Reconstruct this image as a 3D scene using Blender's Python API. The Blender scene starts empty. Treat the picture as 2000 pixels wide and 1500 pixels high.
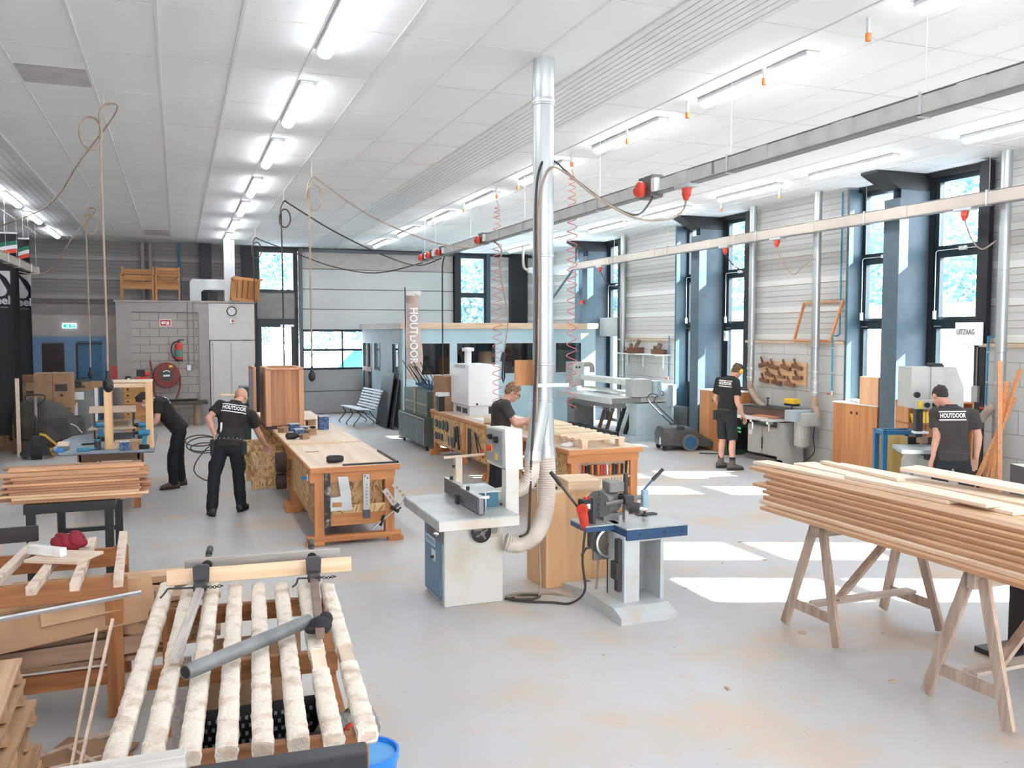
import bpy, bmesh, math, random
from math import sin, cos, pi, radians as R, hypot, atan2, sqrt
from mathutils import Vector as V, Matrix as M, Euler
scn = bpy.context.scene
C = scn.collection
rnd = random.Random(11)
# ---------------------------------------------------------------- camera, sky, sun, exposure
cam = bpy.data.cameras.new('camera'); camo = bpy.data.objects.new('camera', cam); C.objects.link(camo)
cam.sensor_width = 36; cam.lens = 30.6; cam.clip_end = 300
camo.location = (0, 0, 2.25); camo.rotation_euler = (R(90-3.4), 0, R(-20.98))
scn.camera = camo
vs = scn.view_settings
vs.view_transform = 'Standard'; vs.look = 'None'; vs.gamma = 1; vs.use_curve_mapping = False
vs.exposure = 0.68
try:
    scn.display_settings.display_device = 'sRGB'
except Exception: pass
w = bpy.data.worlds.new('sky'); scn.world = w; w.use_nodes = True
nt = w.node_tree; nt.nodes.clear()
wo = nt.nodes.new('ShaderNodeOutputWorld'); bg = nt.nodes.new('ShaderNodeBackground')
tc = nt.nodes.new('ShaderNodeTexCoord'); sx = nt.nodes.new('ShaderNodeSeparateXYZ'); cr = nt.nodes.new('ShaderNodeValToRGB')
nt.links.new(tc.outputs['Generated'], sx.inputs[0]); nt.links.new(sx.outputs['Z'], cr.inputs[0])
cr.color_ramp.elements[0].position = 0.0; cr.color_ramp.elements[0].color = (1, .98, .98, 1)
cr.color_ramp.elements[1].position = 0.6; cr.color_ramp.elements[1].color = (.70, .83, 1, 1)
nt.links.new(cr.outputs[0], bg.inputs[0]); bg.inputs[1].default_value = 8.0
nt.links.new(bg.outputs[0], wo.inputs[0])
sl = bpy.data.lights.new('sun', 'SUN'); sl.energy = 38; sl.angle = R(.6); sl.color = (1, .96, .9)
so = bpy.data.objects.new('sun', sl); C.objects.link(so); so.location = (30, -10, 25)
so.rotation_euler = V((-.93, .363, -.66)).to_track_quat('-Z', 'Y').to_euler()

# ---------------------------------------------------------------- materials
MATS = {}
def _n(nt, t, **k):
    n = nt.nodes.new(t)
    for a, b in k.items(): setattr(n, a, b)
    return n
def mat(name, c, rough=.5, metal=0, var=.06, vs_=6, bump=0, emit=0, spec=.5, dirt=None, sc=None):
    """painted or plain surface with a little uneven tone"""
    if name in MATS: return MATS[name]
    m = bpy.data.materials.new(name); m.use_nodes = True; nt = m.node_tree
    p = nt.nodes['Principled BSDF']; p.inputs['Roughness'].default_value = rough; p.inputs['Metallic'].default_value = metal
    p.inputs['Specular IOR Level'].default_value = spec
    if emit:
        p.inputs['Emission Color'].default_value = (*c, 1); p.inputs['Emission Strength'].default_value = emit
    t = _n(nt, 'ShaderNodeTexCoord'); no = _n(nt, 'ShaderNodeTexNoise'); no.inputs['Scale'].default_value = vs_; no.inputs['Detail'].default_value = 6
    r = _n(nt, 'ShaderNodeValToRGB')
    a = [max(0, x*(1-var*2)) for x in c]; b = [min(1, x*(1+var)) for x in c]
    if dirt: a = list(dirt)
    r.color_ramp.elements[0].color = (*a, 1); r.color_ramp.elements[1].color = (*b, 1)
    r.color_ramp.elements[0].position = .3 if not dirt else .28; r.color_ramp.elements[1].position = .6 if not dirt else .5
    if sc:
        mp = _n(nt, 'ShaderNodeMapping'); mp.inputs['Scale'].default_value = sc
        nt.links.new(t.outputs['Object'], mp.inputs[0]); nt.links.new(mp.outputs[0], no.inputs['Vector'])
    else: nt.links.new(t.outputs['Object'], no.inputs['Vector'])
    nt.links.new(no.outputs['Fac'], r.inputs[0]); nt.links.new(r.outputs[0], p.inputs['Base Color'])
    if bump:
        bu = _n(nt, 'ShaderNodeBump'); bu.inputs['Strength'].default_value = bump; bu.inputs['Distance'].default_value = .01
        n2 = _n(nt, 'ShaderNodeTexNoise'); n2.inputs['Scale'].default_value = vs_*8; n2.inputs['Detail'].default_value = 4
        nt.links.new(t.outputs['Object'], n2.inputs['Vector']); nt.links.new(n2.outputs['Fac'], bu.inputs['Height']); nt.links.new(bu.outputs[0], p.inputs['Normal'])
    MATS[name] = m; return m
def wood(name, c1, c2, axis='X', scale=3, rough=.55, rv=.12, stripe=None):
    """timber: grain stretched along one axis, each piece a little different"""
    if name in MATS: return MATS[name]
    m = bpy.data.materials.new(name); m.use_nodes = True; nt = m.node_tree; L = nt.links.new
    p = nt.nodes['Principled BSDF']; p.inputs['Roughness'].default_value = rough
    t = _n(nt, 'ShaderNodeTexCoord'); mp = _n(nt, 'ShaderNodeMapping'); oi = _n(nt, 'ShaderNodeObjectInfo')
    s = [scale*9]*3; s['XYZ'.index(axis)] = scale*.5
    mp.inputs['Scale'].default_value = s
    ad = _n(nt, 'ShaderNodeVectorMath', operation='MULTIPLY_ADD'); ad.inputs[1].default_value = (37, 53, 71)
    L(oi.outputs['Random'], ad.inputs[0]); L(t.outputs['Object'], mp.inputs[0]); L(mp.outputs[0], ad.inputs[2])
    no = _n(nt, 'ShaderNodeTexNoise'); no.inputs['Scale'].default_value = 1; no.inputs['Detail'].default_value = 5; no.inputs['Distortion'].default_value = .6
    L(ad.outputs[0], no.inputs['Vector'])
    r = _n(nt, 'ShaderNodeValToRGB'); r.color_ramp.elements[0].position = .33; r.color_ramp.elements[1].position = .62
    r.color_ramp.elements[0].color = (*c1, 1); r.color_ramp.elements[1].color = (*c2, 1)
    L(no.outputs['Fac'], r.inputs[0])
    hs = _n(nt, 'ShaderNodeHueSaturation'); mr = _n(nt, 'ShaderNodeMapRange'); mr.inputs[3].default_value = 1-rv*1.6; mr.inputs[4].default_value = 1+rv
    L(oi.outputs['Random'], mr.inputs[0]); L(mr.outputs[0], hs.inputs['Value'])
    L(r.outputs[0], hs.inputs['Color']); col = hs.outputs[0]
    if stripe:  # boards glued side by side
        ax, wd = stripe
        sp = _n(nt, 'ShaderNodeSeparateXYZ'); L(t.outputs['Object'], sp.inputs[0])
        dv = _n(nt, 'ShaderNodeMath', operation='DIVIDE'); dv.inputs[1].default_value = wd; L(sp.outputs[ax], dv.inputs[0])
        fl = _n(nt, 'ShaderNodeMath', operation='FLOOR'); L(dv.outputs[0], fl.inputs[0])
        wn = _n(nt, 'ShaderNodeTexWhiteNoise', noise_dimensions='1D'); L(fl.outputs[0], wn.inputs['W'])
        m2 = _n(nt, 'ShaderNodeMapRange'); m2.inputs[3].default_value = .78; m2.inputs[4].default_value = 1.12; L(wn.outputs['Value'], m2.inputs[0])
        h2 = _n(nt, 'ShaderNodeHueSaturation'); L(m2.outputs[0], h2.inputs['Value']); L(col, h2.inputs['Color']); col = h2.outputs[0]
        fr = _n(nt, 'ShaderNodeMath', operation='FRACT'); L(dv.outputs[0], fr.inputs[0])
        lt = _n(nt, 'ShaderNodeMath', operation='LESS_THAN'); lt.inputs[1].default_value = .03; L(fr.outputs[0], lt.inputs[0])
        mx = _n(nt, 'ShaderNodeMixRGB'); mx.inputs[2].default_value = (.12, .06, .03, 1); L(lt.outputs[0], mx.inputs[0]); L(col, mx.inputs[1]); col = mx.outputs[0]
    L(col, p.inputs['Base Color'])
    MATS[name] = m; return m
def osb(name='osb board', c=((.30, .16, .06), (.62, .37, .16), (.78, .55, .28))):
    if name in MATS: return MATS[name]
    m = bpy.data.materials.new(name); m.use_nodes = True; nt = m.node_tree; L = nt.links.new
    p = nt.nodes['Principled BSDF']; p.inputs['Roughness'].default_value = .7
    t = _n(nt, 'ShaderNodeTexCoord'); vo = _n(nt, 'ShaderNodeTexVoronoi'); vo.inputs['Scale'].default_value = 46
    no = _n(nt, 'ShaderNodeTexNoise'); no.inputs['Scale'].default_value = 5
    mx = _n(nt, 'ShaderNodeMixRGB'); mx.inputs[0].default_value = .35
    mp = _n(nt, 'ShaderNodeMapping'); mp.inputs['Scale'].default_value = (1, 1, .5); mp.inputs['Rotation'].default_value = (.5, .3, .4)
    L(t.outputs['Object'], mp.inputs[0]); L(mp.outputs[0], mx.inputs[1]); L(mp.outputs[0], no.inputs['Vector']); L(no.outputs['Color'], mx.inputs[2])
    L(mx.outputs[0], vo.inputs['Vector'])
    r = _n(nt, 'ShaderNodeValToRGB'); sp = _n(nt, 'ShaderNodeSeparateXYZ'); L(vo.outputs['Color'], sp.inputs[0]); L(sp.outputs[0], r.inputs[0])
    r.color_ramp.elements[0].color = (*c[0], 1); r.color_ramp.elements[1].color = (*c[2], 1); e = r.color_ramp.elements.new(.4); e.color = (*c[1], 1)
    L(r.outputs[0], p.inputs['Base Color']); MATS[name] = m; return m
def glass(name='glass', tint=(.93, .98, 1), gl=.06):
    if name in MATS: return MATS[name]
    m = bpy.data.materials.new(name); m.use_nodes = True; nt = m.node_tree; nt.nodes.clear()
    o = _n(nt, 'ShaderNodeOutputMaterial'); a = _n(nt, 'ShaderNodeBsdfTransparent'); a.inputs[0].default_value = (*tint, 1)
    g = _n(nt, 'ShaderNodeBsdfGlossy'); g.inputs['Roughness'].default_value = .03; x = _n(nt, 'ShaderNodeMixShader'); x.inputs[0].default_value = gl
    nt.links.new(a.outputs[0], x.inputs[1]); nt.links.new(g.outputs[0], x.inputs[2]); nt.links.new(x.outputs[0], o.inputs[0])
    MATS[name] = m; return m
def emis(name, c, s):
    return mat(name, c, emit=s, var=0)

# ---------------------------------------------------------------- mesh helpers
class G:
    def __init__(s): s.b = bmesh.new()
    def _hull(s, P, F):
        vs = [s.b.verts.new(p) for p in P]
        for f in F: s.b.faces.new([vs[i] for i in f])
        return vs
    def bx(s, c, d, rot=None, bv=0):
        m = M.Translation(c) @ (Euler(rot).to_matrix().to_4x4() if rot is not None else M())
        a, b, e = d[0]/2, d[1]/2, d[2]/2
        P = [m @ V((x, y, z)) for x in (-a, a) for y in (-b, b) for z in (-e, e)]
        vs = s._hull(P, [(0, 1, 3, 2), (4, 6, 7, 5), (0, 4, 5, 1), (2, 3, 7, 6), (0, 2, 6, 4), (1, 5, 7, 3)])
        if bv:
            es = list({e for v in vs for e in v.link_edges})
            bmesh.ops.bevel(s.b, geom=es, offset=min(bv, .45*min(d)), segments=1 if bv < .012 else 2, affect='EDGES', profile=.6)
        return s
    def box(s, x0, x1, y0, y1, z0, z1, bv=0):
        return s.bx(((x0+x1)/2, (y0+y1)/2, (z0+z1)/2), (abs(x1-x0), abs(y1-y0), abs(z1-z0)), None, bv)
    def beam(s, p, q, w, h, up=(0, 0, 1), bv=0):
        p, q = V(p), V(q); d = q-p; x = d.normalized(); z = V(up)
        y = z.cross(x)
        if y.length < 1e-4: y = V((0, 1, 0)).cross(x)
        y.normalize(); z = x.cross(y)
        r = M((x, y, z)).transposed().to_euler()
        return s.bx((p+q)/2, (d.length, w, h), r, bv)
    def cyl(s, p, q, r, r2=None, n=16, cap=True):
        p, q = V(p), V(q); d = (q-p).normalized(); a = d.orthogonal().normalized(); b = d.cross(a)
        r2 = r if r2 is None else r2
        A = [s.b.verts.new(p+(a*cos(2*pi*i/n)+b*sin(2*pi*i/n))*r) for i in range(n)]
        B = [s.b.verts.new(q+(a*cos(2*pi*i/n)+b*sin(2*pi*i/n))*r2) for i in range(n)]
        for i in range(n): s.b.faces.new((A[i], A[(i+1) % n], B[(i+1) % n], B[i]))
        if cap: s.b.faces.new(A[::-1]); s.b.faces.new(B)
        return s
    def loft(s, rings, cap=True, closed=False):
        W = [[s.b.verts.new(p) for p in r] for r in rings]; n = len(W[0])
        m = len(W)
        for j in range(m if closed else m-1):
            A, B = W[j], W[(j+1) % m]
            for i in range(n): s.b.faces.new((A[i], A[(i+1) % n], B[(i+1) % n], B[i]))
        if cap and not closed: s.b.faces.new(W[0][::-1]); s.b.faces.new(W[-1])
        return s
    def tube(s, pts, r, n=8, closed=False):
        pts = [V(p) for p in pts]; m = len(pts); rings = []; a = None
        for i, p in enumerate(pts):
            t = (pts[(i+1) % m]-pts[i-1]) if (closed or 0 < i < m-1) else (pts[1]-pts[0] if i == 0 else pts[-1]-pts[-2])
            t.normalize()
            a = t.orthogonal().normalized() if a is None else (a-t*a.dot(t)).normalized()
            b = t.cross(a); rr = r(i/(m-1)) if callable(r) else r
            rings.append([p+(a*cos(2*pi*k/n)+b*sin(2*pi*k/n))*rr for k in range(n)])
        return s.loft(rings, True, closed)
    def lathe(s, prof, c=(0, 0, 0), axis='Z', n=24, ring=False):
        def pt(r, h, t):
            x, y = r*cos(t), r*sin(t)
            return V(c)+(V((x, y, h)) if axis == 'Z' else V((h, x, y)) if axis == 'X' else V((y, h, x)))
        return s.loft([[pt(max(r, 1e-4), h, 2*pi*k/n) for k in range(n)] for r, h in prof], not ring, ring)
    def prism(s, poly, h0, h1, plane='XY', m=None):
        f = {'XY': lambda u, v, h: (u, v, h), 'XZ': lambda u, v, h: (u, h, v), 'YZ': lambda u, v, h: (h, u, v)}[plane]
        m = m or M()
        A = [s.b.verts.new(m @ V(f(u, v, h0))) for u, v in poly]; B = [s.b.verts.new(m @ V(f(u, v, h1))) for u, v in poly]
        n = len(A)
        for i in range(n): s.b.faces.new((A[i], A[(i+1) % n], B[(i+1) % n], B[i]))
        s.b.faces.new(A[::-1]); s.b.faces.new(B); return s
    def ell(s, c, r, rot=None, n=14):
        m = M.Translation(c) @ (Euler(rot).to_matrix().to_4x4() if rot is not None else M()) @ M.Diagonal((*(r if hasattr(r, '__len__') else (r, r, r)), 1))
        bmesh.ops.create_uvsphere(s.b, u_segments=n, v_segments=max(6, n//2+1), radius=1, matrix=m); return s
    def xf(s, m): bmesh.ops.transform(s.b, matrix=m, verts=s.b.verts); return s
    def o(s, name, m, par=None, smooth=None, label=None, bevel=0):
        bmesh.ops.recalc_face_normals(s.b, faces=s.b.faces)
        me = bpy.data.meshes.new(name); s.b.to_mesh(me); s.b.free()
        me.materials.append(m)
        if smooth is not None:
            me.polygons.foreach_set('use_smooth', [True]*len(me.polygons))
            try: me.set_sharp_from_angle(angle=R(smooth))
            except Exception: pass
        ob = bpy.data.objects.new(name, me); C.objects.link(ob)
        if par: ob.parent = par
        if label: ob['label'] = label
        return ob
def tag(o, label, cat, group=None):
    o['label'] = label; o['category'] = cat
    if group: o['group'] = group
    return o
def thing(name, label, cat, loc=(0, 0, 0), rz=0, group=None):
    o = bpy.data.objects.new(name, None); C.objects.link(o); o.empty_display_size = .1
    o.location = loc; o.rotation_euler = (0, 0, rz); return tag(o, label, cat, group)
def one(g, name, m, label, cat, loc=(0, 0, 0), rz=0, group=None, smooth=None):
    o = g.o(name, m, None, smooth); o.location = loc; o.rotation_euler = (0, 0, rz); return tag(o, label, cat, group)
def struct(g, name, m, smooth=None):
    o = g.o(name, m, None, smooth); o['kind'] = 'structure'; return o
def dup(o, loc=None, rz=None, label=None, group=None, par=None, rot=None):
    c = o.copy(); C.objects.link(c)
    if par: c.parent = par
    if loc is not None: c.location = loc
    if rz is not None: c.rotation_euler = (0, 0, rz)
    if rot is not None: c.rotation_euler = rot
    if label: c['label'] = label
    if group: c['group'] = group
    for ch in list(o.children): dup(ch, par=c)
    return c
def text(s, name, m, par=None, size=.1, loc=(0, 0, 0), rot=(0, 0, 0), depth=.002, bold=0, ax='CENTER', sx=1):
    cu = bpy.data.curves.new(name, 'FONT'); cu.body = s; cu.size = size; cu.extrude = depth; cu.align_x = ax; cu.align_y = 'CENTER'; cu.offset = bold; cu.resolution_u = 3
    t = bpy.data.objects.new(name, cu); C.objects.link(t)
    me = bpy.data.meshes.new_from_object(t.evaluated_get(bpy.context.evaluated_depsgraph_get()))
    bpy.data.objects.remove(t); me.materials.clear(); me.materials.append(m)
    o = bpy.data.objects.new(name, me); C.objects.link(o); o.location = loc; o.rotation_euler = rot; o.scale = (sx, 1, 1)
    if par: o.parent = par
    return o
def arc(c, r, a0, a1, n=10, plane='XZ'):
    out = []
    for i in range(n+1):
        a = a0+(a1-a0)*i/n; u, v = r*cos(a), r*sin(a)
        out.append(V(c)+V((u, 0, v) if plane == 'XZ' else (u, v, 0) if plane == 'XY' else (0, u, v)))
    return out
def spl(pts, k=6):
    """smooth curve through points"""
    P = [V(p) for p in pts]; out = []
    for i in range(len(P)-1):
        a, b, c, d = P[max(i-1, 0)], P[i], P[i+1], P[min(i+2, len(P)-1)]
        for j in range(k):
            t = j/k; out.append(.5*((2*b)+(c-a)*t+(2*a-5*b+4*c-d)*t*t+(3*b-a-3*c+d)*t**3))
    return out+[P[-1]]
# palette
steel = mat('galvanised steel', (.62, .65, .66), .38, .75, .10, 9)
alu = mat('bare aluminium', (.58, .59, .60), .35, .8, .05)
chrome = mat('polished steel', (.75, .76, .78), .18, 1, .02)
iron = mat('dark cast iron', (.055, .055, .058), .5, .4, .15)
anth = mat('anthracite paint', (.010, .013, .016), .5, 0, .08)
lining = mat('grey blue steel paint', (.055, .10, .13), .45, 0, .05)
black = mat('black plastic', (.010, .010, .011), .45, 0, .1)
rubber = mat('black rubber', (.02, .02, .02), .7, 0, .1)
white = mat('white plastic', (.82, .83, .84), .4, 0, .02)
red = mat('red plastic', (.62, .05, .03), .4, 0, .05)
orange = mat('orange plastic', (.85, .22, .05), .4, 0, .05)
yellow = mat('yellow plastic', (.85, .55, .04), .4, 0, .05)
blue = mat('machine blue', (.03, .12, .25), .4, 0, .08)
cable = mat('cable rubber', (.045, .035, .032), .6, 0, .1)
beigecable = mat('beige cable', (.36, .27, .20), .6, 0, .1)
card = mat('cardboard', (.34, .20, .115), .8, 0, .08)
pineX = wood('pine along x', (.74, .50, .30), (.86, .64, .43), 'X')
pineY = wood('pine along y', (.74, .50, .30), (.86, .64, .43), 'Y')
pineZ = wood('pine along z', (.74, .50, .30), (.86, .64, .43), 'Z')
beechX = wood('bench timber along x', (.50, .185, .06), (.63, .265, .095), 'X', rv=.05)
beechY = wood('bench timber along y', (.50, .185, .06), (.63, .265, .095), 'Y', rv=.05)
beechZ = wood('bench timber along z', (.50, .185, .06), (.63, .265, .095), 'Z', rv=.05)
osbm = osb()
# ---------------------------------------------------------------- the building
ZC = 4.55
def floor_mat():
    m = bpy.data.materials.new('painted concrete floor'); m.use_nodes = True; nt = m.node_tree; L = nt.links.new
    p = nt.nodes['Principled BSDF']; t = _n(nt, 'ShaderNodeTexCoord')
    def noise(s, d=6, vec=None):
        n = _n(nt, 'ShaderNodeTexNoise'); n.inputs['Scale'].default_value = s; n.inputs['Detail'].default_value = d; L(vec or t.outputs['Object'], n.inputs['Vector']); return n
    def ramp(src, a, b):
        r = _n(nt, 'ShaderNodeMapRange'); r.inputs[1].default_value = a; r.inputs[2].default_value = b; L(src, r.inputs[0]); return r.outputs[0]
    def mix(f, c1, c2):
        x = _n(nt, 'ShaderNodeMixRGB'); L(f, x.inputs[0])
        for i, c in ((1, c1), (2, c2)):
            if isinstance(c, tuple): x.inputs[i].default_value = (*c, 1)
            else: L(c, x.inputs[i])
        return x.outputs[0]
    c = mix(ramp(noise(.5).outputs['Fac'], .35, .65), (.46, .455, .45), (.51, .505, .50))
    c = mix(ramp(noise(1.1, 8).outputs['Fac'], .50, .70), c, (.54, .42, .33))     # sawdust drifts
    c = mix(ramp(noise(3.2, 9).outputs['Fac'], .58, .70), c, (.51, .45, .41))
    mp = _n(nt, 'ShaderNodeMapping'); mp.inputs['Scale'].default_value = (14, 24, 1); mp.inputs['Rotation'].default_value = (0, 0, .5); L(t.outputs['Object'], mp.inputs[0])
    c = mix(ramp(noise(1, 3, mp.outputs[0]).outputs['Fac'], .705, .74), c, (.36, .31, .28))  # scuffs
    c = mix(ramp(noise(38, 3).outputs['Fac'], .70, .73), c, (.36, .26, .18))     # chips
    L(c, p.inputs['Base Color'])
    L(ramp(noise(2.5, 6).outputs['Fac'], .2, .8), p.inputs['Roughness'])
    rr = _n(nt, 'ShaderNodeMapRange'); rr.inputs[3].default_value = .3; rr.inputs[4].default_value = .6; L(noise(2.5, 6).outputs['Fac'], rr.inputs[0]); L(rr.outputs[0], p.inputs['Roughness'])
    return m
struct(G().box(-4.9, 10.6, -6, 24.6, -.2, 0), 'floor', floor_mat())
ceilm = mat('white ceiling tile', (.82, .84, .845), .8, 0, .012, 1.2)
teem = mat('ceiling tee paint', (.72, .73, .73), .6, 0, .02)
ce = struct(G().box(-4.9, 10.6, -6, 24.6, ZC, ZC+.25), 'ceiling', ceilm)
g = G(); k = -12
while True:
    x = -.69+.59*k; k += 1
    if x < -4.6: continue
    if x > 10.1: break
    if 3.2 < x < 4.3 or -2.8 < x < -2.0: continue
    g.box(x-.012, x+.012, -5.9, 24.3, ZC-.006, ZC)
g.o('ceiling_grid', teem, ce)
g = G(); y = -4.5; jm = mat('tile joint shadow', (.52, .53, .54), .8, 0, .05)
while y < 24.3:
    x = -.69-.59*6
    while x < 10:
        a = x+.03; b = x+.56
        if not (3.2 < x+.3 < 4.3 or -2.9 < x+.3 < -1.9):
            w_ = rnd.choice([.0015, .0015, .002, .004])
            if rnd.random() < .9: g.box(a, b, y-w_, y+w_, ZC-.0025, ZC)
        x += .59
    y += 1.25
g.o('tile_joints', jm, ce)
panm = mat('radiant panel', (.70, .72, .73), .45, .2, .02)
def panel(x0, x1, name):
    g = G(); n = 10
    for i in range(n):
        a = x0+(x1-x0)*i/n; g.box(a+.004, a+(x1-x0)/n-.004, -5, 24.2, ZC-.02, ZC-.001)
    return g.o(name, panm, ce)
panel(3.34, 4.06, 'radiant_panel'); panel(-2.9, -1.86, 'radiant_panel')
dt = G().box(-1.265, -.70, 8.59, 9.2, ZC-.004, ZC).o('ceiling_tile', mat('grey ceiling tile', (.50, .50, .49), .8), ce, label='grey half tile')
G().box(-.67, -.12, 21.3, 22.5, ZC-.004, ZC).o('ceiling_tile', MATS['grey ceiling tile'], ce)

blockm = bpy.data.materials.new('painted concrete block'); blockm.use_nodes = True
def block_mat(m, c, j, axis, bw=.62, bh=.31):
    nt = m.node_tree; L = nt.links.new; p = nt.nodes['Principled BSDF']; p.inputs['Roughness'].default_value = .75
    t = _n(nt, 'ShaderNodeTexCoord'); sp = _n(nt, 'ShaderNodeSeparateXYZ'); cb = _n(nt, 'ShaderNodeCombineXYZ'); L(t.outputs['Object'], sp.inputs[0])
    L(sp.outputs[axis], cb.inputs[0]); L(sp.outputs['Z'], cb.inputs[1])
    b = _n(nt, 'ShaderNodeTexBrick'); L(cb.outputs[0], b.inputs['Vector']); b.inputs['Scale'].default_value = 1
    b.inputs['Brick Width'].default_value = bw; b.inputs['Row Height'].default_value = bh; b.inputs['Mortar Size'].default_value = .006
    b.inputs['Color1'].default_value = (*c, 1); b.inputs['Color2'].default_value = (*[x*.94 for x in c], 1); b.inputs['Mortar'].default_value = (*j, 1)
    bu = _n(nt, 'ShaderNodeBump'); bu.inputs['Strength'].default_value = .5; bu.inputs['Distance'].default_value = .008; bu.invert = True
    L(b.outputs['Fac'], bu.inputs['Height']); L(bu.outputs[0], p.inputs['Normal']); L(b.outputs['Color'], p.inputs['Base Color'])
block_mat(blockm, (.54, .53, .51), (.30, .29, .28), 'Y')
def clad_mat(name, c, band, line):
    m = bpy.data.materials.new(name); m.use_nodes = True; nt = m.node_tree; L = nt.links.new; p = nt.nodes['Principled BSDF']; p.inputs['Roughness'].default_value = .5
    t = _n(nt, 'ShaderNodeTexCoord'); sp = _n(nt, 'ShaderNodeSeparateXYZ'); L(t.outputs['Object'], sp.inputs[0])
    a = _n(nt, 'ShaderNodeMath', operation='SUBTRACT'); a.inputs[1].default_value = 2.10; d = _n(nt, 'ShaderNodeMath', operation='DIVIDE'); d.inputs[1].default_value = .49; f = _n(nt, 'ShaderNodeMath', operation='FRACT')
    L(sp.outputs['Z'], a.inputs[0]); L(a.outputs[0], d.inputs[0]); L(d.outputs[0], f.inputs[0])
    r = _n(nt, 'ShaderNodeValToRGB'); r.color_ramp.interpolation = 'CONSTANT'; E = r.color_ramp.elements
    E[0].position = 0; E[0].color = (*line, 1); E[1].position = .025; E[1].color = (*band, 1)
    for ps, cc in ((.23, c), (.42, line), (.435, c), (.62, line), (.635, c), (.83, line), (.845, c)): e = E.new(ps); e.color = (*cc, 1)
    L(f.outputs[0], r.inputs[0]); L(r.outputs[0], p.inputs['Base Color']); return m
clad = clad_mat('grey ribbed cladding', (.54, .55, .54), (.70, .71, .69), (.44, .37, .31)); cladb = clad_mat('shaded ribbed cladding', (.19, .18, .175), (.27, .255, .245), (.13, .115, .105))  # second copy is darkened: weaker light at back left put into its colour
ledgem = wood('ledge board', (.60, .44, .30), (.72, .56, .40), 'Y')
def ribs(z0, z1):
    """profile of a horizontally ribbed liner tray: list of (depth, z)"""
    out = []; z = z0
    while z < z1-.02:
        for d, a in ((0, 0), (.012, .012), (.012, .10), (0, .112), (0, .20), (.008, .205), (.008, .215), (0, .22), (0, .30), (.008, .305), (.008, .315), (0, .32), (0, .40), (.008, .405), (.008, .415), (0, .42)):
            if z+a < z1: out.append((d, z+a))
        z += .49
    out.append((0, z1)); return out
def cladding(y0, y1, z0, z1, x, name, m):            # on the right wall
    pr = ribs(z0, z1); poly = [(x-d, z) for d, z in pr]+[(x+.15, z1), (x+.15, z0)]
    return G().prism(poly, y0, y1, 'XZ')
XR = 10.05
BAYS = [(-1.6, .9), (3.54, 6.04), (8.69, 11.19), (13.84, 16.34), (18.92, 21.42)]
edges = [-6]+[v for b in BAYS for v in b]+[24.35]
sols = [(edges[i], edges[i+1]) for i in range(0, len(edges), 2)]
wr = None
for i, (a, b) in enumerate(sols):
    lo = G().box(XR, XR+.35, a, b, 0, 2.06)
    if wr is None: wr = struct(lo, 'wall_right', blockm)
    else: lo.o('masonry', blockm, wr)
    cladding(a, b, 2.10, ZC, XR+.14, 'c', clad).o('cladding', clad, wr)
    G().box(XR-.03, XR+.14, a+.02, b-.02, 2.055, 2.10, .004).o('ledge_board', ledgem, wr)
XG = 10.36                                               # plane of the glass
frm = mat('dark window frame', (.010, .022, .030), .4, 0, .05)
glm = glass()
def sash(g, y0, y1, z0, z1, t, x=XG, d=.06):
    g.box(x-d, x+.03, y0, y0+t, z0, z1); g.box(x-d, x+.03, y1-t, y1, z0, z1); g.box(x-d, x+.03, y0+t, y1-t, z0, z0+t); g.box(x-d, x+.03, y0+t, y1-t, z1-t, z1)
nwin = 0
def window(y0, y1, hardware=True, door=False):
    global nwin; nwin += 1
    g = G(); T = .07
    sash(g, y0, y1, .0 if door else 1.12, 4.47, T)
    for z in ((3.43, 2.36) if not door else (3.43, 2.36)): g.box(XG-.06, XG+.03, y0+T, y1-T, z-.06, z+.06)
    ob = struct(g, f'window_{nwin}', frm)
    if not door: G().box(XG-.02, XG+.05, y0, y1, 0, 1.12).o('spandrel', anth, ob)
    for z0, z1 in ((3.49, 4.40), (2.42, 3.37), (1.19 if not door else 2.1, 2.30)):
        G().box(XG-.004, XG+.004, y0+T, y1-T, z0, z1).o('pane', glm, ob)
    if hardware:
        h = G(); sash(h, y0+T, y1-T, 2.42, 3.37, .05, XG-.03, .05); h.o('opening_sash', frm, ob)
        h = G(); y = y1-.10
        h.tube([(XG-.14, y, 2.55), (XG-.14, y, 3.40), (XG-.14, y-.03, 3.42), (XG-.14, y0+.14, 3.42)], .006, 6); h.box(XG-.155, XG-.125, y-.02, y+.02, 2.44, 2.56); h.box(XG-.155, XG-.1, y-.5, y-.4, 3.40, 3.45)
        h.o('opener_rod', white, ob)
        G().box(XG-.10, XG-.06, y1-.16, y1-.06, 2.33, 2.345).o('handle', alu, ob)
    return ob
colm = mat('steel column paint', (.075, .115, .145), .5, 0, .06)
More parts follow.
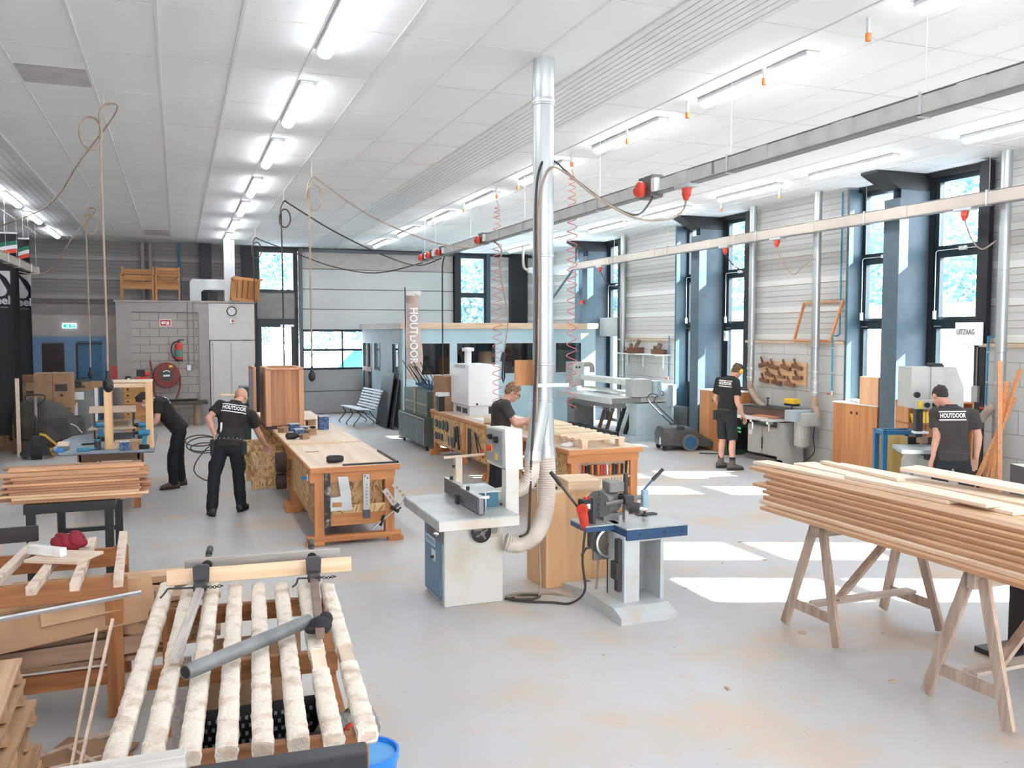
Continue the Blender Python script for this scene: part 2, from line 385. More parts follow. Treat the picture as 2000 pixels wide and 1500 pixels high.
for i, (a, b) in enumerate(BAYS):
    mid = (a+b)/2; last = i == 4
    # lining of the opening
    g = G(); t = .05
    g.box(XR-.02, XG+.06, b-t, b+.002, 0, ZC-.03); g.o('far_jamb', lining, wr); g = G(); g.box(XR-.02, XG+.06, a-.002, a+t, 0, ZC-.03); g.box(XR+.16, XG+.06, a+t, b-t, 4.47, ZC-.001)
    g.box(XR-.02, XR+.06, a-.12, a, 0, ZC-.03)
    g.o('bay_lining', anth, wr)
    g = G(); g.box(XG-.08, XG+.05, mid-.24, mid+.24, 0, 4.47); g.o('mullion', anth, wr)
    nw = None
    window(mid+.24, b-t, i > 1)
    window(a+t, mid-.24, i > 1, last)
    # rolled steel column standing in the middle of the bay
    g = G(); x0 = 9.72
    g.box(x0, x0+.02, mid-.15, mid+.15, 0, 4.18); g.box(XG-.10, XG-.08, mid-.15, mid+.15, 0, 4.30); g.box(x0+.02, XG-.10, mid-.006, mid+.006, 0, 4.30)
    g.box(x0+.02, XG-.1, mid-.15, mid-.14, 0, 4.3)
    cl = struct(g, f'trim_{i+1}', colm)
    g = G().prism([(9.28, ZC-.04), (9.72, 4.30), (XG-.08, 4.30), (XG-.08, ZC-.005), (9.28, ZC-.005)], mid-.16, mid+.16, 'XZ'); g.o('beam_haunch', anth, cl)
# --- back wall
YB = 24.35
bw = struct(G().box(-4.9, -3.42, YB, YB+.3, 0, 2.95), 'wall_back', mat('grey stucco', (.42, .38, .35), .85, 0, .04, 3, .2))
st = MATS['grey stucco']
G().box(-3.42, 2.0, YB, YB+.3, 2.15, 2.70).o('stucco_band', st, bw)
G().box(-1.70, 2.0, YB, YB+.3, 0, 2.15).o('stucco', st, bw)
G().box(-4.9, 2.0, YB-.02, YB+.25, 2.70, 2.98).o('grey_band', mat('grey wall panel', (.25, .235, .225), .8), bw)
G().box(-4.9, 2.0, YB-.05, YB+.2, 2.98, 3.06).o('trim_strip', mat('dark trim strip', (.13, .12, .12), .7), bw)
def cladback(x0, x1, z0, z1, m):
    pr = ribs(z0, z1); poly = [(YB-d, z) for d, z in pr]+[(YB+.2, z1), (YB+.2, z0)]
    return G().prism(poly, x0, x1, 'YZ').o('cladding', m, bw)
cladback(-4.9, 1.62, 3.06, ZC, cladb)
cladback(8.62, 10.3, 0, ZC, clad)
G().box(.58, .86, YB-.32, YB-.02, 3.0, ZC-.002).o('steel_post', anth, bw)
G().box(9.22, 9.72, YB-.30, YB-.02, 0, ZC-.002).o('steel_post', anth, bw)
G().box(1.62, 2.0, YB-.1, YB+.2, 0, ZC-.001).o('pier', anth, bw)
G().box(7.5, 7.66, YB-.2, YB+.2, 0, ZC-.001).o('pier', anth, bw)
G().box(8.5, 8.62, YB-.1, YB+.2, 0, ZC-.001).o('pier', lining, bw)
G().box(2.0, 10.2, YB-.02, YB+.2, 4.47, ZC-.001).o('header', anth, bw)
# small window over grey panel over glazed door
g = G()
def sashx(g, x0, x1, z0, z1, t, y=YB): g.box(x0, x0+t, y-.05, y+.05, z0, z1); g.box(x1-t, x1, y-.05, y+.05, z0, z1); g.box(x0+t, x1-t, y-.05, y+.05, z0, z0+t); g.box(x0+t, x1-t, y-.05, y+.05, z1-t, z1)
sashx(g, 2.0, 3.04, 3.32, 4.47, .08); g.box(2.0, 3.04, YB-.05, YB+.05, 2.50, 2.62)
wn = struct(g, 'window_20', frm); G().box(2.08, 2.96, YB-.004, YB+.004, 3.40, 4.39).o('pane', glm, wn)
G().box(2.0, 3.04, YB-.02, YB+.1, 2.62, 3.32).o('infill_panel', mat('grey infill panel', (.30, .285, .28), .7), wn)
G().box(3.0, 3.08, YB-.06, YB+.1, 0, 4.47).o('post', anth, wn)
g = G(); sashx(g, 2.0, 3.0, 0.02, 2.50, .11); g.box(2.1, 2.9, YB-.05, YB+.05, .13, .6)
dr = struct(g, 'door_1', frm); G().box(2.11, 2.89, YB-.004, YB+.004, .6, 2.39).o('pane', glm, dr); G().box(2.6, 2.95, YB-.12, YB-.05, 2.40, 2.46).o('door_closer', alu, dr)
# sectional door
secm = mat('light grey sectional door', (.60, .61, .60), .5, 0, .03, .8); secd = mat('grey sectional door', (.40, .40, .39), .5, 0, .05, .8)
x0, x1 = 3.20, 7.50
sd = struct(G().box(3.20, 7.50, YB-.02, YB+.04, 0.015, .61, .006), 'door_2', secd)
G().box(x0, x1, YB-.02, YB+.04, .63, 1.22, .006).o('door_section', secd, sd)
for i, (a, b) in enumerate(((2.33, 2.87), (2.89, 3.42), (3.44, 3.97), (3.99, 4.46))): G().box(x0, x1, YB-.02, YB+.04, a, b, .006).o('door_section', secm if i < 3 else mat('beige grey door section', (.47, .44, .42), .5), sd)
G().box(x0-.1, x1+.1, YB+.045, YB+.09, 0, 1.235).o('leak_backing', secd, sd); G().box(x0-.1, x1+.1, YB+.045, YB+.09, 2.31, 4.5).o('leak_backing', secd, sd)  # added backing, unseen, keeps sunlight out of the gaps between sections
g = G()
for z in (1.24, 1.76, 2.29): g.box(x0, x1, YB-.02, YB+.03, z-.025, z+.035)
x = x0
while x < x1+.1: g.box(x-.02, x+.02, YB-.02, YB+.03, 1.24, 2.31); x += (x1-x0)/4
g.o('glazing_bars', frm, sd)
G().box(x0, x1, YB, YB+.008, 1.25, 2.3).o('pane', glm, sd)
g = G()
for xx in (3.10, 7.50): g.box(xx, xx+.09, YB-.12, YB-.02, 0, 4.45)
g.box(3.1, 7.6, YB-.14, YB-.02, 4.44, 4.52); g.o('door_track', mat('dark door track', (.10, .11, .12), .4, .5), sd)
# right back window
g = G(); sashx(g, 7.66, 8.50, 3.33, 4.47, .07); sashx(g, 7.66, 8.50, .02, 3.33, .07)
wn = struct(g, 'window_21', frm); G().box(7.73, 8.43, YB-.004, YB+.004, .1, 4.40).o('pane', glm, wn)
# blue double doors
bdm = mat('blue door paint', (.045, .16, .30), .5, 0, .06); bdf = mat('pale blue frame paint', (.13, .25, .42), .5, 0, .05)
g = G(); g.box(-3.42, -3.28, YB-.03, YB+.2, 0, 2.15); g.box(-1.8, -1.70, YB-.03, YB+.2, 0, 2.15); g.box(-3.28, -1.8, YB-.03, YB+.2, 2.03, 2.15); g.box(-2.62, -2.38, YB-.03, YB+.2, 0, 2.03); g.box(-3.28, -3.16, YB-.02, YB+.1, 0, 2.03)
dd = struct(g, 'door_3', bdf)
G().box(-3.16, -2.62, YB+.0, YB+.05, 0, 2.03).o('door_leaf', bdf, dd)
g = G(); g.box(-3.16, -2.66, YB-.02, YB, .5, 1.98)
for i in range(22): g.box(-3.12, -2.70, YB-.035, YB-.02, .56+i*.063, .60+i*.063)
g.o('louvre', mat('dark brown louvre', (.05, .028, .025), .6), dd)
G().box(-2.38, -1.8, YB+.0, YB+.05, 0, 2.03).o('door_leaf', bdm, dd)
g = G(); g.box(-2.40, -2.35, YB-.035, YB, 0, 1.98); g.box(-2.35, -1.8, YB-.035, YB, 1.95, 1.98); g.o('edge_trim', MATS['dark brown louvre'], dd)
G().tube([(-2.3, YB, 1.1), (-2.3, YB-.06, 1.1), (-2.15, YB-.06, 1.1)], .014, 8).o('door_handle', iron, dd)
# left and front walls (outside the frame)
struct(G().box(-5.1, -4.9, -6, 24.6, 0, ZC), 'wall_left', mat('dark left wall', (.20, .19, .185), .8))
g = G()
fy = -6
for a, b, c, d in ((-5.1, -3.6, 0, ZC), (-1.2, -.6, 0, ZC), (1.8, 2.4, 0, ZC), (4.8, 5.4, 0, ZC), (7.8, 10.4, 0, ZC), (-3.6, 7.8, 0, 1.0), (-3.6, 7.8, 3.9, ZC)): g.box(a, b, fy-.2, fy, c, d)
struct(g, 'wall_front', clad)
# --- block built room in the back left corner
bm2 = bpy.data.materials.new('grey block'); bm2.use_nodes = True; block_mat(bm2, (.43, .385, .36), (.14, .125, .12), 'X', .42, .195)
bpl = mat('grey painted pier', (.38, .345, .325), .8, 0, .03)
YF = 22.7
rm = struct(G().box(-1.02, .48, YF, YF+.15, .0, 2.74), 'wall_store', bm2)
g = G(); g.box(-1.36, -1.02, YF-.04, YF+.12, 0, 3.0); g.box(.48, .72, YF-.04, YF+.12, 0, 3.0); g.box(-1.02, .48, YF-.04, YF+.12, 2.74, 3.0); g.box(-1.36, -1.3, YF+.1, YB-.02, 0, 2.99); g.box(-1.4, 1.84, YF-.06, YB-.06, 2.97, 3.02)
g.o('pier', bpl, rm)
cw = mat('white cupboard paint', (.62, .60, .57), .55, 0, .02)
G().box(.72, 1.82, YF-.05, YF+.1, 2.06, 2.96).o('upper_panel', cw, rm)
dv = G().box(.74, 1.80, YF-.05, YF+.1, 0, 2.04).o('door_frame', cw, rm)
for a, b in ((.80, 1.20), (1.23, 1.76)): G().box(a, b, YF-.075, YF-.05, .03, 2.0, .006).o('door_leaf', cw, rm)
g = G(); g.box(1.275, 1.305, YF-.085, YF-.075, .92, 1.1); g.cyl((1.29, YF-.075, 1.05), (1.29, YF-.12, 1.05), .01, n=8); g.cyl((1.29, YF-.12, 1.05), (1.40, YF-.12, 1.05), .009, n=8); g.o('door_handle', alu, rm)
G().box(1.78, 1.84, YF-.04, YB, 0, 2.97).o('side_panel', anth, rm)
# ---------------------------------------------------------------- outside
grass = mat('sunny paving and grass', (.40, .38, .38), .9, 0, .15, 1.5)
o = struct(G().box(-60, 90, -60, 110, -.45, -.25), 'ground', grass)
def tree_proto(seed, h, r, c, name='tree'):
    q = random.Random(seed)
    t = thing(name, 'leafy tree', 'tree')
    g = G(); g.tube(spl([(0, 0, -.25), (.1, .05, h*.25), (-.1, .1, h*.5), (.15, 0, h*.8)]), lambda u: .22*(1-.7*u)*h/8+.03, 8)
    for i in range(6):
        a = q.random()*6.3; z = h*(.3+.08*i); g.tube([(0, 0, z), (cos(a)*r*.4, sin(a)*r*.4, z+h*.15), (cos(a)*r*.7, sin(a)*r*.7, z+h*.22)], lambda u: .06*(1-.7*u)+.01, 6)
    g.o('trunk', mat('pale bark', (.42, .38, .32), .9, 0, .2), t, 60)
    g = G(); b = g.b
    blobs = [(q.gauss(0, r*.42), q.gauss(0, r*.42), h*(.25+.72*q.random()), r*(.30+.25*q.random())) for _ in range(26)]
    for bx_, by, bz, br in blobs:
        for _ in range(150):
            d = V((q.gauss(0, 1), q.gauss(0, 1), q.gauss(0, 1))).normalized()*br*(q.random()**.33)
            p = V((bx_, by, bz))+d; u = V((q.gauss(0, 1), q.gauss(0, 1), q.gauss(0, .6))).normalized(); v = u.orthogonal().normalized(); v = (M.Rotation(q.random()*6.3, 3, u) @ v)
            s = .10+.10*q.random()
            b.faces.new([b.verts.new(p+u*s), b.verts.new(p+v*s*.55), b.verts.new(p-u*s), b.verts.new(p-v*s*.55)])
    g.o('foliage', c, t); return t
leafm = mat('sunlit leaves', (.17, .31, .31), .6, 0, .25, .8)
leaf2 = mat('blue green leaves', (.18, .34, .37), .6, 0, .25, .8)
t1 = tree_proto(1, 9, 3.0, leafm); t2 = tree_proto(2, 8, 2.6, leaf2)
spots = [(25, 7, 1.0), (25.5, 14, 1.05), (26, 21, 1.1), (25, 28, 1.0), (27, 35, 1.1), (21, 41, 1.0), (34, 11, 1.2), (35, 25, 1.3), (14, 42, 1.1), (7.5, 40, 1.05), (1.5, 38, .95), (-5, 41, 1.05), (15, 52, 1.2), (29, 45, 1.2), (5, 50, 1.2), (36, 38, 1.2), (34, 18, 1.05)]
for i, (x, y, s) in enumerate(spots):
    src = (t1, t2)[i % 2]; o = src if i < 2 else dup(src)
    o.location = (x, y, -.1); o.rotation_euler = (0, 0, i*1.7); o.scale = (s, s, s)
    o['label'] = 'leafy green tree in sunlight outside the tall side windows' if x > 12 else 'leafy green tree outside beyond the windows of the end wall'
    o['group'] = 'trees outside the side windows' if x > 12 else 'trees outside the end wall'
    tag(o, o['label'], 'tree', o['group'])
# low white building across the road
shw = mat('white fascia', (.75, .80, .82), .6); shg = mat('grey slatted wall', (.42, .48, .52), .7, 0, .1, 3, sc=(1, 8, 1))
t = thing('shed', 'low white flat roofed building with slatted front seen outside the side windows', 'building', (17.2, 22, -.25))
G().box(0, 3, -20, 22, 0, 2.5).o('wall', shg, t); G().box(-.3, 3.2, -20.3, 22.3, 2.5, 2.95).o('fascia', shw, t); G().box(-.05, 3.1, -20, 22, 2.95, 3.2).o('roof', mat('pale roof', (.5, .53, .55), .7), t)
g = G()
for i in range(70): g.box(-.06, 0, -20+i*.6, -19.7+i*.6, .0, 1.9)
g.o('slats', shw, t)
def car(name, label, cat, loc, rz, body, prof, wide, wins, cl):
    t = thing(name, label, cat, loc, rz)
    G().prism(prof, -wide/2, wide/2, 'XZ').o('body', body, t, 40)
    gm = mat('tinted car glass', (.04, .13, .2), .1, 0, .05)
    g = G()
    for wn_ in wins: g.prism(wn_, -wide/2-.01, wide/2+.01, 'XZ')
    g.o('side_window', gm, t)
    for x in cl:
        for s in (-1, 1):
            g = G(); g.cyl((x, s*(wide/2-.18), .34), (x, s*(wide/2+.01), .34), .34, n=20); wl = g.o('wheel', rubber, t, 40)
            G().cyl((x, s*(wide/2+.005), .34), (x, s*(wide/2+.02), .34), .2, n=16).o('rim', alu, wl)
    return t
vanw = mat('white van paint', (.80, .84, .86), .25, 0, .02)
car('van', 'white van parked outside behind the glazed strip of the sectional door', 'van', (6.05, 28.4, -.25), R(184), vanw, [(-2.9, .3), (2.6, .3), (2.75, .9), (1.9, 1.25), (.95, 2.1), (.6, 2.25), (-2.8, 2.3), (-2.95, 1.6)], 2.0, [[(1.65, 1.25), (.95, 1.95), (.1, 1.98), (.1, 1.15), (1.3, 1.12)], [(-.1, 1.12), (-.1, 1.98), (-1.2, 2.0), (-1.2, 1.12)]], (1.75, -1.9))
cprof = [(-2.1, .3), (2.1, .3), (2.2, .75), (1.3, .98), (.6, 1.5), (-1.2, 1.55), (-2.0, 1.05), (-2.15, .7)]
cwin = [[(1.1, 1.0), (.55, 1.42), (-.2, 1.46), (-.2, .98)], [(-.3, .98), (-.3, 1.46), (-1.15, 1.46), (-1.7, 1.02)]]
car('car', 'silver car parked outside the side windows behind the bandsaw', 'car', (14.5, 14.4, -.25), R(82), mat('silver car paint', (.55, .58, .6), .25, .3), cprof, 1.8, cwin, (1.35, -1.35))
car('car', 'white car parked outside the window behind the stacked wooden cabinets', 'car', (14.6, 19.6, -.25), R(95), vanw, cprof, 1.8, cwin, (1.35, -1.35))
# ---------------------------------------------------------------- light fittings, ducts, rails
tubem = emis('lit tube cover', (.93, .97, 1), 20)
bodym = mat('light fitting housing', (.55, .56, .57), .5)
def batten():
    t = thing('ceiling_light', '', 'ceiling light')
    g = G(); g.box(-.07, .07, -.8, .8, -.045, 0, .008); g.o('housing', bodym, t)
    rings = []
    for y, s in ((-.80, .55), (-.775, .95), (-.76, 1), (.76, 1), (.775, .95), (.80, .55)):
        rings.append([V((.062*s*cos(a), y, -.045-.05*s*sin(a))) for a in [pi*i/10 for i in range(11)]])
    G().loft(rings).o('diffuser', tubem, t, 40)
    return t
bt = batten(); first = True
rows = [(1.16, [1.4, 3.94, 6.48, 9.04, 11.56, 14.3, 16.8, 19.5, 21.9], 'row over the left workbench'), (4.9, [1.6, 4.0, 6.7, 9.05, 11.55, 14.27, 16.72, 19.28, 22.05], 'row above the grey busbar'),
        (8.68, [1.8, 4.3, 7.0, 9.63, 11.95, 14.5, 16.9, 19.4, 22.0], 'row near the tall side windows'), (-2.6, [1.5, 5.8, 8.4, 10.9, 13.4, 17.0, 19.5, 22.4], 'row at far left of ceiling')]
onm = ['first', 'second', 'third', 'fourth', 'fifth', 'sixth', 'seventh', 'eighth', 'ninth', 'tenth']
vis = {1.16: 2, 4.9: 1, 8.68: 2, -2.6: 5}
for x, ys, wh in rows:
    for i, y in enumerate(ys):
        o = bt if first else dup(bt); first = False; o.location = (x, y, ZC)
        j = i-vis[x]
        o['label'] = f'lit ceiling batten, {onm[j]} from the front in the {wh}' if j >= 0 else f'lit ceiling batten close to the camera in the {wh}'
        o['group'] = 'fluorescent battens, '+wh
# round extraction duct in the middle of the floor with two branches
DX, DY = 2.93, 6.9
ductm = mat('spiral duct steel', (.47, .50, .51), .40, .75, .07, 5, sc=(1, 1, .15))
t = thing('extraction_duct', 'tall round galvanised extraction duct dropping from the ceiling to two hoses', 'duct', (DX, DY, 0))
r = .088
pr = [(r, 1.62)]
for z in (1.66, 1.80, 1.98, 2.9, 4.17): pr += [(r, z-.012), (r+.006, z-.008), (r+.006, z+.008), (r, z+.012)]
pr += [(r, 4.2), (r+.004, 4.21), (r+.004, ZC)]
du = G().lathe(pr, n=32).o('riser', ductm, t, 40)
G().lathe([(r+.01, 4.18), (r+.012, 4.2), (r+.01, 4.22)], n=32).o('clamp_band', alu, du, 40)
g = G(); g.cyl((0, 0, 1.66), (.02, -.03, 1.25), r, .075, 28); g.cyl((0, 0, 1.66), (-.13, -.10, 1.22), r*.98, .07, 28); g.o('y_branch', ductm, t, 50)
g = G(); g.cyl((.02, -.03, 1.27), (.022, -.032, 1.18), .08, n=24); g.cyl((-.125, -.097, 1.24), (-.14, -.107, 1.16), .075, n=24); g.o('hose_clamp', alu, t, 40)
g = G(); g.bx((.05, -.1, 1.80), (.30, .01, .03)); g.o('damper_lever', alu, t)
g = G(); g.bx((-.04, .10, 1.90), (.36, .02, .22)); g.o('wood_plate', wood('orange ply', (.55, .24, .09), (.68, .33, .13), 'Z'), t)
hosem = mat('translucent hose', (.62, .55, .48), .35, 0, .06)
def hose(name, pts, r, label, pitch=.022, m=None, par=None, n=18):
    P = spl(pts, 14); L = sum((P[i+1]-P[i]).length for i in range(len(P)-1)); N = int(L/pitch*2); out = []
    acc = [0]
    for i in range(len(P)-1): acc.append(acc[-1]+(P[i+1]-P[i]).length)
    j = 0
    for k in range(N+1):
        s = L*k/N
        while j < len(acc)-2 and acc[j+1] < s: j += 1
        f = (s-acc[j])/max(1e-6, acc[j+1]-acc[j]); out.append(P[j].lerp(P[j+1], f))
    g = G(); g.tube(out, lambda u: r*(1.0 if int(round(u*N)) % 2 else .90), n)
    if par: return g.o(name, m or hosem, par, 60)
    o = g.o(name, m or hosem, None, 60); return tag(o, label, 'hose')
hose('suction_hose', [(DX+.022, DY-.032, 1.20), (DX+.02, DY-.05, .95), (DX-.03, DY-.12, .72), (DX-.16, DY-.22, .55), (DX-.34, DY-.26, .5), (DX-.44, DY-.24, .52)], .078, 'thick ribbed cream suction hose curving down from the round duct behind the spindle moulder')
hose('suction_hose', [(DX-.14, DY-.107, 1.17), (DX-.16, DY-.13, 1.05), (DX-.22, DY-.12, .95), (DX-.33, DY-.10, .90), (DX-.50, DY-.10, .875)], .068, 'shorter ribbed cream suction hose bending to the fence of the spindle moulder')
# busbar trunkings
def busbar(name, x, y0, y1, z0, z1, w_, m, label, rods, joints, cat='busbar'):
    t = thing(name, label, cat, (x, 0, 0))
    G().box(-w_/2, w_/2, y0, y1, z0, z1, .006).o('trunking', m, t)
    g = G(); g.box(-w_/2-.012, w_/2+.012, y0, y1, z0-.012, z0); g.box(-w_/2-.006, w_/2+.006, y0, y1, z1, z1+.006); g.o('edge_strip', mat('dark trunking edge', (.22, .22, .22), .5, .4), t)
    for y in joints:
        G().box(-w_/2-.006, w_/2+.006, y-.11, y+.11, z0-.004, z1+.004).o('joint_cover', m, t)
    for y in rods:
        g = G(); g.cyl((0, y, z1), (0, y, ZC), .003, n=6); g.box(-w_/2-.012, w_/2+.012, y-.012, y+.012, z0-.02, z1+.02); g.o('hanger', alu, t)
    return t
busm = mat('grey busbar metal', (.60, .595, .575), .5, .15, .06); busb = mat('beige busbar paint', (.47, .41, .36), .5, 0, .03)
b1 = busbar('busbar', 4.76, 2.5, 17.6, 3.72, 3.85, .075, busm, 'grey metal busbar trunking with red sockets hanging under the ceiling', [4.6, 6.82, 9.47, 11.9, 14.4, 16.6, 17.4], [4.2, 5.35, 6.35, 7.6, 8.6, 9.9, 11.2, 13.0, 15.4])
g = G()
for y in (7.05,):
    for i in range(9): g.box(-.04, -.0385, y-.02, y+.02, 3.735+i*.013, 3.741+i*.013)
g.o('vent_slots', iron, b1)
b2 = busbar('busbar', 9.58, 5.5, 20.6, 3.86, 4.02, .075, busb, 'long beige busbar trunking hanging in front of the tall side windows', [8.2, 10.3, 12.89, 15.9, 18.3, 20.3], [7.4, 9.6, 11.5, 13.6, 14.4, 16.5, 18.6])
b3 = busbar('busbar', -2.7, 12, 20.6, 3.44, 3.58, .075, busb, 'short beige busbar trunking hanging at far left before the black flags', [17.0, 18.1, 19.5, 20.4], [18.5, 20.3])
def socket_box(y, par, s=1, flip=1):
    """tap-off box with red three phase socket on the trunking"""
    t = thing('tap_off_box', '', 'socket', (4.76, y, 3.785))
    G().box(-.075, .05, -.12, .10, -.09, .10, .01).o('box', mat('grey brown box', (.14, .13, .125), .5), t)
    g = G(); g.cyl((-.08, 0, .0), (-.15, -.02, -.05), .045, n=16); g.ell((-.12, -.02, -.02), (.05, .055, .07)); g.o('red_socket', red, t, 40)
    G().box(-.08, .02, -.19, -.12, -.05, .06, .008).o('breaker', white, t); return t
for i, (y, l) in enumerate(((8.25, 'large grey tap-off box with red socket on the grey busbar right of the round duct'), (13.7, 'tap-off box with red socket on the grey busbar left of the round duct'), (16.05, 'tap-off box with red socket above the long straight cable on the grey busbar'), (16.75, 'middle tap-off box with red socket near the far end of the grey busbar'), (17.3, 'tap-off box with red socket closest to the far end of the grey busbar'))):
    tb = socket_box(y, None); tb['label'] = l; tb['group'] = 'tap-off boxes on the grey busbar'
    if i == 0: tb.scale = (1.25, 1.25, 1.25)
for x, y, z, l in ((4.76, 7.55, 3.66, 'red plug in a grey socket plate under the grey busbar'), (9.58, 8.55, 3.80, 'red plug under the beige busbar before the window with the handwritten sign'), (9.58, 12.35, 3.80, 'red plug under the beige busbar above the leaning orange frame'), (9.58, 13.85, 3.80, 'red plug under the beige busbar at the dark post of the middle window bay'), (9.58, 19.0, 3.80, 'farthest red plug under the beige busbar before the far window bay')):
    t = thing('power_plug', l, 'plug', (x, y, z), 0, 'red plugs under the busbars')
    G().box(-.07, .07, -.14, .14, .02, .06, .01).o('socket_plate', mat('grey socket plate', (.5, .53, .55), .4), t)
    g = G(); g.cyl((0, 0, .03), (-.01, 0, -.05), .05, .045, 16); g.cyl((-.01, 0, -.05), (-.012, 0, -.10), .04, .022, 14); g.o('plug', red, t, 40)
# cables
def cab(name, pts, r, label, m=cable, cat='cable', k=8, smooth=True):
    o = G().tube(spl(pts, k), r, 6).o(name, m, None, 60); return tag(o, label, cat)
cab('power_cable', [(4.75, 8.2, 3.72), (4.6, 8.0, 3.60), (4.3, 7.75, 3.42), (3.8, 7.4, 3.46), (3.3, 7.1, 3.62), (3.05, 6.95, 3.72), (2.88, 6.82, 3.66), (2.82, 6.80, 3.3), (2.83, 6.8, 2.2), (2.80, 6.78, 1.6), (2.76, 6.74, 1.2), (2.72, 6.68, .75), (2.68, 6.62, .6), (2.58, 6.55, .58)], .011, 'dark cable looping over the round duct and hanging down its left side', cable)
cab('power_cable', [(4.75, 7.55, 3.56), (4.68, 7.5, 3.45), (4.45, 7.4, 3.34), (4.0, 7.25, 3.32), (3.5, 7.05, 3.46), (3.1, 6.86, 3.62), (2.93, 6.79, 3.60), (2.84, 6.78, 3.3), (2.85, 6.8, 2.6), (2.83, 6.8, 1.4), (2.84, 6.78, .6), (2.82, 6.7, .03), (2.7, 6.72, .012), (2.56, 6.80, .012), (2.66, 6.86, .012), (2.95, 6.75, .012), (3.2, 6.5, .012), (3.24, 6.44, .3), (3.22, 6.42, .6)], .010, 'beige cable from the red plug over the duct down to the floor', beigecable)
cab('power_cable', [(9.58, 12.35, 3.70), (9.62, 12.25, 3.45), (9.68, 12.05, 3.22), (9.73, 11.85, 3.35), (9.78, 11.7, 3.45), (9.82, 11.66, 3.44)], .010, 'cable sagging from a red plug to the middle grey wall duct', beigecable)
cab('power_cable', [(9.58, 8.55, 3.70), (9.62, 8.47, 3.45), (9.70, 8.38, 3.32), (9.80, 8.26, 3.42)], .010, 'cable from the nearest red plug to the grey wall duct at right', beigecable)
cab('power_cable', [(9.58, 13.85, 3.70), (9.64, 13.7, 3.5), (9.76, 13.55, 3.38), (9.80, 13.46, 3.38)], .010, 'short cable from a red plug to the grey duct at the middle window bay', cable)
cab('power_cable', [(9.58, 19.0, 3.70), (9.64, 18.8, 3.45), (9.74, 18.6, 3.33), (9.82, 18.42, 3.36), (9.82, 18.42, 2.9)], .010, 'cable from the farthest red plug to the duct by the exit door', cable)
def looped(name, x, y, ztop, drop, far, label, m, r=.012, loopr=.16, plug=True):
    """cable slung over a ceiling hook with a loop, one end hanging, other end swagged to a rail"""
    t = thing(name, label, 'cable', (x, y, 0))
    g = G(); L_ = [(0, 0, drop), (.0, 0, drop+.6), (-.01, 0, ztop-.25)]
    lp = [(-.02+loopr*.8*cos(a)+loopr*.6, .03*sin(a*.5), ztop-.28+loopr*1.3*sin(a)) for a in [pi+2*pi*i/14 for i in range(1, 15)]]
    up = [(-.01, 0, ztop-.1), (.05, 0, ztop), (.14, .02, ztop-.05)]
    g.tube(spl(L_+lp[::1]+up+[V(p)-V((x, y, 0)) for p in far], 5), r, 6); g.o('cord', m, t, 60)
    G().cyl((.03, 0, ztop), (.03, 0, ZC), .003, n=6).o('hook_wire', alu, t)
    if plug:
        g = G(); g.ell((0, 0, drop-.10), (.05, .05, .075), n=12); g.cyl((0, 0, drop+.04), (0, 0, drop-.06), .015, .03, 10); g.o('socket_block', black, t, 50)
    return t
looped('hanging_cable', 1.70, 12.06, 4.35, 1.75, [(2.6, 12.3, 3.88), (3.6, 12.8, 3.62), (4.3, 13.3, 3.60), (4.72, 13.65, 3.70)], 'hanging cable with largest loop, third and longest swag above the bench to the busbar', beigecable, .012, .13)
looped('hanging_cable', 1.62, 14.66, 4.38, 1.62, [(2.5, 14.9, 3.95), (3.5, 15.5, 3.62), (4.3, 16.2, 3.52), (4.72, 16.05, 3.66)], 'hanging cable with single loop and long swag, middle of the three by the sectional door', cable, .012, .11)
looped('hanging_cable', 1.60, 20.0, 4.33, 1.55, [(2.4, 20, 4.05), (3.2, 19.6, 3.72), (4.0, 18.6, 3.52), (4.74, 17.5, 3.68)], 'farthest hanging cable with small double loop before the upper window', cable, .012, .13)
looped('hanging_cable', -.64, 9.27, 4.42, 1.84, [(-.9, 10.2, 4.05), (-1.5, 12.5, 3.85), (-2.5, 15.5, 3.9)], 'black looped cable with chain hanging above the wooden frame at left', beigecable, .010, -.12)
looped('hanging_cable', -1.44, 16.9, 4.40, 1.60, [(-1.7, 17.6, 4.0), (-2.2, 18.9, 3.5), (-2.6, 19.6, 3.40), (-2.75, 18.4, 3.38)], 'looped cable ending in a dark pulley before the blue door at left', beigecable, .012, .13)
g = G(); cab('power_cable', [(4.76, 16.0, 3.68), (4.70, 15.9, 3.55), (4.66, 15.8, 3.3), (4.66, 15.8, 2.0), (4.66, 15.8, 1.35)], .013, 'straight black cable hanging from the busbar beside the vertical flag', cable)
t = thing('hanging_socket', 'black hanging socket block on a beige cable above the man with glasses', 'socket', (4.79, 12.66, 0))
G().tube(spl([(-.02, .6, 3.72), (.02, .35, 3.55), (-.12, .05, 3.3), (-.08, 0, 2.9), (0, 0, 2.5), (-.05, 0, 2.05), (-.08, 0, 1.95)]), .011, 6).o('cord', beigecable, t, 60)
g = G(); g.bx((-.08, 0, 1.87), (.065, .06, .15), (0, .2, 0), .01); g.o('socket_block', black, t); G().tube([(-.09, 0, 1.81), (-.10, 0, 1.55), (-.08, 0, 1.47), (-.06, 0, 1.55), (-.06, 0, 1.79)], .014, 6).o('strap', black, t, 60)
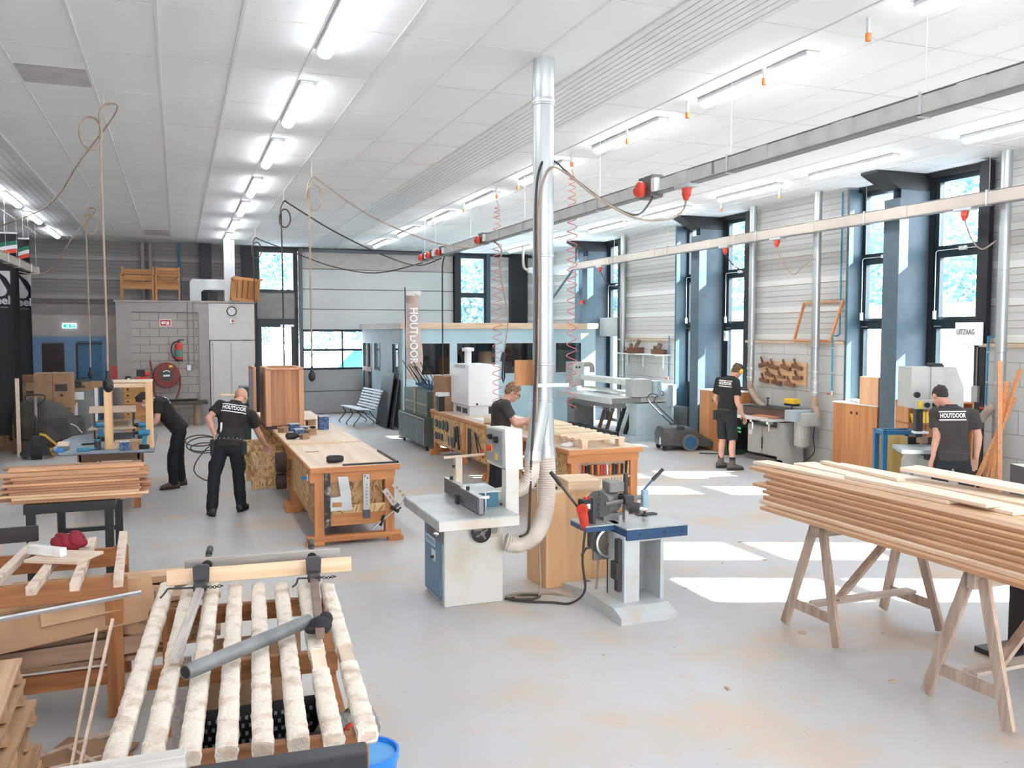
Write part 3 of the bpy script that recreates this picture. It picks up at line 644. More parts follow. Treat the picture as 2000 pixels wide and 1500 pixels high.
# red coiled air hoses and their ceiling couplings
aircol = mat('red air hose', (.55, .12, .10), .4)
def coil(x, y, z0, z1, turns, r, label, bulge=None):
    N = turns*14; pts = [(x, y, ZC-.2)]
    for i in range(N+1):
        u = i/N; a = 2*pi*turns*u; rr = r*(.55+.45*min(1, 3*u)); pts.append((x+.01*sin(u*3)+rr*cos(a), y+rr*sin(a), z0+(z1-z0)*(u**1.25 if bulge is None else u)))
    return tag(G().tube(pts, .0055, 5).o('air_hose', aircol, None, 60), label, 'air hose', 'red coiled air hoses')
coil(4.80, 10.36, 4.25, 1.25, 24, .065, 'red coiled air hose hanging right of the round duct to the pallets')
coil(4.80, 13.2, 4.25, 1.05, 26, .075, 'red coiled air hose hanging in front of the white appliance')
def coupling(x, y, label):
    t = thing('air_coupling', label, 'air coupling', (x, y, ZC), 0, 'orange tipped air couplings')
    G().cyl((0, 0, 0), (0, 0, -.11), .017, n=10).o('pipe', steel, t, 40); G().cyl((0, 0, -.11), (0, 0, -.165), .022, n=10).o('tip', orange, t, 40)
for x, y, l in ((4.78, 5.16, 'orange tipped air coupling on the ceiling nearest the camera'), (4.78, 6.38, 'orange tipped air coupling before the second large batten'), (4.80, 7.62, 'orange tipped air coupling between the two large battens'), (4.81, 8.89, 'orange tipped air coupling before the batten right of the duct'), (4.80, 10.36, 'orange tipped air coupling holding the coiled hose right of the duct'), (4.80, 12.27, 'orange tipped air coupling just left of the round duct'), (4.80, 13.2, 'orange tipped air coupling holding the coiled hose over the white appliance'), (4.80, 14.9, 'orange tipped air coupling between two small battens far left of duct'), (4.8, 16.9, 'small orange tipped air coupling beyond the swagged cable'), (9.03, 11.6, 'orange tipped air coupling near the side windows, right one of two'), (9.03, 13.2, 'orange tipped air coupling near the side windows, left one of two')): coupling(x, y, l)
# wall ducts on the right
def wallduct(x, y, z0, r, label, elbow=None):
    t = thing('wall_duct', label, 'duct', (x, y, 0))
    pr = [(r, z0)]
    for z in (z0+.12, z0+.3, 2.0, 3.05): pr += [(r, z-.01), (r+.006, z-.007), (r+.006, z+.007), (r, z+.01)]
    pr += [(r, ZC)]
    G().lathe(pr, n=24).o('pipe', ductm, t, 40)
    for z in (z0+.06, z0+.22, 1.6): G().lathe([(r+.004, z-.015), (r+.009, z-.012), (r+.009, z+.012), (r+.004, z+.015)], n=20).o('clamp_band', alu, t, 40)
    return t
wallduct(9.87, 13.42, 1.36, .062, 'grey wall duct right of the middle window bay, above the man with ear muffs')
wallduct(9.87, 11.69, 1.20, .066, 'grey wall duct between the plane board and the near windows')
wallduct(9.87, 8.2, .95, .068, 'grey wall duct at the right edge with a branch hose')
wallduct(9.87, 18.4, 1.0, .062, 'grey wall duct beside the exit door behind the wide sander')
tanhose = mat('dusty hose', (.42, .32, .25), .5, 0, .08)
hose('suction_hose', [(9.87, 13.42, 1.37), (9.87, 13.40, 1.20), (9.86, 13.2, 1.02), (9.84, 12.98, .90), (9.84, 12.9, .86)], .062, 'dusty hose from wall duct to the left end of the edge sander', m=tanhose)
hose('suction_hose', [(9.87, 11.69, 1.21), (9.87, 11.68, 1.05), (9.86, 11.60, .92), (9.84, 11.62, .80), (9.80, 11.80, .745), (9.76, 11.96, .74)], .062, 'dusty hose from wall duct curling to the right end of the edge sander', m=tanhose)
hose('suction_hose', [(9.87, 8.2, .97), (9.86, 8.2, .5), (9.84, 8.25, .12)], .07, 'straight dusty ribbed hose falling to the floor at right edge', m=tanhose)
hose('suction_hose', [(9.84, 8.24, 1.30), (9.78, 8.40, 1.1), (9.6, 8.6, .6), (9.3, 8.75, .22), (8.95, 8.9, .10), (8.75, 9.0, .30), (8.7, 9.08, .42)], .055, 'dusty hose from the right duct behind the standing man to the bandsaw', m=tanhose)
# ---------------------------------------------------------------- left foreground: slatted glueing table with clamps
brownX = wood('brown timber along x', (.26, .095, .03), (.42, .17, .055), 'X'); brownY = wood('brown timber along y', (.26, .095, .03), (.42, .17, .055), 'Y'); brownZ = wood('brown timber along z', (.26, .095, .03), (.42, .17, .055), 'Z')
fuzz = mat('worn cream carpet', (.74, .66, .57), .95, 0, .10, 9, 1.0, dirt=(.54, .41, .30))
rawY = wood('raw timber along y', (.62, .46, .34), (.78, .62, .48), 'Y'); rawX = wood('raw timber along x', (.62, .46, .34), (.78, .62, .48), 'X')
greyw = wood('weathered timber', (.36, .33, .31), (.54, .50, .46), 'X'); greywY = wood('weathered timber along y', (.33, .29, .27), (.50, .44, .40), 'Y')
ZT = .80
gt = thing('glueing_table', 'low slatted table with cream carpet strips on its slats and bar clamps on top', 'table', (.28, 4.2, 0))
sl_ = []
for i in range(8):
    u = i/7; f = V((-.245+.875*u, 3.21-.07*u, 0)); b = V((-.09+.88*u, 5.46-.36*u, 0))
    if i in (1,): b = f.lerp(b, .97)
    d = (b-f).normalized(); o_ = V((.28, 4.2, 0))
    p, q = f-o_, b-o_
    g = G(); g.beam(p+V((0, 0, ZT-.055)), q+V((0, 0, ZT-.055)), .062, .05); so_ = g.o('slat', rawY, gt)
    segs = [(0, 1.0)] if i in (0, 3, 4, 5) else [(0, .40), (.47, 1.0)] if i in (1, 2) else [(0, .33), (.45, 1)] if i == 6 else [(0, .36), (.47, 1)]
    for a, e in segs:
        g = G(); A, B = p.lerp(q, a), p.lerp(q, e); n = int((B-A).length/.022)+2; rings = []
        sd_ = d.cross(V((0, 0, 1)))
        for k in range(n+1):
            c = A.lerp(B, k/n); jx = lambda s=.0018: rnd.gauss(0, s)
            rings.append([c+sd_*(x+jx())+V((0, 0, ZT-.055+z+jx(.0014)))+d*jx(.001) for x, z in ((-.037, -.02), (-.040, .006), (-.036, .026), (-.02, .031), (0, .032), (.02, .031), (.036, .026), (.040, .006), (.037, -.02))])
        g.loft(rings).o('carpet_strip', fuzz, so_, 70)
for y0, y1, n_, z in ((-.93, -.89, 0, .66), (-.02, .02, 0, .66), (.86, .92, 0, .66)):
    xo = .10*(y0+.93)/1.8
    G().beam((-.56+xo, y0+.06, ZT-.13), (.36+xo, y0-.02, ZT-.13), .045, .10, bv=.004).o('cross_rail', brownX, gt)
for x, y in ((-.50, -.84), (.34, -.92), (-.36, .92), (.50, .80)):
    G().box(x-.035, x+.035, y-.035, y+.035, 0, ZT-.085, .004).o('leg', brownZ, gt)
for x, y0, y1 in ((-.5, -.84, .92), (.40, -.9, .8)): G().beam((x+.0, y0, .24), (x+.12, y1, .24), .03, .07).o('stretcher', brownY, gt)
one(G().bx((0, 0, .32), (.52, .03, .60), (R(-12), 0, 0)), 'board', mat('tan board', (.36, .21, .12), .8), 'large tan board leaning upright below the slatted table', 'board', (.33, 4.75, 0), R(-4))
one(G().bx((0, 0, .315), (.10, .02, .62), (R(-6), 0, 0)), 'board', greywY, 'narrow grey board leaning under the slatted table near its left clamp', 'board', (-.02, 4.55, 0))
# perforated black crate, cloth, dark box, bucket below
t = thing('crate', 'black perforated plastic crate standing under the slatted table', 'crate', (.30, 3.98, 0))
cr_ = mat('black crate plastic', (.012, .012, .013), .5)
G().box(-.28, .28, -.19, .19, 0, .30).o('base', cr_, t)
g = G()
for s in (-1, 1): g.box(-.3, .3, s*.20-.008, s*.20+.008, .28, .50, .003); g.box(s*.29-.008, s*.29+.008, -.2, .2, .28, .50, .003)
g.o('wall', cr_, t)
g = G()
for i in range(16):
    for j in range(4):
        x = -.25+i*.033+(j % 2)*.016; z = .33+j*.038; g.bx((x, -.2095, z), (.014, .003, .018)); g.bx((x, .1905, z), (.014, .003, .018))
g.o('perforation', mat('pale gap', (.35, .35, .35), .8), t)
one(G().ell((0, 0, .33), (.14, .12, .16)).ell((.1, .05, .38), (.1, .1, .12)), 'striped_cloth', mat('grey striped cloth', (.22, .21, .2), .9, 0, .4, 30, sc=(20, 1, 1)), 'crumpled grey striped cloth stuffed beside the black crate', 'cloth', (.66, 3.95, 0), smooth=80)
t = thing('tool_cart', 'dark green cart box standing below the front of the slatted table', 'cart', (.38, 3.32, 0))
dg = mat('dark green metal', (.02, .05, .035), .5)
G().box(-.40, .18, -.16, .24, .08, .46, .01).o('body', mat('black box', (.012, .012, .014), .5), t); G().box(-.42, .19, -.17, .25, .0, .08, .01).o('base', dg, t)
t = thing('bucket', 'bright blue plastic bucket lid at the right end of the slatted table', 'bucket', (.735, 3.68, 0))
bb = mat('bright blue plastic', (.02, .22, .72), .35)
G().lathe([(.10, .0), (.13, .40), (.138, .40), (.138, .43), (.128, .43), (.122, .41)], n=28).o('pail', bb, t, 40); G().lathe([(.12, .405), (.119, .412), (0, .412)], n=28).o('contents', mat('blue film', (.12, .4, .8), .2), t)
one(G().ell((0, 0, .05), (.035, .035, .05)).ell((.02, .01, .09), (.03, .02, .02)), 'plastic_toggle', red, 'small red plastic knob sticking up beside the blue bucket', 'toggle', (.66, 3.72, .432), smooth=60)
# boards at the very front edge
one(G().bx((0, 0, 0), (.58, .05, .12), (R(8), R(-2), 0), .004), 'rough_board', greyw, 'rough pale board lying across the front of the slatted table, at left', 'board', (-.29, 3.03, .80), R(-5))
one(G().bx((0, 0, 0), (.58, .07, .14), (R(8), R(-2), 0), .006), 'black_board', mat('black coated board', (.022, .022, .026), .45), 'black coated board lying across the front of the slatted table, at right', 'board', (.29, 2.93, .757), R(-7))
# planks held in the clamps
one(G().bx((0, 0, 0), (1.04, .03, .085), None, .003), 'clamped_plank', pineX, 'light pine plank on edge in the clamps, nearer of the two, with a knot', 'plank', (.43, 5.22, .855), R(-3.5))
one(G().bx((0, 0, 0), (.92, .025, .075), None, .003), 'clamped_plank', greyw, 'grey planed plank on edge behind the pine plank in the clamps', 'plank', (.47, 5.50, .85), R(-4))
def clamp(x0, y0, x1, y1, m, label, left):
    t = thing('bar_clamp', label, 'clamp', (x0, y0, .805), atan2(-(x1-x0), y1-y0)); L_ = hypot(x1-x0, y1-y0)
    G().box(-.022, .022, -.2, L_+.3, .0, .028, .003).o('bar', m, t)
    g = G(); g.prism([(-.04, .03), (.04, .03), (.045, .12), (.03, .13), (-.03, .13), (-.045, .12)], L_-.05, L_-.02, 'XZ'); g.box(-.035, .035, L_-.13, L_-.05, .0, .05, .008); g.o('jaw', iron, t)
    g = G(); g.cyl((0, L_+.31, .04), (0, L_+.45, .08), .03, .012, 12); g.cyl((0, L_+.42, .08), (0, L_+.52, .09), .02, n=10); g.o('screw', iron, t, 40)
    g = G(); s = -1 if left else 1; g.cyl((0, L_-.1, .02), (-.17 if left else -.09, L_-.1, .025), .006, n=8); g.tube(spl([(-.17 if left else -.09, L_-.1, .025), (-.19 if left else -.1, L_-.12, .0), (-.2 if left else -.12, L_-.16, -.005)]), .006, 6); g.o('tommy_bar', iron, t, 60)
    g = G()
    for k in range(9):
        a = (.02+.012*k, L_-.14+.008*sin(k), .05); g.tube(arc((a[0], a[1], a[2]-.02), .008, 0, 2*pi, 8, 'XZ' if k % 2 else 'XY')[:-1], .0025, 5, True)
    g.o('chain', iron, t); return t
clamp(-.02, 4.20, .10, 5.20, greywY, 'bar clamp with grey wooden bar at the left end of the planks', True)
clamp(.62, 4.28, .72, 5.16, mat('rusty bar', (.22, .15, .12), .6, .3, .2), 'bar clamp with rusty bar at the right end of the planks', False)
g = G(); A = V((.0, 3.80, .835)); B = V((.57, 4.28, .835)); g.tube([A, A.lerp(B, .5), B], .033, 20); ob = one(g, 'steel_pipe', mat('zinc pipe', (.21, .22, .225), .5, .5, .15), 'grey steel pipe lying diagonally across the slatted table', 'pipe', smooth=40); d_ = (A-B).normalized(); G().cyl(A+d_*.0005, A+d_*.001, .027, n=18).o('pipe_mouth', black, ob); G().cyl(B-d_*.0005, B-d_*.001, .027, n=18).o('pipe_mouth', black, ob)  # black discs stand in for the unlit hollow on the solid pipe ends
one(G().ell((0, 0, .03), (.055, .06, .045)).ell((.03, .03, .05), (.035, .04, .035)).ell((-.04, -.02, .02), (.04, .03, .02)), 'glove', mat('black glove cloth', (.02, .02, .024), .9), 'crumpled black glove lying on the slats by the right clamp', 'glove', (.62, 4.22, .795), smooth=60)
# ---------------------------------------------------------------- trestle table at the left edge
lt = thing('trestle_table', 'brown timber trestle table with paint splashed slats at the left edge', 'table', (-.9, 5.7, 0))
splash = mat('paint splashed timber', (.62, .50, .40), .8, 0, .06, 9, dirt=(.34, .22, .16))
for i, (xf, xb) in enumerate(((-.335, -.375), (-.55, -.555), (-.76, -.70), (-.99, -.9), (-1.22, -1.1), (-1.45, -1.3))):
    e = 6.42 if i == 0 else 6.3
    G().beam((xf+.9, 5.17-5.7, .875), (xb+.9, e-5.7, .875), .05, .05, bv=.003).o('slat', splash, lt)
for y in (5.42, 6.16): G().beam((-1.0, y-5.7, .79), (.60 if y < 6 else .56, y-5.7, .79), .04, .12, bv=.003).o('rail', brownX, lt)
for x, y in ((.52, 5.50), (.52, 6.22), (-.8, 5.5), (-.8, 6.22)): G().box(x-.045, x+.045, y-5.7-.03, y-5.7+.03, 0, .845, .004).o('leg', brownZ, lt)
for y, z in ((5.52, .24), (6.2, .24)): G().beam((-.9, y-5.7, z), (.5, y-5.7, z), .03, .1).o('lower_rail', brownX, lt)
one(G().bx((0, 0, 0), (.34, .26, .018), (0, 0, 0), .002), 'board_offcut', rawX, 'square plywood offcut lying on the left trestle table', 'board', (-.66, 5.75, .91), R(-28))
one(G().bx((0, 0, 0), (.26, .05, .05), None, .002), 'white_batten', mat('white painted batten', (.72, .70, .68), .7, 0, .1), 'short white batten lying on the plywood offcut', 'batten', (-.76, 5.80, .945), R(-40))
g = G()
for i in range(16): g.ell((rnd.gauss(0, .035), rnd.gauss(0, .03), .03+.04*rnd.random()), (.055, .045, .035), (rnd.random(), rnd.random(), rnd.random()))
one(g, 'red_cloth', mat('dark red cloth', (.20, .010, .02), .9, 0, .2), 'crumpled dark red cloth lying on the left trestle table', 'cloth', (-.66, 5.98, .90), smooth=80)
one(G().bx((0, 0, 0), (.5, .03, .10), None, .004), 'black_rail', mat('black metal rail', (.02, .018, .018), .4, .3), 'black metal rail with holes at the left picture edge', 'rail', (-1.12, 6.3, .95), R(3))
# offcuts on the shelf below
q = random.Random(3)
woods = [wood(f'offcut timber {i}', a, b, 'X') for i, (a, b) in enumerate((((.40, .20, .09), (.56, .30, .14)), ((.50, .30, .17), (.64, .42, .25)), ((.32, .19, .12), (.44, .28, .18))))]
zz = .30
for i in range(18):
    L_ = 1.0+.5*q.random(); h = q.choice([.02, .03, .045]); y = 5.62+.22*q.random()*(1 if i % 2 else 1); x = -.72+.42*q.random()
    layer = i//2; z = .29+layer*.047
    o = one(G().bx((0, 0, h/2), (L_, .12+.06*q.random(), h), None, .002), 'offcut_board', q.choice(woods), 'scrap board lying in the loose pile under the left trestle table', 'board', (x, 5.66 if i % 2 else 5.95, z), R(q.uniform(-4, 5)), 'scrap boards under the left trestle table')
one(G().bx((0, 0, 0), (1.1, .02, .10), (R(-4), R(-2), 0)), 'plank_on_edge', woods[2], 'dark brown plank standing on edge before the scrap pile', 'board', (-.72, 5.50, .40), 0)
one(G().bx((0, 0, 0), (.92, .02, .26), (R(-28), R(-7), 0)), 'hardboard_sheet', mat('hardboard', (.48, .28, .15), .7, 0, .05), 'wide brown hardboard sheet tilted on the scrap pile', 'board', (-.62, 5.52, .62), R(3))
one(G().bx((0, 0, 0), (.42, .02, .12), (R(-28), R(-6), 0)), 'hardboard_strip', mat('lighter hardboard', (.55, .34, .19), .7, 0, .05), 'narrow lighter hardboard piece on the tilted sheet', 'board', (-.55, 5.495, .66), R(3))
one(G().bx((0, 0, 0), (.20, .02, .30), (R(-25), R(12), 0)), 'hardboard_piece', MATS['lighter hardboard'], 'slanting hardboard piece right of the trestle leg', 'board', (-.24, 5.62, .58), R(3))
one(G().bx((0, 0, 0), (1.05, .05, .012), (R(-35), R(-5), 0)), 'pale_sheet', mat('pale blue grey sheet', (.62, .66, .68), .6), 'long pale sheet wedged under the trestle table top', 'board', (-.75, 5.39, .695), R(3))
for i, (a, b, c) in enumerate((((-.52, 4.72, 0), (-.38, 5.36, .62), .016), ((-.56, 4.80, 0), (-.46, 5.34, .58), .014), ((-.66, 4.9, .01), (-.42, 4.95, .01), .02), ((-.60, 5.12, .015), (-.42, 4.84, .015), .018), ((-.9, 4.98, .01), (-.3, 5.25, .03), .022))):
    o = G().beam(a, b, c, c).o('stick', rawY, None); tag(o, ['long thin stick leaning against the trestle leg, the pale one', 'second thin stick leaning beside the pale one', 'short stick lying on the floor by the pallets', 'short stick crossing another on the floor', 'long stick lying on the floor under the trestle table'][i], 'stick')
one(G().bx((0, 0, .015), (.42, .30, .01), (R(3), 0, 0)), 'cardboard_sheet', card, 'brown cardboard sheet lying on the floor by the slatted table', 'cardboard', (-.50, 5.0, 0), R(-30))
one(G().bx((0, 0, .02), (.25, .3, .01), (0, R(5), 0)), 'cardboard_sheet', card, 'small cardboard piece lying on the floor beside the stacked pallets', 'cardboard', (-.72, 4.72, 0), R(25))
# stacked pallets bottom left
palw = wood('pallet timber', (.44, .25, .13), (.62, .40, .23), 'Y'); 
def pallet(name, sx, sy, label, nb, loc, rz, group, mm=None, cat='pallet'):
    m1 = mm or palw; t = thing(name, label, cat, loc, rz, group)
    for i in range(3):
        y = -sy/2+.05+(sy-.1)*i/2
        for x in (-sx/2+.07, 0, sx/2-.07): G().box(x-.06, x+.06, y-.045, y+.045, .018, .078).o('block', m1, t)
        G().box(-sx/2, sx/2, y-.045, y+.045, 0, .018).o('bottom_board', m1, t)
    for i in range(nb):
        x = -sx/2+.05+(sx-.1)*i/(nb-1); G().box(x-.05, x+.05, -sy/2, sy/2, .078, .098).o('deck_board', m1, t)
    return t
pp = pallet('pallet', .8, 1.0, 'worn pallet in the stack at the bottom left corner, topmost', 7, (-1.17, 4.27, .0), R(0), 'pallet stack at bottom left')
for i, l in enumerate(('lowest', 'second from the floor', 'third from the floor', 'fourth from the floor', 'fifth from the floor', 'topmost')):
    o = pp if i == 0 else dup(pp); o.location = (-1.075-.014*i+.018*(i % 2), 4.29-.02*(i % 3), .112*i); o['label'] = f'worn pallet in the stack at the bottom left corner, {l}'; o.rotation_euler = (0, 0, R(-1+(i % 3)*1.5))
# ---------------------------------------------------------------- board stack on black stand
bs = thing('steel_stand', 'black steel stand carrying the stack of larch boards', 'stand', (-.88, 8.5, 0))
bst = mat('black steel paint', (.018, .021, .022), .4)
for x, y in ((-.31, -.26), (.29, -.24), (-.22, .95), (.30, .85)):
    G().box(x-.034, x+.034, y-.034, y+.034, .01, .74).o('leg', bst, bs); G().box(x-.06, x+.06, y-.05, y+.05, 0, .01).o('foot', bst, bs)
G().box(-.36, .34, -.30, -.20, .72, .80).o('top_rail', bst, bs); G().box(-.28, .36, .82, .98, .70, .78).o('top_rail', bst, bs)
g = G(); g.box(-.31, -.25, -.2, .95, .70, .76); g.box(.27, .33, -.2, .85, .70, .76); g.o('side_rail', bst, bs)
G().box(-.22, .30, .86, .91, .30, .34).o('stretcher', bst, bs); G().box(-.31, .29, -.25, -.21, .26, .29).o('stretcher', bst, bs)
larch = [wood(f'larch {i}', a, b, 'X') for i, (a, b) in enumerate((((.48, .23, .11), (.62, .34, .18)), ((.58, .34, .19), (.74, .48, .29)), ((.33, .15, .07), (.45, .22, .11))))]
q = random.Random(8); z = .805; n = 0
for r_ in range(11):
    h = .022+.006*(q.random() < .3)
    for c in range(3):
        if r_ == 10 and c == 0: continue
        x = -.84+q.uniform(-.05, .05)-(.04 if r_ < 1 else 0); L_ = 1.07+q.uniform(-.05, .05); y = 8.30+c*.135
        lev = ['bottom', 'second', 'third', 'fourth', 'fifth', 'sixth', 'seventh', 'eighth', 'ninth', 'tenth', 'top'][r_]
        o = one(G().bx((0, 0, h/2), (L_, .125, h), None, .002), 'larch_board', larch[q.randrange(3)], f'reddish larch board on the black stand, {lev} layer, {["front", "middle", "back"][c]} row', 'board', (x, y, z), R(q.uniform(-1.2, .6)), 'larch boards on the black stand')
    z += h+.002
tag(G().box(-.02, .02, -.4, .4, 0, .06).o('support_bar', greywY), 'pale timber prop under the back of the larch boards', 'batten').location = (-.50, 8.95, .74)
# ---------------------------------------------------------------- tool table with cabinet carcass
tt = thing('tool_table', 'brown legged table with blue grey rounded top holding drills and carcass frame', 'table', (-.83, 12.2, 0))
gtop = mat('blue grey table top', (.24, .29, .34), .5, 0, .12, 5)
poly = [(-.5, -.86), (.53, -.92), (.53, 1.12), (-.32, 1.15), (-.52, .9), (-.60, .4), (-.62, -.45)]
G().prism(poly, .815, .845).o('table_top', gtop, tt); G().prism([(x*1.005, y*1.005) for x, y in poly], .805, .815).o('edge_band', mat('dark edge', (.08, .08, .09), .5), tt)
g = G(); g.box(-.30, .36, -.70, -.66, .70, .805); g.box(-.30, .36, .86, .90, .70, .805); g.box(-.32, -.28, -.7, .9, .70, .805); g.box(.34, .38, -.7, .9, .70, .805)
drk = wood('dark brown timber', (.12, .06, .035), (.20, .10, .05), 'X'); g.o('apron', drk, tt)
for x, y in ((-.30, -.1), (.30, -.1), (-.28, .88), (.30, 1.06)): G().box(x-.045, x+.045, y-.045, y+.045, 0, .80).o('leg', brownZ, tt)
G().box(.30, .38, -.75, -.6, .35, .62, .02).o('vise', iron, tt)
cf = thing('cabinet_carcass', 'open pine carcass frame standing upright on the tool table', 'frame', (-.57, 11.5, .845))
carz = wood('orange pine', (.62, .36, .17), (.76, .48, .26), 'Z')
for x in (-.25, .21):
    G().box(x-.022, x+.06, -.08, .0, 0, .80, .003).o('front_stile', carz, cf); G().box(x-.0, x+.05, .22, .30, 0, .78, .003).o('rear_stile', carz, cf)
for z0 in (.0, .74): G().box(-.19, .19, -.07, -.01, z0, z0+.055, .003).o('rail', pineX, cf)
G().box(-.19, .24, .23, .29, .0, .05).o('rail', pineX, cf); G().box(-.21, .27, -.08, .31, .80, .82, .002).o('top_frame', rawX, cf)
g = G(); g.box(-.24, -.18, .0, .22, .0, .05); g.box(.22, .27, .0, .22, .0, .05); g.o('side_rail', pineY, cf)
one(G().bx((0, 0, .02), (.36, .05, .03), None), 'pine_batten', pineX, 'pine batten lying inside the open carcass frame', 'batten', (-.56, 11.62, .90), R(4))
dz = .845
tealm = mat('teal tool body', (.03, .22, .38), .4)
def drill(name, loc, rz, label, hgt=.24, lying=False):
    t = thing(name, label, 'drill', loc, rz)
    m = M.Rotation(R(90), 4, 'Y') if lying else M(); off = M.Translation((0, 0, .05)) if lying else M()
    def p(g): return g.xf(off @ m)
    p(G().box(-.05, .07, -.035, .035, 0, .055, .01)).o('battery', black, t)
    p(G().prism([(-.02, .055), (.03, .055), (.02, .16), (-.03, .16)], -.018, .018, 'XZ')).o('handle', tealm, t)
    p(G().cyl((-.06, 0, hgt-.05), (.06, 0, hgt-.05), .036, n=16)).o('motor_body', tealm, t, 40)
    p(G().cyl((.06, 0, hgt-.05), (.12, 0, hgt-.05), .028, .018, 14)).o('chuck', black, t, 40); return t
drill('cordless_drill', (-.40, 11.32, dz), R(170), 'teal cordless drill standing on the tool table before the carcass', .25)
drill('cordless_drill', (-.92, 11.42, dz), R(95), 'black and teal drill lying left of the carcass frame', .24, True)
drill('impact_driver', (-.95, 12.35, dz), R(20), 'dark cordless driver standing behind the carcass left side', .26)
drill('impact_driver', (-.45, 12.4, dz), R(190), 'dark cordless driver standing under the small shelf at right', .24)
bxm = mat('blue screw box print', (.05, .10, .22), .6, 0, .5, 40); 
def sbox(loc, rz, s, label, open_=False, g_='screw boxes'):
    t = thing('screw_box', label, 'box', loc, rz, g_); a, b, c = s
    G().box(-a/2, a/2, -b/2, b/2, 0, c).o('carton', card if open_ else bxm, t)
    if open_:
        G().bx((-a*.62, 0, c*.95), (a*.35, b, .003), (0, R(-25), 0)).o('flap', card, t); G().bx((a*.62, 0, c*.95), (a*.35, b, .003), (0, R(25), 0)).o('flap', card, t)
    else: G().box(-a/2-.001, a/2+.001, -b/2-.001, b/2+.001, c, c+.012).o('lid', mat('pale lid', (.55, .55, .58), .6), t)
sbox((-.62, 11.30, dz), R(5), (.11, .08, .10), 'blue printed screw box on the tool table left of the standing drill')
sbox((-.50, 11.30, dz), R(-8), (.08, .07, .09), 'brown and blue opened box between screw box and drill', True)
t = thing('bit_case', 'small beige and grey case at the left end of the tool table', 'case', (-1.30, 11.55, dz)); G().box(-.06, .06, -.05, .05, 0, .05, .008).o('base', mat('grey case', (.16, .16, .15), .6), t); G().box(-.06, .06, -.05, .05, .05, .10, .004).o('insert', rawX, t)
one(G().bx((0, 0, .02), (.12, .04, .04), None, .01).bx((.1, .02, .02), (.1, .03, .03), (0, 0, .4), .008), 'blue_clamp', tealm, 'blue hand clamp lying near the front edge of the tool table', 'clamp', (-1.08, 11.36, dz), R(10))
one(G().bx((0, 0, .02), (.08, .05, .04), None, .01), 'tape_measure', bb, 'bright blue tape measure at the front left corner of the tool table', 'tape measure', (-1.32, 11.40, dz))
one(G().cyl((-.09, 0, .012), (.09, 0, .012), .012, n=10), 'marker_pen', black, 'black marker lying in the middle of the tool table', 'pen', (-1.06, 12.0, dz), R(15))
t = thing('display_shelf', 'two tier shelf with thin black legs and pale plywood tops behind the carcass', 'shelf', (-.85, 13.2, 0))
plyT = wood('pale ply', (.50, .36, .25), (.62, .47, .34), 'X')
for z, y0 in ((1.0, -.85), (1.2, -.62)): G().prism([(-.26, y0), (.31, y0), (.26 if z > 1.1 else .33, .45), (-.34 if z > 1.1 else -.22, .45)], z-.012, z).o('tier', plyT, t)
for x, y in ((-.22, .4), (.24, .4), (-.2, -.55), (.27, -.55)): G().box(x-.011, x+.011, y-.011, y+.011, .845 if y < 0 else 0, 1.19).o('leg', bst, t)
# ---------------------------------------------------------------- far left corner
flagm = mat('black flag cloth', (.012, .012, .014), .75)
tri = [mat('flag green', (.01, .13, .08), .7), mat('flag white', (.62, .60, .62), .7), mat('flag red', (.62, .07, .03), .7)]
def flag(x, y, wd, label):
    t = thing('flag', label, 'flag', (x, y, 0))
    n = 14
    def strip(poly, m, name, d=.0):
        G().prism(poly, -.004-d, .004+d, 'XZ').o(name, m, t)
    rings = []
    for k in range(n+1):
        u = k/n; xx = wd*u; yy = .03*sin(u*9); rings.append([(xx, yy-.004, .35), (xx, yy-.004, 4.05), (xx, yy+.004, 4.05), (xx, yy+.004, .35)])
    G().loft(rings).o('cloth', flagm, t)
    for i, m in enumerate(tri):
        a = [(wd*(1-u), -.05, 3.86-.075*i-.22*u*u-.1*u) for u in [k/8 for k in range(9)]]
        G().loft([[p+V((0, 0, 0)), p+V((0, 0, .07)), p+V((0, .01, .07)), p+V((0, .01, 0))] for p in map(V, a)]).o('stripe', m, t)
    cx = wd*.52; silver = mat('silver print', (.45, .43, .46), .5)
    m = M.Translation((cx+.05, -.045, 3.12)) @ M.Rotation(R(-28), 4, 'Y')
    g = G(); g.prism([(.10*cos(a), .13+.10*sin(a)) for a in [pi*i/10 for i in range(11)]]+[(.10*cos(a), -.13+.10*sin(a)) for a in [pi+pi*i/10 for i in range(11)]], -.004, .004, 'XZ', m); g.o('emblem', silver, t)
    g = G(); g.prism([(cx+.06, 3.37), (cx+.27, 3.37), (cx+.27, 3.12), (cx+.2, 3.25)], -.049, -.041, 'XZ'); g.prism([(cx-.22, 2.93), (cx-.02, 2.93), (cx-.12, 2.96), (cx-.22, 3.05)], -.049, -.041, 'XZ'); g.o('emblem_corner', silver, t)
    text('Steel', 'lettering', silver, t, .21, (cx+.06, -.05, 2.83), (R(90), 0, 0), .003, .006)
    G().box(cx-.2, cx+.22, -.047, -.044, 2.69, 2.72).o('small_print', mat('faint print', (.10, .10, .10), .6), t)
    G().box(0, wd, -.015, .015, 4.05, 4.08).o('top_bar', alu, t); g = G(); g.cyl((wd*.2, 0, 4.08), (wd*.2, 0, ZC), .004, n=6); g.cyl((wd*.8, 0, 4.08), (wd*.8, 0, ZC), .004, n=6); g.o('hanging_wire', alu, t)
flag(-3.55, 18.3, .84, 'tall black flag with silver emblem and tricolour stripes, nearer one at the left edge')
flag(-3.18, 19.3, .52, 'tall black flag with silver emblem, farther one partly behind the first')
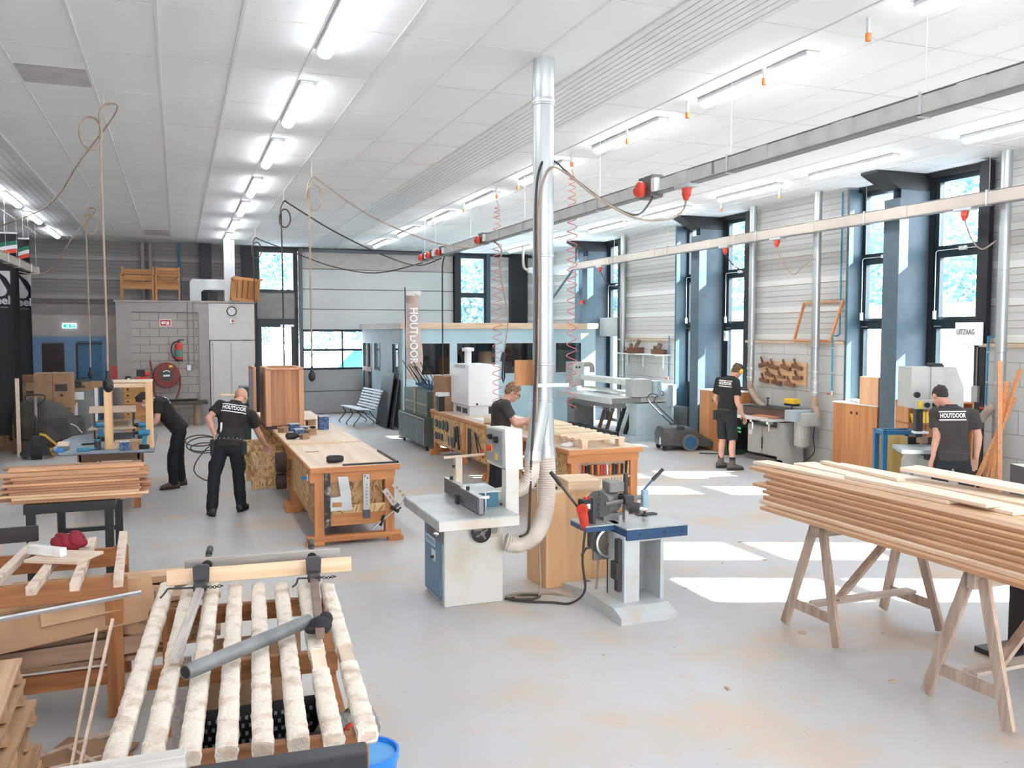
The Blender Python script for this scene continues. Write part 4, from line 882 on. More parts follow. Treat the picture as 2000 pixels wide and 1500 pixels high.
def cbox(s, loc, rz, label, name='cardboard_box', marks=True, m=card):
    a, b, c = s; t = thing(name, label, 'box', loc, rz)
    G().box(-a/2, a/2, -b/2, b/2, 0, c, .004).o('carton', m, t)
    G().box(-.025, .025, -b/2-.002, b/2+.002, c-.001, c+.002).o('tape', mat('brown tape', (.30, .17, .09), .4), t)
    if marks:
        g = G(); g.box(a*.05, a*.38, -b/2-.002, -b/2, c*.45, c*.66); g.cyl((a*.22, -b/2-.002, c*.32), (a*.22, -b/2, c*.32), .03, n=12); g.box(-.006, .0, -b/2-.002, -b/2, .02, c); g.o('print', mat('dark box print', (.06, .045, .04), .7), t)
    return t
# row of wooden base cabinets
wcab = wood('brown cabinet', (.26, .13, .06), (.36, .19, .09), 'Z')
t = thing('base_cabinet', 'low brown cabinets with pale top along the far left', 'cabinet', (-3.0, 19.2, 0))
G().box(-.9, 1.02, -.35, .35, 0, .79).o('carcass', wcab, t); G().box(-.95, 1.05, -.38, .36, .79, .82).o('worktop', wood('tan top', (.40, .23, .11), (.50, .30, .16), 'X'), t)
for i in range(4): G().box(-.88+i*.475, -.43+i*.475, -.365, -.35, .08, .76).o('door', wcab, t)
cbox((.66, .5, .64), (-2.28, 19.15, .82), 0, 'large cardboard box with printed marks in front of the blue doors')
cbox((.42, .4, .46), (-2.76, 19.12, .82), 0, 'plain cardboard box left of the large marked one')
cbox((.4, .3, .60), (-2.84, 19.42, .82), 0, 'tall cardboard box behind the plain one beside the black flag', marks=False)
t = thing('fridge_box', 'grey boxed appliance with white foam corners standing on the floor at far left', 'box', (-1.86, 20.2, 0))
gb = mat('grey appliance wrap', (.22, .22, .22), .5)
G().box(-.24, .27, -.25, .25, .02, 1.05).o('body', gb, t); G().box(-.26, -.10, -.262, -.25, .03, .80).o('foam_corner', white, t); G().box(.22, .28, -.262, -.25, .4, 1.1).o('foam_corner', white, t); G().box(-.26, .28, -.26, .26, 1.05, 1.10).o('lid', card, t); G().box(-.25, .02, -.258, -.25, .86, 1.02).o('label_sheet', white, t)
cbox((.40, .3, .12), (-1.70, 20.2, 1.10), R(4), 'flat cardboard box lying on the grey boxed appliance', marks=False)
for i in range(3): one(G().box(-.2, .2, -.14, .14, 0, .05, .01), 'black_tray', mat('black tray', (.03, .03, .03), .5), f'black flat tray stacked on the boxed appliance, {["lowest", "middle", "top"][i]}', 'tray', (-2.02+.04*i, 20.2 if i else 20.15, 1.10+.052*i), R(4*i), 'black trays')
tag(G().box(-.03, .03, -.02, .02, 0, 1.42).o('pole', rawY), 'thin upright wooden lath at the far left edge', 'lath').location = (-2.72, 17.8, 0)
# tarpaulin covered pile
g = G(); b = g.b; N = 26; H = 12; q = random.Random(5); rings = []
for j in range(H+1):
    u = j/H; z = .30+.72*sin(u*pi/2); rr = cos(u*pi/2)**.55
    rings.append([( (.62+.04*sin(5*a+j*.2)+.03*sin(11*a))*cos(a)*max(rr, .02)+.10*(1-u), (.36+.03*sin(7*a))*sin(a)*max(rr, .02), z-(.10*max(0, sin(3*a)) if j == 0 else 0)-.22*max(0, cos(a))*(u > .4)*rr) for a in [2*pi*k/N for k in range(N)]])
g.loft(rings); tp = thing('covered_machine', 'bulky pile under a dark green grey tarpaulin before the cardboard boxes', 'machine', (-2.42, 18.35, 0)); g.o('tarpaulin', mat('dark tarpaulin', (.055, .052, .046), .7, 0, .25, 3, .3), tp, 50)
G().box(-.45, .5, -.2, .2, 0, .55).o('box_body', mat('dark carton', (.13, .08, .055), .8), tp)
# pallet truck
pj = thing('pallet_truck', 'hand pallet truck with yellow fork arm parked before the covered pile', 'pallet truck', (-2.38, 17.35, 0))
pjb = mat('black truck steel', (.02, .02, .022), .45); yel = mat('yellow steel paint', (.62, .36, .03), .5)
g = G(); g.cyl((-.08, 0, .10), (.08, 0, .10), .10, n=20); g.o('steer_wheel', rubber, pj, 40); g = G(); g.box(-.07, .07, -.06, .06, .18, .42, .01); g.cyl((0, 0, .12), (0, 0, .42), .035, n=12); g.o('pump', pjb, pj)
g = G(); g.cyl((0, 0, .4), (0, .02, .78), .022, n=10); g.o('shaft', pjb, pj, 40); G().cyl((0, .02, .70), (0, .03, 1.10), .024, n=10).o('upper_shaft', mat('grey shaft', (.32, .27, .24), .5), pj, 40)
g = G(); g.tube(spl([(0, .03, .95), (-.12, .03, 1.02), (-.15, .03, 1.12), (0, .03, 1.15), (.15, .03, 1.12), (.12, .03, 1.02), (0, .03, .95)]), .014, 8); g.o('handle_loop', pjb, pj, 60)
g = G(); g.beam((.05, .0, .45), (.14, .02, .42), .05, .04); g.beam((.13, .02, .43), (.42, .1, .12), .05, .04); g.o('fork_arm', yel, pj)
for s in (-1, 1): G().box(s*.20-.08, s*.20+.08, .1, .62, .05, .12, .01).o('fork', yel if s > 0 else pjb, pj)
g = G(); g.prism([(-.24, .06), (.24, .06), (.10, .36), (-.10, .36)], 0, .08, 'XZ'); g.o('chassis', pjb, pj)
tag(G().tube(spl([(-1.9, 18.0, .55), (-1.8, 17.98, .5), (-1.74, 17.96, .42), (-1.7, 17.95, .38)]), .012, 6).o('chain', steel), 'short pale chain hanging at the right side of the tarpaulin', 'chain')
# drawer chest with tools on it
oak = wood('orange drawer chest', (.48, .22, .07), (.58, .29, .10), 'X', rv=.04)
dc = thing('drawer_chest', 'orange wooden chest of small drawers with black knobs against the store wall', 'chest', (-.90, 21.9, 0))
G().box(-.29, .31, -.3, .3, 0, 1.04).o('carcass', oak, dc)
for i in range(7):
    d = G().box(-.27, .29, -.315, -.30, .04+i*.142, .04+i*.142+.13, .004).o('drawer', oak, dc)
    for s in (-.19, .21): G().ell((s, -.325, .105+i*.142), .02).o('knob', black, d, 60)
one(G().box(-.17, .17, -.1, .1, 0, .17, .01).box(-.05, .05, -.02, .02, .17, .19), 'toolbox', red, 'red metal toolbox on the drawer chest', 'toolbox', (-.77, 21.85, 1.04))
t = thing('jerry_can', 'small black can with pale label left of the red toolbox', 'can', (-1.09, 21.85, 1.04)); G().box(-.06, .06, -.06, .06, 0, .2, .015).o('body', black, t); G().box(-.01, .05, -.065, -.06, .04, .16).o('sticker', white, t)
one(G().box(-.09, .09, -.05, .05, 0, .15, .01), 'battery_charger', black, 'black charger standing on the red toolbox', 'charger', (-.82, 21.88, 1.23)); one(G().cyl((-.05, 0, .05), (.05, 0, .05), .05, n=16), 'red_tin', red, 'small red round tin beside the black charger', 'tin', (-.68, 21.88, 1.23), smooth=40)
tag(G().box(-.10, .10, -.05, .05, 0, .45, .02).o('coat', red), 'red cloth hanging at the left corner of the store wall', 'cloth').location = (-1.42, 22.9, 1.0)
# store wall fittings
WY = YF-.0
t = thing('fire_sign', 'red and white fire equipment sign high on the block wall', 'sign', (-.27, WY, 2.48)); G().box(-.13, .13, -.012, 0, -.085, .085).o('panel', white, t); G().box(-.115, .115, -.014, -.012, -.07, .07).o('field', red, t)
g = G(); g.box(.02, .08, -.016, -.014, -.05, .03); g.cyl((-.06, -.016, 0), (-.06, -.014, 0), .035, n=14); g.box(-.02, 0, -.016, -.014, -.03, .04); g.o('pictogram', white, t)
t = thing('fire_extinguisher', 'red fire extinguisher hanging on the block wall', 'extinguisher', (.02, WY-.09, 1.55))
G().lathe([(0, 0), (.08, 0), (.085, .03), (.085, .36), (.07, .42), (.03, .45)], n=20).o('cylinder', red, t, 40); G().lathe([(.0855, .10), (.0865, .10), (.0865, .28), (.0855, .28)], n=20).o('label_band', mat('green label', (.12, .25, .2), .6), t)
g = G(); g.cyl((0, 0, .45), (0, 0, .5), .02, n=10); g.box(-.02, .12, -.01, .01, .5, .53); g.o('valve', black, t); G().tube(spl([(-.02, 0, .48), (-.12, 0, .44), (-.17, 0, .3), (-.14, 0, .12), (-.08, 0, .05)]), .014, 8).o('hose', black, t, 60); G().lathe([(.086, 0.0), (.088, .0), (.088, .04), (.086, .04)], n=20).o('foot_ring', black, t)
t = thing('fire_hose_reel', 'dark red fire hose reel on the block wall with hose hanging below', 'hose reel', (-.27, WY-.14, 1.22))
dr_ = mat('dark red reel', (.22, .025, .02), .45); G().lathe([(.30, -.08), (.30, .08), (.285, .10), (.12, .10), (.12, .11), (0, .11)], axis='Y', n=36).o('drum', dr_, t, 40)
for ch in t.children: ch.rotation_euler = (0, 0, pi)
g = G(); g.cyl((0, -.118, 0), (0, -.105, 0), .145, n=30); g.o('hub_label', mat('black hub', (.03, .03, .03), .4), t); g = G(); g.box(-.075, .075, -.121, -.118, -.03, .015)
for i in range(9):
    a = R(50+i*10); g.bx((.11*cos(a), -.12, .11*sin(a)), (.022, .004, .025), (0, -a+pi/2, 0))
g.o('arc_print', white, t); G().box(.06, .14, -.108, -.1, .19, .24).o('yellow_tag', yellow, t)
G().tube(spl([(-.30, -.02, .0), (-.29, -.04, -.3), (-.2, -.05, -.62), (0, -.05, -.72), (.18, -.05, -.6), (.29, -.03, -.3), (.30, -.02, 0)]), .02, 8).o('hose', mat('dark red hose', (.26, .04, .03), .6), t, 60); g = G(); g.cyl((-.36, 0, .34), (-.34, 0, .2), .02, n=10); g.cyl((-.35, 0, .25), (-.28, 0, -.12), .013, n=8); g.o('nozzle_pipe', dr_, t, 40)
G().box(-.03, .03, .08, .14, -.2, .2).o('bracket', iron, t)
for x, zb, m, l in ((.24, 1.37, mat('grey conduit', (.24, .22, .21), .5), 'left thin conduit on the block wall ending in a white socket'), (.37, 1.40, MATS['grey conduit'], 'right thin conduit on the block wall ending in a grey switch')):
    t = thing('conduit', l, 'conduit', (x, WY-.05, zb)); G().cyl((0, 0, .08), (0, 0, 3.0-zb), .012, n=8).o('pipe', m, t, 40); G().box(-.045, .045, -.03, .0, -.05, .08, .006).o('socket', white if x < .3 else MATS['grey conduit'], t)
t = thing('wall_clock', 'round black rimmed wall clock on the white store front', 'clock', (1.26, YF-.05, 2.77))
for n_, pr, m in (('rim', [(.12, 0), (.12, .03), (.1, .035), (.1, .02), (.1, .0)], black),): G().lathe(pr, axis='Y', n=32).o(n_, m, t, 40).rotation_euler = (0, 0, pi)
G().cyl((0, -.022, 0), (0, -.012, 0), .1, n=30).o('dial', white, t); g = G(); g.beam((0, -.026, 0), (-.05, -.026, .06), .006, .003, (0, 1, 0)); g.beam((0, -.026, 0), (-.02, -.026, -.06), .006, .003, (0, 1, 0))
for i in range(12): g.bx((.085*cos(i*pi/6), -.024, .085*sin(i*pi/6)), (.012, .003, .012))
g.o('hands_and_marks', black, t)
t = thing('alarm_button', 'small red alarm button on white plate below the clock', 'button', (1.26, YF-.05, 2.53)); G().box(-.06, .06, -.02, 0, -.06, .04, .005).o('plate', white, t); G().ell((.02, -.025, 0), .03).o('button', red, t, 60)
t = thing('exit_sign', 'lit green exit sign above the blue doors', 'exit sign', (-2.52, YB-.03, 2.42)); G().box(-.16, .16, -.05, 0, -.07, .05, .008).o('housing', emis('lit white sign', (.75, .95, 1), 1.2), t); G().box(-.135, .135, -.054, -.05, -.055, .035).o('field', emis('lit green sign', (.0, .42, .34), 1.0), t)
g = G(); g.box(-.06, -.01, -.057, -.054, -.04, .02); g.prism([(.03, 0), (.07, .03), (.07, .012), (.11, .012), (.11, -.012), (.07, -.012), (.07, -.03)], -.057, -.054, 'XZ'); g.o('pictogram', emis('lit pictogram', (.9, 1, 1), 1.6), t); G().box(-.06, .06, -.03, 0, .1, .18).o('bracket', mat('beige box', (.42, .38, .35), .7), t)
# garden chairs on top of the store
def gchair(wd, ns, label, loc, rot):
    t = thing('garden_chair', label, 'chair', loc); t.rotation_euler = rot; gw = wood('orange garden timber', (.40, .17, .05), (.52, .24, .08), 'X')
    for s in (-1, 1):
        G().box(s*wd/2-.02, s*wd/2+.02, -.3, -.25, 0, .60).o('front_leg', gw, t); G().beam((s*wd/2, .22, 0), (s*(wd/2-.0), .32, .84), .04, .05).o('rear_leg', gw, t); G().box(s*wd/2-.035, s*wd/2+.035, -.32, .25, .60, .63).o('armrest', gw, t)
    for i in range(ns): z = .36+i*(.46/ns); G().bx((0, .22+.11*(z-.2), z+.04), (wd-.05, .022, .40/ns), (R(-6), 0, 0)).o('back_slat', gw, t)
    for i in range(4): G().box(-wd/2+.02, wd/2-.02, -.28+i*.13, -.17+i*.13, .36, .38).o('seat_slat', gw, t)
    G().box(-wd/2+.02, wd/2-.02, -.30, -.28, .26, .37).o('front_rail', gw, t); return t
gchair(.70, 3, 'wide slatted wooden garden chair on top of the store, leftmost', (-.88, 22.99, 3.02), (0, 0, 0))
gchair(.52, 6, 'narrow slatted wooden garden chair on top of the store, middle one', (-.20, 22.99, 3.02), (0, 0, 0))
gchair(.52, 7, 'wooden garden chair lying on its side at the right end of the store roof', (1.50, 23.05, 3.30), (R(90), R(95), R(8)))
dw = mat('white duct metal', (.52, .54, .55), .5, .1, .03)
t = thing('ventilation_duct', 'white rectangular duct rising from the store roof to the ceiling', 'duct', (.7, 22.85, 3.02))
G().box(.40, .66, -.1, .1, 0, 1.52, .004).o('riser', dw, t)
def rr(cx, cz, w_, h_, r, n=5): return [(cx+sx*(w_/2-r)+r*cos(a), cz+sz*(h_/2-r)+r*sin(a)) for sx, sz, a0 in ((1, 1, 0), (-1, 1, pi/2), (-1, -1, pi), (1, -1, 1.5*pi)) for a in [a0+pi/2*i/n for i in range(n+1)]]
g = G(); g.prism([(-.40, 0), (-.40, .46), (-.34, .53), (.40, .53), (.40, .27), (-.08, .27), (-.14, .22), (-.14, 0)], -.12, .10, 'XZ'); g.o('elbow', dw, t)
g = G(); g.prism([(-.02, .28), (.25, .28), (.25, .531), (-.02, .531)], -.123, .10, 'XZ'); g.o('sleeve', mat('white sleeve', (.62, .64, .65), .5), t)
tag(G().box(-.12, .12, -.05, .05, 0, .24, .02).o('dark_unit', iron), 'dark small unit standing inside the duct bend on the store roof', 'fan unit').location = (.82, 23.05, 3.02)
for x, r, z0, m, l in ((-.80, .05, 3.0, MATS['grey conduit'], 'left dark vertical pipe on the end wall above the chairs'), (-.62, .045, 3.0, MATS['grey conduit'], 'right dark vertical pipe on the end wall above the chairs'), (.08, .03, 3.0, mat('blue pipe', (.03, .14, .30), .5), 'blue vertical pipe on the end wall right of the garden chairs')):
    tag(G().cyl((0, 0, 0), (0, 0, ZC-z0-.01), r, n=12).o('wall_pipe', m, None, 40), l, 'pipe').location = (x, YB-.09, z0+.02)
# dark slab bench
t = thing('log_bench', 'dark slab bench with pale trunk leg in front of the block wall', 'bench', (.25, 22.35, 0)); G().box(-.62, .40, -.22, .2, .52, .60, .02).o('slab', wood('dark slab', (.06, .045, .035), (.11, .08, .06), 'X'), t)
for x in (-.45, .15): G().cyl((x, 0, 0), (x, 0, .53), .09, .07, 14).o('trunk_leg', wood('pale trunk', (.34, .24, .16), (.45, .33, .23), 'Z'), t, 40)
q = random.Random(2)
for i in range(5): one(G().bx((0, 0, .025), (.16, .1, .05), None, .01), 'dark_offcut', mat('dark block', (.03, .026, .025), .7), 'dark small block lying on the dark slab bench', 'block', (-.30+i*.16, 22.35, .60), q.random()*.4, 'dark blocks on the slab bench')
# ---------------------------------------------------------------- workbenches
plytop = wood('birch ply top', (.66, .50, .36), (.78, .62, .48), 'Y', 1.2, rv=.03)
def bench(name, label, x0, x1, y0, y1, H=.84, ends=(1, 1), side=None):
    t = thing(name, label, 'workbench', ((x0+x1)/2, (y0+y1)/2, 0)); w_ = (x1-x0)/2; l = (y1-y0)/2
    G().box(-w_, w_, -l, l, H-.012, H, .002).o('work_surface', plytop, t)
    g = G(); g.box(-w_-.012, -w_+.06, -l, l, H-.055, H-.010, .004); g.box(w_-.06, w_+.012, -l, l, H-.055, H-.010, .004); g.box(-w_+.06, w_-.06, -l, l, H-.055, H-.013); g.o('top_frame', beechY, t)
    for s, e in ((-1, ends[0]), (1, ends[1])):
        y = s*(l-.065)
        G().box(-w_-.01, w_-.0, s*l-.03, s*l+.03, H-.062, H-.004, .006).o('end_batten', beechX, t)
        G().prism([(-w_+.0, H-.165), (w_-.08, H-.165), (w_-.04, H-.14), (w_-.04, H-.06), (-w_-.01, H-.06), (-w_-.01, H-.13)], y-.05, y+.03, 'XZ').o('apron', beechX, t)
        for lx in (-w_+.09, w_-.10): G().box(lx-.05, lx+.05, y-.045, y+.045, .10, H-.06, .004).o('leg', beechZ, t)
        G().box(-w_+.12, w_-.13, y-.02, y+.02, .20, .34, .003).o('lower_rail', beechX, t)
        g = G(); g.box(-w_-.04, w_+.03, y-.05, y+.05, .035, .105, .02); g.box(-w_-.05, -w_+.14, y-.055, y+.055, 0, .045, .008); g.box(w_-.12, w_+.05, y-.055, y+.055, 0, .045, .008); g.o('sled_foot', beechX, t)
    for s in (-1, 1): G().box(s*(w_-.10)-.018, s*(w_-.10)+.018, -l+.12, l-.12, .20, .31).o('stretcher', beechY, t)
    return t, w_, l
b1t, w1, l1 = bench('workbench', 'near left workbench with squares and clamps hanging on its end', 1.26, 2.20, 9.14, 11.14)
G().box(-w1+.04, -w1+.058, -l1+.55, l1-.15, .30, .78).o('side_panel', osbm, b1t); G().box(w1-.06, w1-.04, -l1+.15, l1-.15, .28, .78).o('side_panel', osbm, b1t)
G().box(-w1+.15, w1-.15, -l1+.15, -l1+.165, .34, .72).o('end_panel', osbm, b1t); G().box(-w1+.13, w1-.13, -l1+.03, -l1+.05, .33, .42).o('tool_ledge', osbm, b1t); G().box(-w1+.13, w1-.13, -l1+.05, -l1+.15, .33, .345).o('tool_shelf', osbm, b1t)
cbw = wood('cubby ply', (.60, .38, .22), (.70, .48, .30), 'Y')
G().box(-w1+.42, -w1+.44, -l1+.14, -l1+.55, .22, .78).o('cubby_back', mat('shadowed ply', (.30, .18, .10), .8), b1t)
for y in (.14, .32, .54): G().box(-w1+.05, -w1+.42, -l1+y, -l1+y+.014, .22, .78).o('cubby_upright', cbw, b1t)
for z, y0, y1 in ((.40, .155, .32), (.58, .155, .32), (.62, .335, .54), (.46, .335, .54), (.215, .14, .55)): G().box(-w1+.05, -w1+.42, -l1+y0, -l1+y1, z, z+.012).o('cubby_shelf', cbw, b1t)
o = one(G().cyl((0, 0, 0), (.20, 0, 0), .035, n=16), 'glue_bottle', white, 'white bottle with blue cap lying in the bench end cubby', 'bottle', (1.28, 9.60, .665), smooth=40)
G().cyl((-.05, 0, 0), (0, 0, 0), .018, n=12).o('cap', bb, o, 40)
tag(G().box(0, .2, -.06, .06, 0, .16, .01).o('black_bag', black), 'black pouch in the lower bench end cubby', 'pouch').location = (1.34, 9.59, .235)
tag(G().box(0, .02, -.05, .05, 0, .13).o('paper_card', white), 'pale card standing in the upper bench end cubby', 'card').location = (1.30, 9.55, .64)
# tools on the near end of the left bench
YE = 9.185
t = thing('spirit_level', 'black paint worn spirit level standing against the left leg of the near bench', 'spirit level', (1.43, YE-.055, .20), 0); G().box(-.03, .03, -.012, .012, 0, .58).o('bar', mat('chipped black paint', (.02, .02, .02), .5, 0, .1, 18, dirt=(.5, .42, .38)), t)
def sq(poly, name, label, loc, cat='square', m=alu, ry=0):
    o = G().prism(poly, -.004, .004, 'XZ').o(name, m); o.location = loc; o.rotation_euler = (0, ry, 0); return tag(o, label, cat)
jig = sq([(-.16, 0), (.09, .0), (.075, .20), (.045, .36), (-.06, .36), (-.03, .15), (-.16, .14)], 'steel_jig', 'stepped aluminium jig plate hanging on the near bench end', (1.60, YE-.045, .37), 'jig'); G().box(-.12, -.02, -.006, .006, .04, .09).o('cut_out', mat('wood through slot', (.5, .25, .1), .7), jig)
rul = sq([(-.035, 0), (.035, 0), (.035, .46), (-.035, .46)], 'steel_square', 'upright aluminium try square with black foot on the near bench end', (1.84, YE-.065, .285)); G().box(-.037, .037, -.012, .012, -.01, .08).o('foot', mat('dark square foot', (.08, .09, .1), .5), rul)
g = G()
for i in range(7): g.cyl((.0, -.006, .14+i*.035), (0, .006, .14+i*.035), .006, n=8)
g.cyl((-.018, -.006, .44), (-.018, .006, .44), .008, n=8); g.cyl((.012, -.006, .42), (.012, .006, .42), .008, n=8); g.o('peg_holes', iron, rul)
for (x, z, ry, l) in ((2.10, .47, -34, 'aluminium mitre square hanging right on the near bench end, lower one'), (2.21, .53, -36, 'aluminium mitre square hanging at the right corner of the bench, upper one')):
    s_ = sq([(-.03, -.12), (.03, -.12), (.03, .12), (-.03, .12)], 'mitre_square', l, (x, YE-.06, z), ry=R(ry)); G().box(-.036, .036, -.016, .016, -.16, -.09).o('stock', mat('dark square foot', (.08, .09, .1), .5), s_); g = G()
    for i in range(3): g.box(-.01, .01, -.006, .006, -.06+i*.055, -.03+i*.055)
    g.o('slots', MATS['wood through slot'], s_)
t = thing('small_clamp', 'small aluminium bar clamp slanting at the right leg of the near bench', 'clamp', (2.08, YE-.085, .27)); G().beam((-.19, 0, -.11), (.20, 0, .18), .012, .03, (0, 1, 0)).o('bar', alu, t); g = G(); g.bx((-.08, 0, -.03), (.03, .03, .12), (0, R(20), 0), .005); g.bx((.06, .0, .08), (.04, .03, .1), (0, R(-54), 0), .005); g.o('jaws', black, t)
tag(G().box(-.03, .03, -.02, .02, 0, .075, .01).o('caliper', chrome), 'small shiny metal tool on the OSB ledge of the bench end', 'tool').location = (1.72, YE+.07, .347)
tag(G().box(-.05, .05, -.008, .008, 0, .016).o('pencil', blue), 'blue pencil on the OSB ledge of the bench end', 'pencil').location = (2.0, YE+.05, .347)
tag(G().lathe([(.028, -.09), (.042, -.07), (.042, .02), (.036, .07), (.028, .09)], axis='X', n=16).o('flashlight', black, None, 40), 'black cylindrical tool battery lying on the near bench top', 'tool').location = (1.56, 9.42, .882)
g = G(); g.box(-.30, .30, 0, .022, 0, .02); g.box(.278, .30, 0, 1.0, 0, .02); one(g, 'edge_stop', mat('black stop rail', (.03, .028, .028), .5), 'black L shaped stop rail along the right corner of the near bench', 'rail', (1.90, 9.16, .84))
g = G(); g.prism([(-.07, .02), (0, 0), (.08, .02), (.08, .03), (0, .012), (-.07, .03)], 0, .008); one(g, 'mitre_piece', woods[2], 'small brown V shaped wood piece lying on the near bench', 'wood piece', (1.45, 10.35, .84))
tag(G().box(-.33, .33, -.02, .02, 0, .022).o('wood_strip', pineX), 'long thin pine strip across the seam of the two left benches', 'strip').location = (1.60, 11.12, .841)
b1b, w2, l2 = bench('workbench', 'farther left workbench with open OSB drawers and a larch cabinet on top', 1.26, 2.20, 11.22, 15.9)
G().box(w2-.06, w2-.04, -l2+.15, l2-.15, .28, .78).o('side_panel', osbm, b1b)
G().box(-w2+.3, -w2+.32, -l2+.15, l2-.15, .20, .78).o('back_panel', osbm, b1b); G().box(-w2+.02, w2-.06, -l2+.3, l2-.15, .20, .22).o('bottom_shelf', osbm, b1b)
for y in (-1.55, -.9, -.25, .6, 1.4): G().box(-w2+.03, -w2+.3, y-.01, y+.01, .22, .78).o('drawer_partition', osbm, b1b)
for y, x0 in ((11.93, .87), (12.62, .85), (13.35, .87)):
    d = G().box(x0-1.73, 1.262-1.73, y-13.56-.009, y-13.56+.009, .17, .665, .002).o('cupboard_door', osbm, b1b)
    hx = x0-1.73+.06; hy = y-13.56-.009
    G().tube([(hx, hy, .60), (hx, hy-.03, .60), (hx, hy-.03, .46), (hx, hy, .46)], .009, 6).o('handle', alu, d)
tag(G().cyl((0, 0, 0), (.12, 0, 0), .13, n=20).o('sanding_disc', mat('dark brown disc', (.05, .03, .025), .8), None, 40), 'dark brown round disc hanging on the bench side beyond the near panel, upper', 'disc').location = (1.13, 11.30, .60)
tag(G().cyl((0, 0, 0), (.12, 0, 0), .10, n=20).o('sanding_disc', MATS['dark brown disc'], None, 40), 'dark brown round disc hanging on the bench side below the other', 'disc').location = (1.13, 11.30, .36)
# larch cabinet
lz = wood('larch boards upright', (.43, .175, .08), (.57, .26, .13), 'Z', 2.2, rv=.03, stripe=('X', .098)); lplain = wood('larch frame', (.52, .25, .13), (.65, .34, .19), 'Z')
lc = thing('larch_cabinet', 'upright boarded larch cabinet standing on the farther left bench', 'cabinet', (1.44, 13.2, .84))
G().box(-.27, .27, -.2, .75, 0, .05).o('base', iron, lc)
G().box(-.27, .27, -.2, -.18, .05, .87, .002).o('front_boarding', lz, lc); G().box(.25, .27, -.18, .75, .05, .87).o('side_boarding', lplain, lc); G().box(-.27, -.25, -.18, .75, .05, .87).o('side_boarding', lplain, lc); G().box(-.27, .27, .73, .75, .05, .87).o('rear_boarding', lplain, lc)
for x in (-.245, .225): G().box(x-.028, x+.045, -.225, -.2, .045, .875, .002).o('corner_post', lplain, lc)
g = G(); g.box(-.27, .27, -.225, -.15, .865, .895); g.box(-.27, .27, .68, .75, .865, .895); g.box(-.27, -.2, -.15, .68, .865, .895); g.box(.2, .27, -.15, .68, .865, .895); g.o('top_frame', lplain, lc)
g = G(); g.box(-.42, -.38, .05, .10, .1, .90); g.box(-.42, -.38, .9, .95, .1, .90); g.box(-.42, -.38, .1, .9, .86, .90); g.box(-.42, -.38, .1, .9, .1, .15); dr2 = g.o('door_frame', lplain, lc); G().box(-.41, -.395, .1, .9, .15, .86).o('door_pane', mat('milky pane', (.42, .50, .60), .25), dr2)
g = G()
for x in (-.2, .2): g.cyl((x, -.1, -.0), (x, -.1, .05), .03, n=10)
g.o('foot', black, lc)
sbox((1.52, 12.70, .84), .2, (.14, .11, .10), 'blue printed screw box with white lid in the pile behind the small ones'); sbox((1.62, 12.35, .84), -.3, (.10, .09, .09), 'blue printed screw box in the pile, right one'); sbox((1.50, 11.95, .84), .1, (.12, .10, .10), 'blue printed screw box in the pile, front left one')
sbox((1.68, 12.1, .84), .5, (.12, .10, .08), 'open brown cardboard screw box at right of the pile', True); sbox((1.36, 12.55, .84), .9, (.12, .10, .08), 'open brown cardboard screw box at left of the pile', True); sbox((1.54, 11.68, .84), .4, (.10, .08, .07), 'dark brown open screw box in front of the pile', True); sbox((1.95, 12.75, .84), .05, (.14, .12, .19), 'tall blue printed screw box standing alone at the right bench edge'); sbox((1.86, 13.4, .84), .3, (.12, .10, .08), 'low brown cardboard tray beside the tall screw box', True)
tag(G().lathe([(.02, -.08), (.045, -.06), (.045, .03), (.03, .08)], axis='X', n=14).o('drill_battery', black, None, 40), 'black drill part lying at the left edge near the bench seam', 'tool').location = (1.38, 11.72, .886)
tag(G().ell((0, 0, .02), (.05, .03, .02)).o('knob_part', black, None, 60), 'small black part lying beside the tall screw box', 'tool').location = (1.82, 12.9, .841)
tag(G().box(-.12, .12, -.015, .015, 0, .01).o('wood_shim', pineX), 'thin wood shim lying before the larch cabinet', 'shim').location = (1.40, 12.30, .841)
# things behind the bald man
t = thing('green_machine', 'dark green and teal machine with a board on it behind the bald man', 'machine', (1.10, 16.8, 0)); G().box(-.32, .12, -.3, .3, 0, .92).o('base', mat('deep green', (.02, .06, .04), .5), t); G().box(-.05, .15, -.2, .3, .92, 1.25, .01).o('teal_case', mat('dark teal', (.02, .08, .12), .5), t); G().box(-.05, .16, -.22, -.2, 1.0, 1.06).o('green_strip', mat('bright green', (.04, .35, .12), .5), t); G().box(-.4, .05, -.25, .1, 1.09, 1.11).o('board', pineX, t)
# ---------------------------------------------------------------- spindle moulder
cream = mat('cream machine paint', (.60, .58, .53), .4, 0, .05, 3, dirt=(.55, .46, .36)); lblue = mat('pale machine blue', (.10, .22, .34), .4, 0, .06); tabm = mat('ground cast table', (.48, .50, .49), .35, .35, .12, 3)
sm = thing('spindle_moulder', 'cream and blue spindle moulder with ribbed aluminium fence and hose', 'machine', (2.24, 6.98, 0))
def S(g, name, m, par=None, sm_=None): return g.xf(M.Translation((-2.24, -6.98, 0))).o(name, m, par or sm, sm_)
S(G().box(1.99, 2.50, 6.73, 7.29, .0, .70, .006), 'cabinet', cream)
do_ = S(G().box(1.978, 1.99, 6.80, 7.29, .03, .62, .003), 'side_door', lblue); S(G().cyl((1.978, 7.0, .36), (1.95, 7.0, .36), .014, n=10), 'knob', iron, do_)
S(G().box(1.974, 1.978, 6.95, 7.06, .33, .42), 'sticker', white, do_); S(G().box(1.974, 1.978, 6.96, 7.24, .45, .52), 'name_strip', mat('pale blue sticker', (.55, .72, .85), .5), do_)
g = G()
for i in range(6): g.box(1.9725, 1.974, 6.975+i*.043, 7.0+i*.043, .465, .505)
S(g, 'name_print', lblue, do_)
